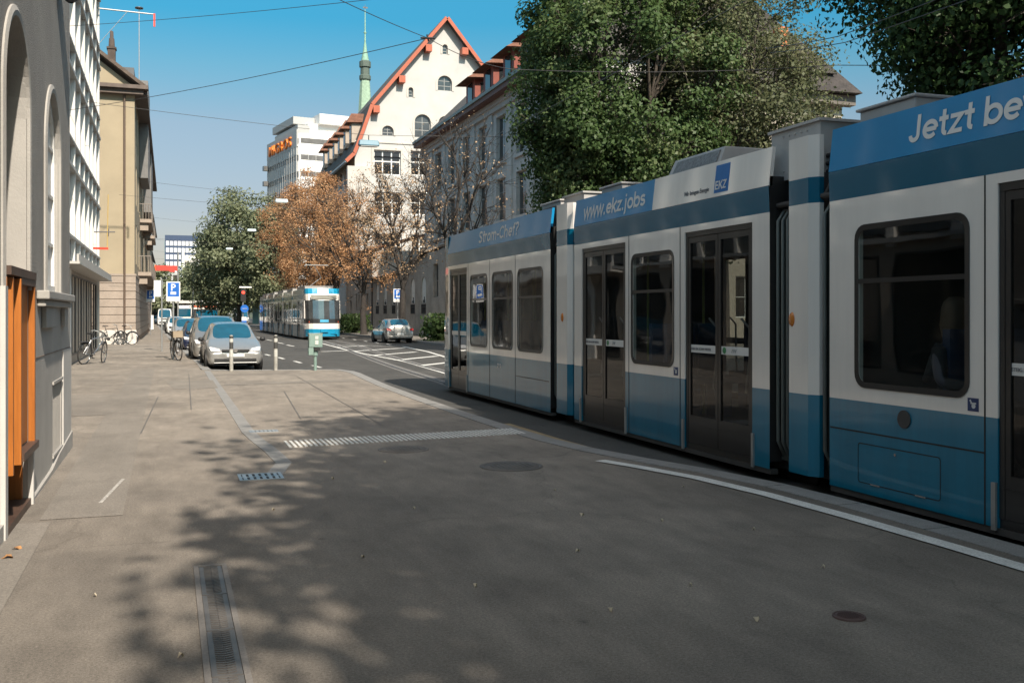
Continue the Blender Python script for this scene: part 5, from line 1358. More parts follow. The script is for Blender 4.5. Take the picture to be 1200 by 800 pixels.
            m.build('door_band', P_lette, car)
            m = MB(); f.box(m, a-0.045, a-0.004, ZS-0.02, 0.36, 0.001, 0.02); f.box(m, b+0.004, b+0.045, ZS-0.02, 0.36, 0.001, 0.02); m.build('door_guard', M_metal, car)
    if interior:
        y = y0+0.55
        seatm = MB(); seatm.box(-0.20, -0.21, 0.42, 0.20, 0.21, 0.50); seatm.box(-0.20, 0.17, 0.50, 0.20, 0.25, 1.15); seatm.box(-0.12, -0.1, 0.0, 0.12, 0.1, 0.42)
        sme = seatm.mesh('seat', [P_seat])
        k = 0
        while y < y1-0.5:
            if not any(a-0.35 < y < b+0.35 for a, b in doors):
                for x in (-0.92, -0.48, 0.48, 0.92):
                    o = link('seat', sme, car, Matrix.Translation(V((x, y, 0.33))) @ Matrix.Rotation(PI if k % 2 else 0, 4, 'Z'))
                k += 1
            y += 0.82
        m = MB()
        for yy in np.arange(y0+0.9, y1-0.4, 1.55):
            for x in (-0.55, 0.55): m.cyl((x, yy, 0.34), (x, yy, 2.49), 0.017, n=6)
        m.build('grab_poles', P_pole, car)
    return car

def roof_box(car, x0, x1, ya, yb, z0, z1, grill=False, nm='roof_box'):
    m = MB(); m.box(x0, ya, z0, x1, yb, z1); m.box(x0-0.03, ya-0.03, z1+0.002, x1+0.03, yb+0.03, z1+0.03)
    o = m.build(nm, P_roofg, car, bevel=0.01)
    if grill:
        g = MB()
        g.box(x0-0.012, ya+0.08, z0+0.03, x0-0.003, yb-0.08, z1-0.06)
        n = int((yb-ya)/0.06)
        for k in range(n): g.box(x0-0.02, ya+0.1+k*(yb-ya-0.2)/n, z0+0.04, x0-0.013, ya+0.115+k*(yb-ya-0.2)/n, z1-0.07)
        g.build('roof_grille', M_steel_d, car)
    return o

def portal(root, y0, y1, gl, gh):
    """narrow wheel portal between two carriages with bellows on both sides up to gl and gh"""
    m = MB(); m.box(-1.08, y0+0.05, 0.15, 1.08, y1-0.05, 2.95, 0); o = m.build('portal', P_under, root)
    for f in (Fr((-1.2, 0, 0), (0, 1, 0), (-1, 0, 0)), Fr((1.2, 0, 0), (0, 1, 0), (1, 0, 0))):
        m = MB()
        for z0, z1, mi in ((0.06, ZB_, 1), (ZB_, ZT+0.02, 0), (ZT+0.02, ZA, 2), (ZA, ZU, 0)):
            ch = 0.09
            c = [(y0+ch, 0.012), (y1-0.01, 0.012), (y1, -0.10), (y0, -0.10), (y0, -0.05)]
            n = len(c); vs = [f.p(u, z0, d) for u, d in c] + [f.p(u, z1, d) for u, d in c]
            m.add(vs, [tuple(range(n)), tuple(range(n, 2*n))[::-1]] + [(i, i+n, (i+1) % n + n, (i+1) % n) for i in range(n)], mi)
        m.build('portal_post', [P_white, P_blue, P_stripe], o)
    for a, b in ((gl, y0), (y1, gh)):
        if b-a < 0.02: continue
        m = MB()
        m.box(-1.06, a, 0.12, 1.06, b, 2.62, 0)
        k = max(2, int((b-a)/0.075))
        for i in range(k):
            y = a + (b-a)*(i+0.5)/k
            for s in (-1, 1):
                m.tube([(s*0.9, y, 2.66), (s*1.06, y, 2.64), (s*1.13, y, 2.54), (s*1.13, y, 0.32), (s*1.06, y, 0.18), (s*0.9, y, 0.16)], 0.020, 6, 1)
        m.build('bellows', [P_bell, P_bell2], o)
    m = MB()
    for k in range(6): m.cyl((-0.95, gl+0.02, 2.76+0.075*k), (-0.95, gh-0.02, 2.74+0.075*k), 0.022, n=6)
    m.tube([(-1.1, gl, 3.0), (-1.12, (gl+y0)/2, 2.78), (-1.1, y0, 2.7)], 0.025, 6)
    m.tube([(-1.12, gl-0.05, 2.66), (-1.12, gl, 2.72), (-1.1, gh, 2.70)], 0.03, 6)
    m.build('roof_cables', P_under, o)
    for s in (-0.75, 0.75):
        for yy in (y0-0.35, y1+0.35):
            m = MB(); m.cyl((s-0.06, yy, 0.17+ROAD), (s+0.06, yy, 0.17+ROAD), 0.29, n=20); m.build('wheel', P_under, o)
        k = 0.92 if s > 0 else -0.92
        m = MB(); m.box(k-0.075, y0-0.6, 0.02, k+0.075, y1+0.6, 0.14); m.build('bogie_beam', P_under, o)
    return o

tram = thing('articulated_tram', 'near blue and white articulated tram with job advertising boards, filling the right side', 'tram', (6.96, 13.0, ROAD))
W0 = W[tram]
W[tram] = Matrix.Translation(V((0, 13.0, ROAD)))   # parts are written with x from the tram's centre line, y and z as in the world
c1 = carriage(tram, 14.84, 21.0, [('door', 19.57, 20.90), ('win', 18.18, 19.33), ('win', 16.68, 17.88), ('win', 15.17, 16.43)], [(14.84, 21.0, 0)], seams=(19.47, 18.03, 16.55), film=(16.68, 15.17))
c2 = carriage(tram, 8.70, 13.85, [('door', 12.08, 13.57), ('win', 10.72, 11.90), ('door', 9.02, 10.46)], [(8.70, 11.28, 1), (11.28, 13.85, 0)], seams=(11.97, 10.57))
c3 = carriage(tram, 1.10, 7.73, [('win', 6.03, 7.37), ('door', 4.25, 5.76), ('win', 2.7, 3.95), ('win', 1.3, 2.5)], [(1.10, 7.73, 0)], seams=(5.88, 4.1))
c4 = carriage(tram, -5.0, 0.12, [('door', -1.7, -0.2), ('win', -3.0, -1.85), ('door', -4.7, -3.2)], [(-5.0, 0.12, 0)])
c5 = carriage(tram, -12.5, -6.0, [('win', -7.4, -6.2), ('door', -9.2, -7.7), ('win', -10.6, -9.4), ('win', -12.2, -10.9)], [(-12.5, -6.0, 0)])
portal(tram, 14.02, 14.55, 13.85, 14.84)
portal(tram, 7.95, 8.36, 7.73, 8.70)
portal(tram, 0.40, 0.80, 0.12, 1.10)
portal(tram, -5.7, -5.3, -6.0, -5.0)
def cab_end(root, y, s, car):
    """plain rounded tail: the body narrows over 1.3 m and is capped"""
    m = MB()
    prof = [(0.0, 1.2), (0.35, 1.17), (0.75, 1.08), (1.05, 0.90), (1.22, 0.62), (1.28, 0.0)]
    for (z0, z1, mi) in ((ZS, ZB_, 1), (ZB_, 1.15, 0), (1.15, 2.45, 2), (2.45, ZT, 0), (ZT, ZA, 3), (ZA, ZU-0.02, 3)):
        for (d0, w0), (d1, w1) in zip(prof, prof[1:]):
            k0 = 1 if z0 < 2.4 else 0.94; k1 = 1 if z1 < 2.4 else 0.92
            for g in (-1, 1):
                m.quad((g*w0, y+s*d0*k0, z0), (g*w1, y+s*d1*k0, z0), (g*w1, y+s*d1*k1, z1), (g*w0, y+s*d0*k1, z1), mi)
    top = [(g*w_, y+s*d*0.92, ZU-0.02) for g in (1,) for d, w_ in prof] + [(-w_, y+s*d*0.92, ZU-0.02) for d, w_ in prof[::-1]][1:]
    m.add(top, [tuple(range(len(top)))], 3)
    m.build('cab_end', [P_white, P_blue, M_glass_d, P_stripe], car, recalc=False)
cab_end(tram, 21.0, 1, c1); cab_end(tram, -12.5, -1, c5)
# things on the roof
roof_box(c1, -1.0, 0.9, 14.9, 15.75, 3.0, 3.42, True); roof_box(c1, -0.6, 0.7, 17.2, 20, 2.96, 3.30)
roof_box(c2, -1.0, 0.9, 12.6, 13.3, 3.0, 3.41); 
roof_box(c3, -0.95, 0.9, 6.9, 7.62, 3.0, 3.45); roof_box(c3, -0.5, 0.7, 1.6, 3.2, 2.96, 3.3)
roof_box(c4, -1.0, 0.9, -4.2, -1.2, 3.0, 3.5)
m = MB(); yA, yB = 10.1, 11.45        # long box with sloping louvred side
m.add([(-1.08, yA, 3.0), (-0.86, yA+0.02, 3.55), (0.9, yA+0.02, 3.55), (1.08, yA, 3.0), (-1.08, yB, 3.0), (-0.86, yB-0.12, 3.55), (0.9, yB-0.12, 3.55), (1.08, yB, 3.0)],
      [(0, 1, 2, 3), (4, 7, 6, 5), (0, 4, 5, 1), (1, 5, 6, 2), (2, 6, 7, 3)])
m.build('roof_box', P_roofg, c2, bevel=0.012)
m = MB()
def slp(y, t, o): return (-1.08+0.22*t-0.93*o, y, 3.0+0.55*t+0.37*o)
m.hexa([slp(yA+.08, 0.55, 0.004), slp(yB-0.2, 0.55, 0.004), slp(yB-0.24, 0.93, 0.004), slp(yA+.08, 0.93, 0.004)], [slp(yA+.08, 0.55, 0.012), slp(yB-0.2, 0.55, 0.012), slp(yB-0.24, 0.93, 0.012), slp(yA+.08, 0.93, 0.012)])
m.build('roof_grille', mat('grey_louvre', (0.16, 0.16, 0.16), 0.5, var=0.5, vscale=30, stretch=(0.1, 1, 1)), c2)
m = MB(); m.box(-1.03, 8.10, 2.96, 0.95, 8.92, 3.46); m.box(-1.06, 8.07, 3.462, 0.98, 8.95, 3.49)
for k in range(5):
    for z in (3.05, 3.4): m.cyl((-1.03, 8.30+0.1*k, z), (-1.045, 8.30+0.1*k, z), 0.008, n=6)
m.build('equipment_box', P_roofg, tram)
m = MB(); m.box(-1.0, 13.95, 2.96, 0.95, 14.75, 3.44); m.box(-1.03, 13.92, 3.442, 0.98, 14.78, 3.47); m.build('equipment_box', P_roofg, tram)
# lettering and marks on the side towards the camera
W[tram] = Matrix.Translation(V((0, 13.0, ROAD)))
Tf_ = Fr((-1.2, 0, 0), (0, -1, 0), (-1, 0, 0))
def tilt_text(body, size, y, z, parent, bold=0.0, m_=None, sx=1.0, d=0.016, heavy=True):
    # board leans in by 0.047 over 0.4 m: follow it
    if heavy: o = heavy_text(body, size, Tf_, -y, z, d + 0.0 - (z-ZA)*0.118, m_ or P_lette, parent, sx=sx)
    else: o = text(body, size, Tf_, -y, z, d - (z-ZA)*0.118, m_ or P_lette, parent, bold=bold, sx=sx)
    o.matrix_local = W[parent].inverted() @ W[o] @ Matrix.Rotation(-0.117, 4, 'X'); return o
tilt_text('Jetzt bewerben', 0.315, 6.69, 3.0, c3, sx=1.06)
tilt_text('www.ekz.jobs', 0.30, 13.50, 2.99, c2, sx=1.16)
tilt_text('Strom-Chef?', 0.33, 18.75, 2.985, c1, sx=1.30)
tilt_text('Wir bringen Energie', 0.075, 10.47, 2.985, c2, 0.0, mat('grey_letters', (0.16, 0.16, 0.17), 0.5), sx=0.95, heavy=False)
m = MB(); lz = lambda z, o: o - (z-ZA)*0.118
q = [(-9.78, 2.945), (-9.49, 2.945), (-9.49, 3.255), (-9.78, 3.255)]
m.hexa([Tf_.p(u, z, lz(z, 0.013)) for u, z in q], [Tf_.p(u, z, lz(z, 0.017)) for u, z in q]); m.build('logo_tile', mat('logo_blue', (0.004, 0.14, 0.42), 0.35), c2)
tilt_text('EKZ', 0.135, 9.755, 2.98, c2, sx=1.05, d=0.021)
def mark(car, ya, yb, za, zb, m_, nm='marking', d=0.0025):
    m = MB(); Tf_.box(m, -yb, -ya, za, zb, d-0.0015, d); return m.build(nm, m_, car)
for car, a, b in ((c2, 12.08, 13.57), (c2, 9.02, 10.46), (c3, 4.25, 5.76)):
    c = (a+b)/2
    text('STEIG EIN. KOMM WEITER.', 0.040, Tf_, -(b-0.10), 1.185, -0.0285, mat('grey_letters', (0, 0, 0)), car, sx=0.98)
    m = MB(); m.cyl(Tf_.p(-(c-0.12), 1.2, -0.030), Tf_.p(-(c-0.12), 1.2, -0.0275), 0.036, n=16); m.build('round_emblem', mat('emblem_green', (0.03, 0.22, 0.08), 0.4), car)
    text('ZVV', 0.055, Tf_, -(c-0.26), 1.18, -0.0285, mat('emblem_grey', (0.25, 0.27, 0.27), 0.5), car, shear=0.3)
for car, ya in ((c2, 10.62), (c3, 5.94)):
    o = mark(car, ya, ya+0.11, 0.865, 0.965, mat('pictogram_blue', (0.03, 0.05, 0.14), 0.4), 'pictogram')
    m = MB(); c = -(ya+0.06); m.cyl(Tf_.p(c+0.01, 0.905, 0.0026), Tf_.p(c+0.01, 0.905, 0.0035), 0.02, n=10)
    m.bar(Tf_.p(c+0.035, 0.925, 0.003), Tf_.p(c-0.02, 0.925, 0.003), 0.012, 0.001, up=(1, 0, 0)); m.bar(Tf_.p(c-0.01, 0.925, 0.003), Tf_.p(c-0.025, 0.95, 0.003), 0.014, 0.001, up=(1, 0, 0)); m.build('pictogram_figure', P_lette, car)
m = MB(); m.cyl(Tf_.p(-6.74, 0.73, 0.001), Tf_.p(-6.74, 0.73, 0.012), 0.075, n=24); m.build('filler_cap', P_under, c3)
m = MB()
for z in (0.565,): Tf_.box(m, -7.72, -5.89, z-0.006, z+0.006, 0.0005, 0.0025)
hb_ = rrect(-7.33, -6.33, 0.12, 0.47, 0.03); hi_ = rrect(-7.322, -6.338, 0.128, 0.462, 0.025)
for k in range(len(hb_)):
    j = (k+1) % len(hb_); m.quad(Tf_.p(*hb_[k], 0.002), Tf_.p(*hb_[j], 0.002), Tf_.p(*hi_[j], 0.002), Tf_.p(*hi_[k], 0.002))
m.build('hatch_outline', M_rubber, c3)
m = MB(); m.cyl(Tf_.p(-6.85, 0.42, 0.001), Tf_.p(-6.85, 0.42, 0.008), 0.012, n=10)
for u in (-7.1, -6.55): Tf_.box(m, u-0.06, u+0.06, 0.118, 0.13, 0.001, 0.008)
m.build('hatch_lock', M_chrome, c3)
m = MB(); Tf_.box(m, -16.5, -14.9, 0.515, 0.525, 0.0005, 0.0025); m.build('panel_line', M_rubber, c1)
text('2112', 0.10, Tf_, -17.55, 0.62, 0.003, P_lette, c1, bold=0.003)
for car_y in (14.30, 8.30):
    m = MB(); m.lathe([(0.0, 0.02), (0.035, 0.016), (0.045, 0)], (0, 0, 0), 12)
    me = m.mesh('side_reflector', [mat('amber_reflector', (0.55, 0.17, 0.02), 0.25, coat=0.5)])
    o = link('side_reflector', me, tram, Matrix.Translation(V((-1.213, car_y, 1.55))) @ Matrix.Rotation(-PI/2, 4, 'Y') @ Matrix.Diagonal((1.6, 1, 1, 1)))
W[tram] = W0
# the far tram: same carriages, fewer, seen head on
ft = thing('oncoming_tram', 'far blue and white tram coming along the curve, seen from the front', 'tram', (9.75, 84, ROAD))
W[ft] = Matrix.Translation(V((0, 84, ROAD)))
ys = [(68.0, 74.2), (75.1, 80.6), (81.5, 87.8), (88.7, 94.2), (95.1, 102.0)]
for i, (a, b) in enumerate(ys):
    L_ = b-a
    if i % 2 == 0: it = [('win', a+0.3, a+1.7), ('door', a+1.95, a+3.35), ('win', a+3.6, a+4.9), ('win', a+5.05, a+6.0)]
    else: it = [('door', a+0.25, a+1.7), ('win', a+2.0, a+3.4), ('door', a+3.7, a+5.15)]
    cc = carriage(ft, a, b, it, [(a, b, 1)], interior=False)
    roof_box(cc, -1.0, 0.9, a+0.8, b-1.0, 3.0, 3.5)
for (a, b), (c, d) in zip(ys, ys[1:]): portal(ft, b+0.25, c-0.25, b, c)
cf = MB()
prof = [(0.0, 1.2), (0.4, 1.18), (0.8, 1.12), (1.1, 0.98), (1.28, 0.72), (1.36, 0.36), (1.38, 0.0)]
def cabrow(m, z0, z1, k0, k1, mi, wm=1.0, i0=0):
    for (d0, w0), (d1, w1) in list(zip(prof, prof[1:]))[i0:]:
        for g in (-1, 1):
            m.quad((g*w0, 68-d0*k0, z0), (g*w1, 68-d1*k0, z0), (g*w1, 68-d1*k1, z1), (g*w0, 68-d0*k1, z1), mi)
for z0, z1, k0, k1, mi in ((ZS, 0.12, 0.96, 1.0, 3), (0.12, 0.62, 1.0, 1.03, 2), (0.62, 0.98, 1.03, 1.03, 0), (0.98, 1.28, 1.03, 1.0, 3)):
    cabrow(cf, z0, z1, k0, k1, mi)
cr_ = MB()
for z0, z1, k0, k1, mi in ((2.52, 2.95, 0.80, 0.66, 0), (2.95, 3.32, 0.66, 0.55, 2)): cabrow(cr_, z0, z1, k0, k1, mi)
top = [(w_, 68-d*0.55, 3.32) for d, w_ in prof] + [(-w_, 68-d*0.55, 3.32) for d, w_ in prof[::-1]][1:]
cr_.add(top, [tuple(range(len(top)))], 2)
cab = cf.build('cab', [P_white, P_blue, P_sky, P_door], ft, recalc=False)
cr_.build('cab_roof', [P_white, P_blue, P_sky, P_door], ft, recalc=False)
m = MB(); cabrow(m, 1.28, 2.52, 1.0, 0.80, 0); m.build('windscreen', mat('windscreen_dark', (0.05, 0.055, 0.06), 0.04, spec=1.0, coat=1.0, var=0.4, vscale=0.8), cab, recalc=False)
m = MB()
for g in (-1, 1):
    m.hexa([(g*1.19, 68-0.16, 1.3), (g*1.23, 68-0.16, 1.3), (g*1.2, 68-0.5, 1.3), (g*1.16, 68-0.5, 1.3)], [(g*1.19, 68-0.1, 2.5), (g*1.23, 68-0.1, 2.5), (g*1.2, 68-0.36, 2.5), (g*1.16, 68-0.36, 2.5)])
m.build('cab_pillar', P_white, cab)
m = MB(); m.box(-0.85, 68-1.14, 2.60, 0.85, 68-1.02, 2.88); m.build('destination_display', mat('display_glass', (0.30, 0.30, 0.27), 0.15), cab)
m = MB(); m.box(-0.28, 66.585, 1.06, 0.28, 66.62, 1.24); m.build('number_plate', mat('display_blue', (0.10, 0.40, 0.62), 0.3), cab)
for g in (-1, 1):
    m = MB(); m.hexa([(g*0.55, 66.66, 0.99), (g*0.98, 66.87, 0.99), (g*0.98, 66.93, 0.99), (g*0.55, 66.72, 0.99)], [(g*0.55, 66.66, 1.09), (g*0.98, 66.87, 1.12), (g*0.98, 66.93, 1.12), (g*0.55, 66.72, 1.09)]); m.build('headlight', mat('orange_red_lamp', (0.75, 0.10, 0.03), 0.25), cab)
m = MB(); m.box(-0.25, 66.50, 0.40, 0.25, 66.66, 0.58); m.box(-0.9, 66.62, 0.28, 0.9, 66.70, 0.34); m.build('coupler_cover', P_sky, cab)
m = MB(); m.tube([(-0.5, 70.5, 3.5), (0.5, 71.5, 4.2), (-0.2, 70.2, 5.0)], 0.03, 6); m.bar((-0.8, 70.2, 5.02), (0.8, 70.2, 5.02), 0.08, 0.05); m.build('pantograph', M_metal, cab)
W[ft] = Matrix.Translation(V((9.75, 84, ROAD)))

# two passengers sitting by the window of the nearest carriage
def skin_mesh(name, verts, edges, radii, root=0, sub=2):
    me = bpy.data.meshes.new(name); me.from_pydata(verts, edges, []); me.update()
    o = bpy.data.objects.new('tmp', me); COL.objects.link(o)
    md = o.modifiers.new('s', 'SKIN'); md.use_smooth_shade = True
    sv = me.skin_vertices[0].data
    for i, r_ in enumerate(radii): sv[i].radius = (r_, r_) if not isinstance(r_, tuple) else r_
    sv[root].use_root = True
    ss = o.modifiers.new('u', 'SUBSURF'); ss.levels = sub; ss.render_levels = sub
    dg = bpy.context.evaluated_depsgraph_get()
    r2 = bpy.data.meshes.new_from_object(o.evaluated_get(dg))
    bpy.data.objects.remove(o); r2.name = name
    for p in r2.polygons: p.use_smooth = True
    return r2
def passenger(label, loc, rz, coat, hair, hairlen):
    t = thing('person', label, 'person', loc, rz, None)
    v = [(0, 0, 0.10), (0, 0.03, 0.30), (0, 0.05, 0.50), (0, 0.05, 0.60), (0, 0.03, 0.68), (0, 0.0, 0.80),
         (0.19, 0.04, 0.53), (0.25, -0.02, 0.28), (0.14, -0.24, 0.24), (0.06, -0.33, 0.24),
         (-0.19, 0.04, 0.53), (-0.25, -0.02, 0.28), (-0.14, -0.24, 0.24), (-0.06, -0.33, 0.24),
         (0.10, -0.05, 0.09), (0.12, -0.44, 0.10), (0.12, -0.46, -0.32), (0.12, -0.58, -0.37),
         (-0.10, -0.05, 0.09), (-0.12, -0.44, 0.10), (-0.12, -0.46, -0.32), (-0.12, -0.58, -0.37)]
    e = [(0, 1), (1, 2), (2, 3), (3, 4), (4, 5), (2, 6), (6, 7), (7, 8), (8, 9), (2, 10), (10, 11), (11, 12), (12, 13), (0, 14), (14, 15), (15, 16), (16, 17), (0, 18), (18, 19), (19, 20), (20, 21)]
    rr = [(0.17, 0.13), (0.16, 0.12), (0.15, 0.10), 0.06, 0.055, 0.10, 0.07, 0.055, 0.042, 0.03, 0.07, 0.055, 0.042, 0.03, 0.09, 0.075, 0.05, 0.04, 0.09, 0.075, 0.05, 0.04]
    me = skin_mesh('body', v, e, rr); me.materials.append(coat); me.materials.append(mat('skin_tone', (0.45, 0.27, 0.19), 0.5))
    for p in me.polygons:
        c = p.center
        if c.z > 0.60 or (c.y < -0.27 and c.z > 0.18 and abs(c.x) < 0.12): p.material_index = 1
    link('body', me, t)
    m = MB()
    prof = [(0.0, 0.135), (0.05, 0.128), (0.09, 0.09), (0.108, 0.04), (0.112, -0.02)] + ([(0.12, -0.10), (0.10, -0.2)] if hairlen else [(0.105, -0.05)])
    m.lathe(prof, (0, 0.03, 0.83), 18); me = m.mesh('hair', [hair])
    link('hair', me, t)
    m = MB()
    for s in (-1, 1): m.lathe([(0, 0.008), (0.011, 0), (0, -0.008)], (s*0.035, -0.098, 0.805), 8)
    link('eyes', m.mesh('eyes', [M_dark]), t)
    return t
passenger('passenger in a dark coat with brown hair at the nearest tram carriage window', (6.02, 6.42, 0.78+ROAD+0.12), 0.2, mat('dark_coat', (0.025, 0.028, 0.035), 0.8), mat('ash_hair', (0.09, 0.065, 0.045), 0.6), True)
passenger('passenger in a grey jacket with dark hair, farther inside the nearest tram carriage', (6.5, 6.95, 0.78), PI-0.15, mat('grey_jacket', (0.10, 0.10, 0.11), 0.8), mat('dark_hair', (0.03, 0.022, 0.018), 0.6), False)
# ================================================================== CARS
C_tyre = M_tyre
C_glass = mat('car_window', (0.004, 0.075, 0.130), 0.02, var=0.2, spec=0.6)  # blue base colour stands in for sky reflected in the panes
C_plast = mat('black_car_plastic', (0.02, 0.02, 0.021), 0.55)
C_lamp = mat('clear_headlamp', (0.62, 0.63, 0.64), 0.12, var=0.25, vscale=25, coat=0.8)
C_red = mat('red_tail_lamp', (0.55, 0.02, 0.015), 0.2, coat=0.6)
C_plate = mat('number_plate_white', (0.75, 0.75, 0.73), 0.5)
def paint(name, col, metal=0.55, rough=0.32):
    return mat(name, col, rough, metal=metal, var=0.03, coat=0.9)
def car(name, label, loc, rz, L, Wd, H, pm, group, kind='hatch', badge=True, full=True):
    """front of the car at local y = 0 facing -y, tail at y = L"""
    t = thing(name, label, 'car' if kind != 'van' else 'van', (0, 0, 0), 0, group)
    w = Wd/2
    hood = H*0.50; belt = H*0.60; cowl = H*0.655
    # stations: y, top z, belt z, half width, roof edge half width, bottom z, cabin?
    if kind == 'hatch':
        st = [(0.0, .55, .50, .80, .60, .24), (0.03, H*.42, .55, .90, .72, .20), (0.30, hood, H*.46, .97, .80, .18), (0.95, cowl*.97, belt*.97, 1.0, .82, .17), (1.12, cowl, belt, 1.0, .80, .17),
              (1.95, H*.965, belt, 1.0, .70, .17), (2.35, H, belt+.01, 1.0, .70, .17), (2.42, H, belt+.01, 1.0, .70, .17), (3.25, H*.985, belt+.03, 1.0, .68, .18), (3.45, H*.97, belt+.04, .99, .67, .19), (3.88, H*.72, belt+.05, .96, .72, .22), (3.95, H*.55, .62, .93, .75, .26), (3.98, .5, .46, .88, .7, .3)]
        ws, rs, side = (4, 5), (9, 10), (4, 9)
    elif kind == 'mpv':
        st = [(0.0, .60, .55, .80, .60, .26), (0.03, H*.42, .58, .90, .72, .22), (0.30, hood, H*.46, .97, .80, .20), (0.90, cowl*.97, belt*.96, 1.0, .84, .19), (1.02, cowl, belt, 1.0, .82, .19),
              (1.85, H*.97, belt, 1.0, .76, .19), (2.4, H, belt+.01, 1.0, .76, .19), (2.47, H, belt+.01, 1.0, .76, .19), (4.0, H*.985, belt+.02, 1.0, .75, .2), (4.2, H*.97, belt+.02, .99, .74, .2), (4.42, H*.66, belt+.02, .97, .8, .22), (4.46, H*.5, .62, .94, .78, .26), (4.48, .5, .46, .88, .7, .3)]
        ws, rs, side = (4, 5), (9, 10), (4, 9)
    elif kind == 'van':
        st = [(0.0, .62, .56, .82, .65, .28), (0.03, H*.38, .60, .92, .78, .24), (0.25, H*.42, H*.38, .98, .86, .22), (0.55, H*.47, H*.44, 1.0, .90, .2), (0.62, H*.48, H*.45, 1.0, .9, .2),
              (1.45, H*.95, H*.46, 1.0, .86, .2), (1.9, H, H*.46, 1.0, .86, .2), (1.96, H, H*.46, 1.0, .86, .2), (4.4, H, H*.46, 1.0, .86, .2), (4.5, H*.99, H*.46, .99, .86, .2), (4.62, H*.7, H*.46, .98, .88, .22), (4.64, H*.5, .62, .96, .8, .26), (4.66, .5, .46, .9, .7, .3)]
        ws, rs, side = (4, 5), (9, 10), (4, 6)
    k = L/st[-1][0]
    rings = []
    for y, zt, zb, a, c, z0 in st:
        cab = zt > zb + 0.2
        e = zt - (0.09 if cab else 0.03)
        ri = [(w*a*.90, z0), (w*a*.985, z0+.10), (w*a, (z0+zb)*.52), (w*a*.985, zb-.04), (w*a*.965, zb), (w*c*1.03, e), (w*c*.92, zt-.02), (w*c*.5, zt), (0, zt+.008)]
        rings.append([V((x, y*k, z)) for x, z in ri] + [V((-x, y*k, z)) for x, z in ri[:-1][::-1]])
    n = len(rings[0]); bm = bmesh.new()
    vs = [[bm.verts.new(p) for p in r] for r in rings]
    for i in range(len(rings)-1):
        for j in range(n-1):
            f = bm.faces.new((vs[i][j], vs[i][j+1], vs[i+1][j+1], vs[i+1][j])); jj = min(j, n-2-j)
            g = 0
            if i == ws[0] and jj in (6, 7): g = 1
            if i == rs[0] and jj in (6, 7): g = 1
            if side[0] <= i < side[1] and jj == 4 and not (st[i+1][0]-st[i][0] < 0.09): g = 1
            if i == side[0] and jj == 5: g = 0
            f.material_index = g; f.smooth = True
        f = bm.faces.new((vs[i][0], vs[i+1][0], vs[i+1][n-1], vs[i][n-1])); f.material_index = 2
    f = bm.faces.new(vs[0]); f.smooth = True; f = bm.faces.new(vs[-1]); f.smooth = True
    cr = bm.edges.layers.float.get('crease_edge') or bm.edges.layers.float.new('crease_edge')
    for ed in bm.edges:
        ms = {f.material_index for f in ed.link_faces}
        if len(ms) > 1: ed[cr] = 0.9
    bmesh.ops.recalc_face_normals(bm, faces=bm.faces)
    me = bpy.data.meshes.new('tmp'); bm.to_mesh(me); bm.free()
    o = bpy.data.objects.new('tmp', me); COL.objects.link(o)
    sd_ = o.modifiers.new('s', 'SUBSURF'); sd_.levels = 2; sd_.render_levels = 2
    dg = bpy.context.evaluated_depsgraph_get(); full_me = bpy.data.meshes.new_from_object(o.evaluated_get(dg)); bpy.data.objects.remove(o)
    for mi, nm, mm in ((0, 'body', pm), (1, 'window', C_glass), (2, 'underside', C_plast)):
        bm = bmesh.new(); bm.from_mesh(full_me)
        bmesh.ops.delete(bm, geom=[f for f in bm.faces if f.material_index != mi], context='FACES')
        for f in bm.faces: f.material_index = 0
        bm.faces.ensure_lookup_table()
        left = set(bm.faces); isl = []
        while left:                                   # every pane is a part of its own
            st_ = [left.pop()]; g_ = set(st_)
            while st_:
                for e in st_.pop().edges:
                    for f2 in e.link_faces:
                        if f2 in left: left.discard(f2); g_.add(f2); st_.append(f2)
            isl.append(g_)
        if mi != 1: isl = [set(bm.faces)]
        for g_ in isl:
            ids = {}; fs = []
            for f in g_: fs.append([ids.setdefault(v_.index, len(ids)) for v_ in f.verts])
            bm.verts.ensure_lookup_table(); vv = [None]*len(ids)
            for k_, i_ in ids.items(): vv[i_] = tuple(bm.verts[k_].co)
            q = bpy.data.meshes.new(nm); q.from_pydata(vv, [], fs); q.polygons.foreach_set('use_smooth', [True]*len(fs)); q.materials.append(mm); q.update()
            ys_ = [p[1] for p in vv]; cxm = abs(sum(p[0] for p in vv)/len(vv))
            link(nm if mi != 1 else ('side_window' if cxm > .2 else ('windscreen' if sum(ys_)/len(ys_) < L*.5 else 'rear_window')), q, t)
        bm.free()
    # wheels
    R = H*0.205 if kind != 'van' else H*0.16
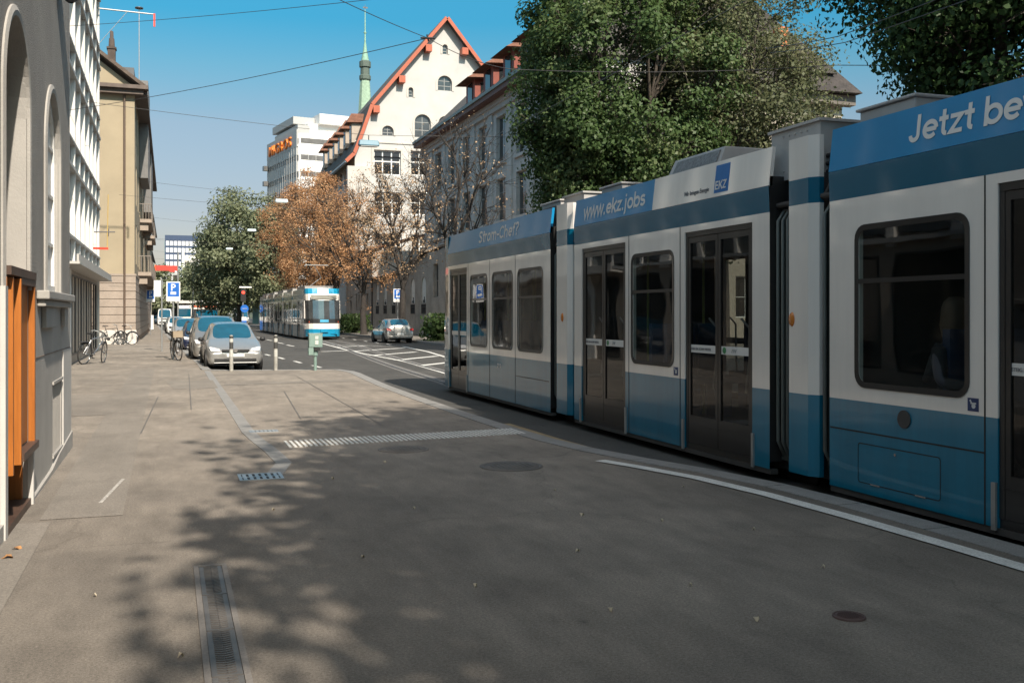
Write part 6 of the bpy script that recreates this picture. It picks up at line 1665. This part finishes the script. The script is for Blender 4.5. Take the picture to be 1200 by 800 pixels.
    for y in (L*0.19, L*0.80):
        for s in (-1, 1):
            m = MB(); pr = [(R*.62, -.09), (R*.92, -.10), (R, -.07), (R, .07), (R*.92, .10), (R*.62, .09)]
            n_ = 24
            vv = [(s*(w-.09)+h*s, y + r_*math.cos(2*PI*q/n_), R + r_*math.sin(2*PI*q/n_)) for r_, h in pr for q in range(n_)]
            m.add(vv, [(i*n_+q, i*n_+(q+1) % n_, (i+1)*n_+(q+1) % n_, (i+1)*n_+q) for i in range(len(pr)-1) for q in range(n_)], 0, True)
            ty = m.build('tyre', C_tyre, t)
            m = MB(); xo = s*(w-.02)
            m.cyl((xo-s*.05, y, R), (xo-s*.03, y, R), R*.63, n=20)
            for q in range(5):
                a = 2*PI*q/5+.3; m.bar((xo, y+math.cos(a)*R*.12, R+math.sin(a)*R*.12), (xo, y+math.cos(a)*R*.6, R+math.sin(a)*R*.6), R*.16, .02, up=(1, 0, 0))
            m.tube([(xo, y+math.cos(2*PI*q/20)*R*.6, R+math.sin(2*PI*q/20)*R*.6) for q in range(20)], R*.045, 6, closed=True)
            m.cyl((xo-s*.03, y, R), (xo+s*.005, y, R), R*.14, n=12)
            m.build('rim', M_chrome, t)
            m = MB(); xa = s*(w*0.985)          # dark wheel arch
            m.cyl((xa-s*.20, y, R), (xa+s*.008, y, R), R*1.16, n=28)
            m.build('wheel_arch', C_plast, t)
    f = Fr((0, 0, 0), (1, 0, 0), (0, -1, 0))
    def fb(nm, u0, u1, z0, z1, d0, d1, mm): 
        m = MB(); f.box(m, u0, u1, z0, z1, d0, d1); return m.build(nm, mm, t, bevel=0.008)
    for s in (-1, 1):
        m = MB(); q = [(s*w*.50, -.012, H*.40), (s*w*.84, .08, H*.41), (s*w*.90, .22, H*.485), (s*w*.86, .20, H*.50), (s*w*.55, .03, H*.465)]
        m.add([V(p) for p in q] + [V((p[0]*1.0, p[1]+.18, p[2])) for p in q], [(0, 1, 2, 3, 4), (9, 8, 7, 6, 5)] + [(i, (i+1) % 5, (i+1) % 5+5, i+5) for i in range(5)])
        m.build('headlight', C_lamp, t, bevel=0.01)
        m = MB(); q = [(s*w*.66, L+.006, H*.50), (s*w*.93, L-.03, H*.50), (s*w*.95, L-.10, H*.60), (s*w*.70, L-.02, H*.60)]
        m.add([V(p) for p in q] + [V((p[0], p[1]-.16, p[2])) for p in q], [(0, 1, 2, 3), (7, 6, 5, 4)] + [(i, (i+1) % 4, (i+1) % 4+4, i+4) for i in range(4)])
        m.build('tail_light', C_red, t, bevel=0.01)
        m = MB(); cx, cy, cz = s*(w+.09), (st[4][0]+.22)*k, belt+.06 if kind != 'van' else H*.5
        m.lathe([(0, -.08), (.07, -.06), (.09, 0), (.07, .05), (0, .065)], (0, 0, 0), 12); m.v = [(cx + x*.95, cy + y*.6, cz + z) for x, y, z in m.v]; m.bar((s*w*.93, cy+.03, cz-.05), (cx, cy+.02, cz-.02), .04, .03)
        m.build('wing_mirror', pm if not full else C_plast, t)
    if full:
        fb('grille', -w*.47, w*.47, H*.395, H*.445, 0.0, 0.035, C_plast); fb('lower_intake', -w*.72, w*.72, H*.19, H*.26, -0.03, 0.03, C_plast)
        fb('bumper_trim', -w*.74, w*.74, H*.168, H*.18, -.02, .02, M_metal)
        m = MB(); m.cyl((0, -.036, H*.42), (0, -.046, H*.42), .058, n=20); m.build('round_badge', M_chrome, t)
        fb('front_plate', -.26, .26, H*.29, H*.355, 0.0, .034, C_plate)
        m = MB(); m.box(-.20, L-.01, H*.33, .20, L+.02, H*.41); m.build('rear_plate', C_plate, t)
        m = MB(); m.box(-w*.8, L-.05, H*.22, w*.8, L+.025, H*.30); m.build('rear_bumper', pm, t, bevel=.02)
        m = MB()
        for s in (-1, 1):
            for yy in (st[6][0]*k, st[8][0]*k-.6): pass
            x = s*w*1.003
            for yy in (1.25, 2.36, 3.3): m.box(x-.004, yy*k-.006, .25, x+.004, yy*k+.006, belt-.02)
            for yy in (2.15, 3.1): m.box(s*(w*1.0)-.02, yy*k, belt-.12, s*(w*1.0)+.02, yy*k+.18, belt-.085)
        m.build('door_gaps', C_plast, t)
    if kind == 'mpv':
        m = MB()
        for s in (-1, 1): m.tube([(s*w*.70, 1.9*k, H-.01), (s*w*.70, 2.1*k, H+.06), (s*w*.70, 3.8*k, H+.05), (s*w*.70, 4.0*k, H-.02)], .018, 6)
        m.build('roof_rails', M_metal, t)
    return move(t, loc, rz)
CG = 'cars parked along the left kerb'
silver = paint('silver_paint', (0.36, 0.355, 0.34)); grey_m = paint('warm_grey_paint', (0.28, 0.265, 0.245)); navy = paint('navy_paint', (0.012, 0.018, 0.05), 0.3); white_c = mat('white_car_paint', (0.72, 0.72, 0.71), 0.3, var=0.02, coat=0.8)
car('hatchback', 'silver hatchback parked first in the row, facing the camera behind the bollards', (1.90, 31.2, ROAD), 0.02, 4.0, 1.70, 1.47, silver, CG, 'hatch')
car('people_carrier', 'taller beige grey people carrier with roof rails, parked second in the row', (1.62, 36.6, ROAD), 0.008, 4.5, 1.74, 1.66, grey_m, CG, 'mpv')
car('hatchback', 'dark navy small car parked third in the row', (1.35, 46.5, ROAD), 0.01, 3.9, 1.66, 1.45, navy, CG, 'hatch')
car('estate_car', 'pale silver estate car parked fourth in the row', (1.05, 60.5, ROAD), 0.015, 4.4, 1.74, 1.48, paint('pale_silver_paint', (0.45, 0.45, 0.45)), CG, 'mpv')
car('compact_car', 'white compact car parked farther along the row, behind the pale silver estate', (0.62, 86, ROAD), 0.02, 4.0, 1.68, 1.5, white_c, CG, 'hatch')
car('compact_car', 'blue grey car farthest along the parked row', (0.5, 99, ROAD), 0.02, 4.0, 1.68, 1.5, paint('blue_grey_paint', (0.12, 0.19, 0.25)), CG, 'hatch')
car('delivery_van', 'white delivery van coming along far down the street', (-0.6, 150, ROAD), 0.0, 5.2, 2.0, 2.5, white_c, None, 'van')
car('delivery_van', 'grey minibus under the trees between the far tram and the pavilion', (10.9, 160, ROAD), 0.05, 5.0, 2.0, 2.4, paint('minibus_grey', (0.22, 0.22, 0.21)), None, 'van')
car('compact_car', 'small white car at the far left end of the street, beside the house fronts', (-1.9, 172, ROAD), 0.0, 4.0, 1.7, 1.5, white_c, None, 'hatch')
car('hatchback', 'silver hatchback with lit-red tail lamps driving away on the right lane', (12.75, 62.0, ROAD), PI + 0.05, 4.1, 1.72, 1.46, silver, None, 'hatch')
bs = thing('bus', 'far bus with a red and white roof band waiting before the pavilion', 'bus', (6.0, 168, ROAD))
m = MB(); m.box(3.8, 166, 0.2, 7.6, 172, 2.4); m.build('body', mat('bus_dark', (0.06, 0.055, 0.05), 0.3, var=0.4, vscale=1), bs, bevel=.08)
m = MB(); m.box(3.7, 165.9, 2.402, 7.7, 172, 2.65, 0); m.box(3.7, 165.9, 2.65, 7.7, 172, 2.98, 1); m.build('roof_band', [P_white, mat('bus_red', (0.6, 0.14, 0.07), 0.5)], bs)
for x in (4.2, 7.2):
    m = MB(); m.cyl((x-.15, 166.8, .28), (x+.15, 166.8, .28), .4, n=14); m.build('wheel', C_tyre, bs)
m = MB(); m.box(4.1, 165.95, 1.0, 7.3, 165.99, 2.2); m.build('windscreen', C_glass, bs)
b2 = thing('bus', 'pale bus seen head on, just left of the bus with the red roof band', 'bus', (2.4, 170, ROAD))
m = MB(); m.box(1.3, 170, .25, 3.5, 180, 3.0); m.build('body', P_white, b2, bevel=.1)
m = MB(); m.box(1.45, 169.95, 1.2, 3.35, 169.99, 2.5); m.build('windscreen', C_glass, b2)
for x in (1.6, 3.2):
    m = MB(); m.cyl((x-.12, 171.5, .3), (x+.12, 171.5, .3), .42, n=14); m.build('wheel', C_tyre, b2)

# ================================================================== BICYCLES
def bicycle(label, loc, rz, lean, fm, steer=0.0, basket=False):
    t = thing('bicycle', label, 'bicycle', (0, 0, 0), 0, 'parked bicycles')
    Rw = 0.335
    for x, st_ in ((-0.52, 0), (0.53, steer)):
        q = lambda px, pz: V((x + px*math.cos(st_), px*math.sin(st_), Rw + pz))
        m = MB(); m.tube([q(Rw*math.cos(2*PI*i/28), Rw*math.sin(2*PI*i/28)) for i in range(28)], 0.019, 6, closed=True); wh = m.build('wheel', C_tyre, t)
        m = MB(); m.tube([q((Rw-.025)*math.cos(2*PI*i/28), (Rw-.025)*math.sin(2*PI*i/28)) for i in range(28)], 0.010, 4, closed=True)
        for i in range(14): a = 2*PI*i/14; m.cyl(q(0, 0), q((Rw-.02)*math.cos(a), (Rw-.02)*math.sin(a)), 0.0022, n=3, caps=False)
        m.cyl(q(0, 0)+V((0, -.04, 0)), q(0, 0)+V((0, .04, 0)), 0.022, n=8); m.build('rim', M_chrome, wh)
        m = MB(); m.tube([q((Rw+.035)*math.cos(a), (Rw+.035)*math.sin(a)) for a in np.linspace(0.2, PI*0.9, 12)], 0.02, 5); m.build('mudguard', C_plast, t)
    m = MB(); bb = V((-.06, 0, .29)); hd = V((.36, 0, .86)); hl = V((.40, 0, .72)); stt = V((-.20, 0, .80)); ra = V((-.52, 0, Rw)); fa_ = V((.53, 0, Rw))
    for a, b_ in ((bb, hl), (stt, hd), (bb, stt), (hd, hl)): m.cyl(a, b_, 0.018, n=8)
    for s in (-1, 1):
        o = V((0, s*.05, 0)); m.cyl(bb+o*.5, ra+o, 0.010, n=6); m.cyl(stt, ra+o, 0.009, n=6); m.cyl(hl+o*.5, fa_+o, 0.012, n=6)
    m.build('frame', fm, t)
    m = MB(); m.cyl(hd, hd+V((-.04, 0, .14)), 0.014, n=8); c = hd+V((-.04, 0, .14))
    m.tube([c+V((-.16, -.29, .04)), c+V((-.06, -.24, .05)), c+V((.03, -.08, 0)), c+V((.03, .08, 0)), c+V((-.06, .24, .05)), c+V((-.16, .29, .04))], 0.012, 6); m.build('handlebar', M_metal, t)
    m = MB(); m.cyl(stt, stt+V((-.04, 0, .14)), 0.013, n=8); m.hexa([(-.36, -.09, .95), (-.36, .09, .95), (-.08, .02, .96), (-.08, -.02, .96)], [(-.36, -.08, 1.0), (-.36, .08, 1.0), (-.08, .02, .99), (-.08, -.02, .99)]); m.build('saddle', C_plast, t)
    m = MB(); m.cyl(bb+V((0, .05, 0)), bb+V((0, .06, 0)), .09, n=18); m.cyl(bb+V((0, .07, 0)), bb+V((.12, .07, -.12)), .01, n=5); m.cyl(bb+V((0, -.07, 0)), bb+V((-.12, -.07, .12)), .01, n=5); m.box(.08, .07, .15, .17, .16, .17); m.box(-.22, -.16, .40, -.13, -.07, .42); m.build('crank', M_steel_d, t)
    m = MB(); m.box(-.80, -.07, .72, -.40, .07, .735); m.cyl((-.72, .05, .72), ra, .006, n=5); m.build('carrier', M_steel_d, t)
    if basket:
        m = MB(); m.box(.42, -.16, .80, .66, .16, 1.02); m.build('basket', mat('basket_wicker', (.30, .24, .17), .8), t)
    t.matrix_world = Matrix.Translation(V(loc)) @ Matrix.Rotation(rz, 4, 'Z') @ Matrix.Rotation(lean, 4, 'X')
    return t
bicycle('silver bicycle leaning on the shop front under the white office building', (-2.32, 34.9, 0), math.radians(60), 0.10, M_chrome, 0.35)
bicycle('dark bicycle with rear wheel sideways, left of two at the tan stone base', (-2.95, 56.4, 0), math.radians(8), 0.08, C_plast)
bicycle('dark bicycle turned towards the street, right of two at the tan stone base', (-2.15, 56.1, 0), math.radians(-55), -0.08, mat('bike_grey', (.12, .11, .10), .4), 0.5)
bicycle('bicycle locked to the pole of the near parking sign, seen end on', (0.22, 36.75, 0), math.radians(-80), 0.05, mat('bike_black', (.025, .025, .027), .4), 0.2, True)

# ================================================================== STREET FURNITURE
def bollard(label, x, y):
    t = thing('bollard', label, 'bollard', (x, y, 0), 0, 'striped bollards at the end of the platform')
    m = MB(); m.cyl((x, y, -.02), (x, y, .98), .052, n=16); m.lathe([(.052, .98), (.045, 1.0), (0, 1.01)], (x, y, 0), 16); m.build('post', mat('bollard_grey', (.36, .35, .32), .6, var=.2, vscale=8), t)
    for z0, z1 in ((.62, .80), (.92, .985)):
        m = MB(); m.cyl((x, y, z0), (x, y, z1), .0545, n=16); m.build('dark_band', mat('bollard_dark', (.05, .05, .048), .6, var=.2), t)
    for z0, z1 in ((.40, .58), (.82, .90)):
        m = MB(); m.cyl((x, y, z0), (x, y, z1), .0545, n=16); m.build('white_band', mat('bollard_white', (.50, .50, .47), .5, var=.1), t)
bollard('grey striped bollard directly in front of the silver hatchback', 1.66, 29.15)
bollard('grey striped bollard standing between the hatchback and the green ticket post', 2.87, 29.0)
t = thing('ticket_post', 'pale green post with a boxed meter head, right of the bollards', 'ticket post', (3.93, 28.6, 0))
M_mt = mat('meter_green', (.19, .275, .245), .5, var=.12, vscale=6); x, y = 3.93, 28.6
m = MB(); m.cyl((x, y, -.02), (x, y, .42), .045, n=12); m.cyl((x, y, .42), (x, y, .66), .075, n=12); m.build('post', M_mt, t)
m = MB(); m.box(x-.19, y-.12, .66, x+.19, y+.12, 1.02); m.box(x-.20, y-.13, 1.02, x+.20, y+.13, 1.06); m.build('meter_head', M_mt, t, bevel=.015)
m = MB(); m.box(x-.20, y-.10, .44, x-.06, y+.08, .657); m.build('coin_box', M_mt, t, bevel=.01)
m = MB(); m.box(x-.02, y-.135, .74, x+.07, y-.121, .86); m.box(x-.02, y-.135, .89, x+.07, y-.121, .98); m.build('display', mat('pale_display', (.55, .56, .53), .3), t)
m = MB(); m.box(x-.04, y-.12, .56, x+.12, y-.076, .655); m.build('return_tray', M_dark, t)

S_blue = mat('sign_blue', (.015, .13, .50), .4); S_white = mat('sign_white', (.78, .78, .77), .4, var=.03)
def parking_sign(label, x, y, z0, s, zpole0=0.0, face=-1, extra=True):
    t = thing('parking_sign', label, 'sign', (x, y, zpole0))
    m = MB(); m.cyl((x, y+.05, zpole0), (x, y+.05, z0+s*1.5), .032, n=10); m.build('pole', M_metal, t)
    f = Fr((x, y, 0), (1, 0, 0), (0, -1, 0))
    m = MB(); f.box(m, -s/2, s/2, z0, z0+s*1.5, -.006, .006); pl = m.build('panel', S_white, t)
    m = MB(); f.box(m, -s*.42, s*.42, z0+s*.36, z0+s*1.42, .0065, .009); m.build('blue_field', S_blue, pl)
    text('P', s*.72, f, -s*.20, z0+s*.82, .0095, S_white, pl, 'letter', bold=.012*s)
    m = MB(); f.box(m, -s*.20, s*.20, z0+s*.52, z0+s*.72, .0095, .011); m.build('disc_symbol', S_white, pl)
    if extra:
        m = MB()
        for k in range(3): f.box(m, -s*.36, s*.36, z0+s*(.06+.09*k), z0+s*(.09+.09*k), .0065, .008)
        m.build('small_print', mat('grey_print', (.35, .35, .36), .5), pl)
    return t
parking_sign('blue and white parking sign on a pole by the bicycle, before the parked cars', .14, 36.95, 2.05, .46)
parking_sign('farther blue parking sign by the tan house on the left pavement', -1.35, 82, 2.55, .62, extra=False)
parking_sign('blue parking sign on the right pavement in front of the arched wall', 15.2, 68.8, 2.45, .62, extra=True)
t = thing('blank_sign', 'blank white sign back on a grey pole, left of the near parking sign', 'sign', (-.30, 45.5, 0))
m = MB(); m.cyl((-.30, 45.5, 0), (-.30, 45.5, 3.1), .035, n=8); m.build('pole', M_metal, t)
m = MB(); m.box(-.62, 45.44, 2.35, -.34, 45.46, 3.05); m.build('panel', S_white, t)
t = thing('traffic_light', 'traffic light with a red lamp and blue signs beside the far tram tail', 'traffic light', (7.6, 112, ROAD))
m = MB(); m.cyl((7.6, 112, ROAD), (7.6, 112, 4.6), .07, n=8); m.build('pole', M_metal, t)
m = MB(); m.box(7.35, 111.8, 3.0, 7.9, 112.1, 4.3); m.build('lamp_housing', M_dark, t)
m = MB(); m.cyl((7.62, 111.78, 3.95), (7.62, 111.74, 3.95), .17, n=12); m.build('red_lamp', mat('red_signal', (.75, .04, .02), .4, emit=((1, .05, .03), 1.2)), t)
m = MB(); m.cyl((7.75, 111.75, 2.2), (7.75, 111.72, 2.2), .42, n=16); m.box(7.45, 111.7, ROAD, 7.95, 111.76, .9); m.build('blue_sign', S_blue, t)
m = MB(); m.box(7.45, 111.72, .9, 7.95, 111.76, 1.3); m.build('white_panel', S_white, t)
m = MB(); m.bar((7.5, 111.71, 2.2), (8.0, 111.71, 2.2), .03, .10, up=(0, 1, 0)); m.build('white_arrow', S_white, t)
m = MB(); m.box(7.2, 111.78, 4.45, 8.5, 111.9, 4.6); m.build('top_board', S_white, t)
t = thing('letter_board', 'small white board standing on the far left pavement by the house fronts', 'board', (-1.75, 104, 0))
m = MB(); m.box(-1.95, 104, .1, -1.45, 104.08, 1.5); m.build('panel', S_white, t)
m = MB(); m.cyl((-1.9, 104.04, 0), (-1.9, 104.04, .1), .03); m.cyl((-1.5, 104.04, 0), (-1.5, 104.04, .1), .03); m.build('feet', M_steel_d, t)
for i, (x, y, h, lab) in enumerate([(1.0, 125, 9, 'grey mast left of the far street trees, nearest the parked cars'), (3.4, 158, 8.5, 'pale grey mast in front of the pavilion, left of two'), (4.6, 158, 8.5, 'pale grey mast in front of the pavilion, right of two')]):
    m = MB(); m.cyl((x, y, ROAD), (x, y, h), .11, .07, 8); tag(m.build('mast', M_metal), lab, 'mast', 'masts at the end of the street')
t = thing('notice_box', 'dark narrow box on a pale post against the old arched wall', 'box', (15.4, 69.5, 0))
m = MB(); m.box(15.3, 69.4, .75, 15.5, 69.6, 1.35); m.build('box', M_steel_d, t)
m = MB(); m.cyl((15.4, 69.5, 0), (15.4, 69.5, .75), .05, n=8); m.build('post', S_white, t)

# ================================================================== OVERHEAD WIRES AND HANGING LAMPS
M_wire = mat('overhead_wire', (.045, .045, .047), .5)
def wire(label, pts, r=0.011, sag=0.15, group='overhead wires'):
    r *= 0.72
    m = MB()
    full = []
    for a, b_ in zip(pts, pts[1:]):
        a, b_ = V(a), V(b_)
        for k in range(10):
            t = k/10; full.append(a.lerp(b_, t) - UP*sag*4*t*(1-t))
    full.append(V(pts[-1])); m.tube(full, r, 5)
    return tag(m.build('wire', M_wire), label, 'wire', group)
J = (4.9, 19.4, 7.12)
wire('overhead wire across the top left corner from the white office building into the sky', [(-2.85, 33, 10.35), (4.3, 21.6, 8.5), (12, 10, 8.0)], .010, .05)
wire('overhead span wire from the white office building to the knot below the gable', [(-2.85, 33, 7.8), J], .011, .10)
wire('overhead wire running down from the top edge to the knot below the gable', [(-1.0, 11.0, 5.9), (2.55, 16, 6.65), J], .010, .02)
wire('overhead span wire crossing in front of the large green trees on the right', [J, (7.0, 20.4, 6.9), (12.75, 17.0, 6.65), (20.9, 16, 7.4)], .011, .10)
wire('upper of the paired tram wires by the dark villa roof', [(13.4, 20.4, 7.9), (12.2, 16.1, 6.95), (10, 8, 5.9)], .012, .02)
wire('lower of the paired tram wires by the dark villa roof', [(13.4, 20.2, 7.75), (12.2, 15.9, 6.78), (10, 7.6, 5.7)], .012, .02)
wire('thin tram contact wire above the tracks', [(6.96, -10, 5.6), (6.96, 12, 5.6), (6.96, 19, 5.6), (7.6, 34, 5.6), (9.4, 58, 5.6), (9.75, 80, 5.6), (9.75, 110, 5.6)], .007, .02)
JN = MB(); JN.cyl((4.78, 19.5, 7.14), (5.02, 19.3, 7.10), .022, n=8); JN.cyl((4.92, 19.42, 7.06), (4.88, 19.4, 7.19), .018, n=8)
tag(JN.build('wire_knot', M_wire), 'small knot of insulators where the overhead wires meet below the gable', 'insulator')
lamps = [(7.58, 39.7, 8.45, 'pale blue hanging street lamp before the white gable, nearest of the row'),
         (7.05, 67.4, 9.1, 'hanging street lamp in front of the brown trees, second of the row'),
         (7.45, 97.9, 9.6, 'hanging street lamp over the green trees, third of the row'),
         (6.9, 125, 9.5, 'small hanging street lamp over the green trees, fourth of the row'),
         (7.0, 150, 9.6, 'tiny hanging street lamp farthest down the row')]
for i, (x, y, z, lab) in enumerate(lamps):
    t = thing('street_lamp', lab, 'street lamp', (x, y, z), 0, 'street lamps hung on span wires')
    m = MB(); m.hexa([(x-.42, y-.16, z-.10), (x+.42, y-.16, z-.10), (x+.42, y+.16, z-.10), (x-.42, y+.16, z-.10)], [(x-.38, y-.12, z+.12), (x+.38, y-.12, z+.12), (x+.38, y+.12, z+.12), (x-.38, y+.12, z+.12)])
    m.build('lamp_head', mat('lamp_housing_blue', (.10, .22, .30), .45, var=.08) if i == 0 else mat('lamp_housing_pale', (.42, .50, .54), .5), t, bevel=.03)
    m = MB(); m.box(x-.34, y-.13, z-.13, x+.34, y+.13, z-.102); m.build('lamp_glass', mat('lamp_glass', (.5, .52, .52), .2), t)
    m = MB(); m.cyl((x, y, z+.12), (x, y, z+.32), .02, n=6); m.build('hanger', M_steel_d, t)
    lx = -2.85 if y < 47 else (-1.7 if y < 101 else -2.0)
    rx = 21.4 if 53 < y < 86 else (17.9 if y > 86 else 24)
    wire(['span wire holding the nearest hanging street lamp', 'span wire holding the second hanging street lamp', 'span wire holding the third hanging street lamp', 'span wire holding the fourth hanging street lamp', 'span wire holding the farthest hanging street lamp'][i],
         [(lx, y, z+.95), (x, y, z+.33), (rx, y, z+1.2)], .012, .05)
for i, (y, z) in enumerate([(52, 6.9), (82, 7.0), (112, 7.0)]):
    wire(['thin span wire over the street just before the tan house end wall', 'thin span wire over the street beyond the near end of the tan house', 'thin span wire over the street at the tail of the far tram'][i], [(-1.75 if y > 57 else -2.3, y, z+.5), (9.5, y, z), (21 if y < 86 else 17.9, y, z+.7)], .010, .05)
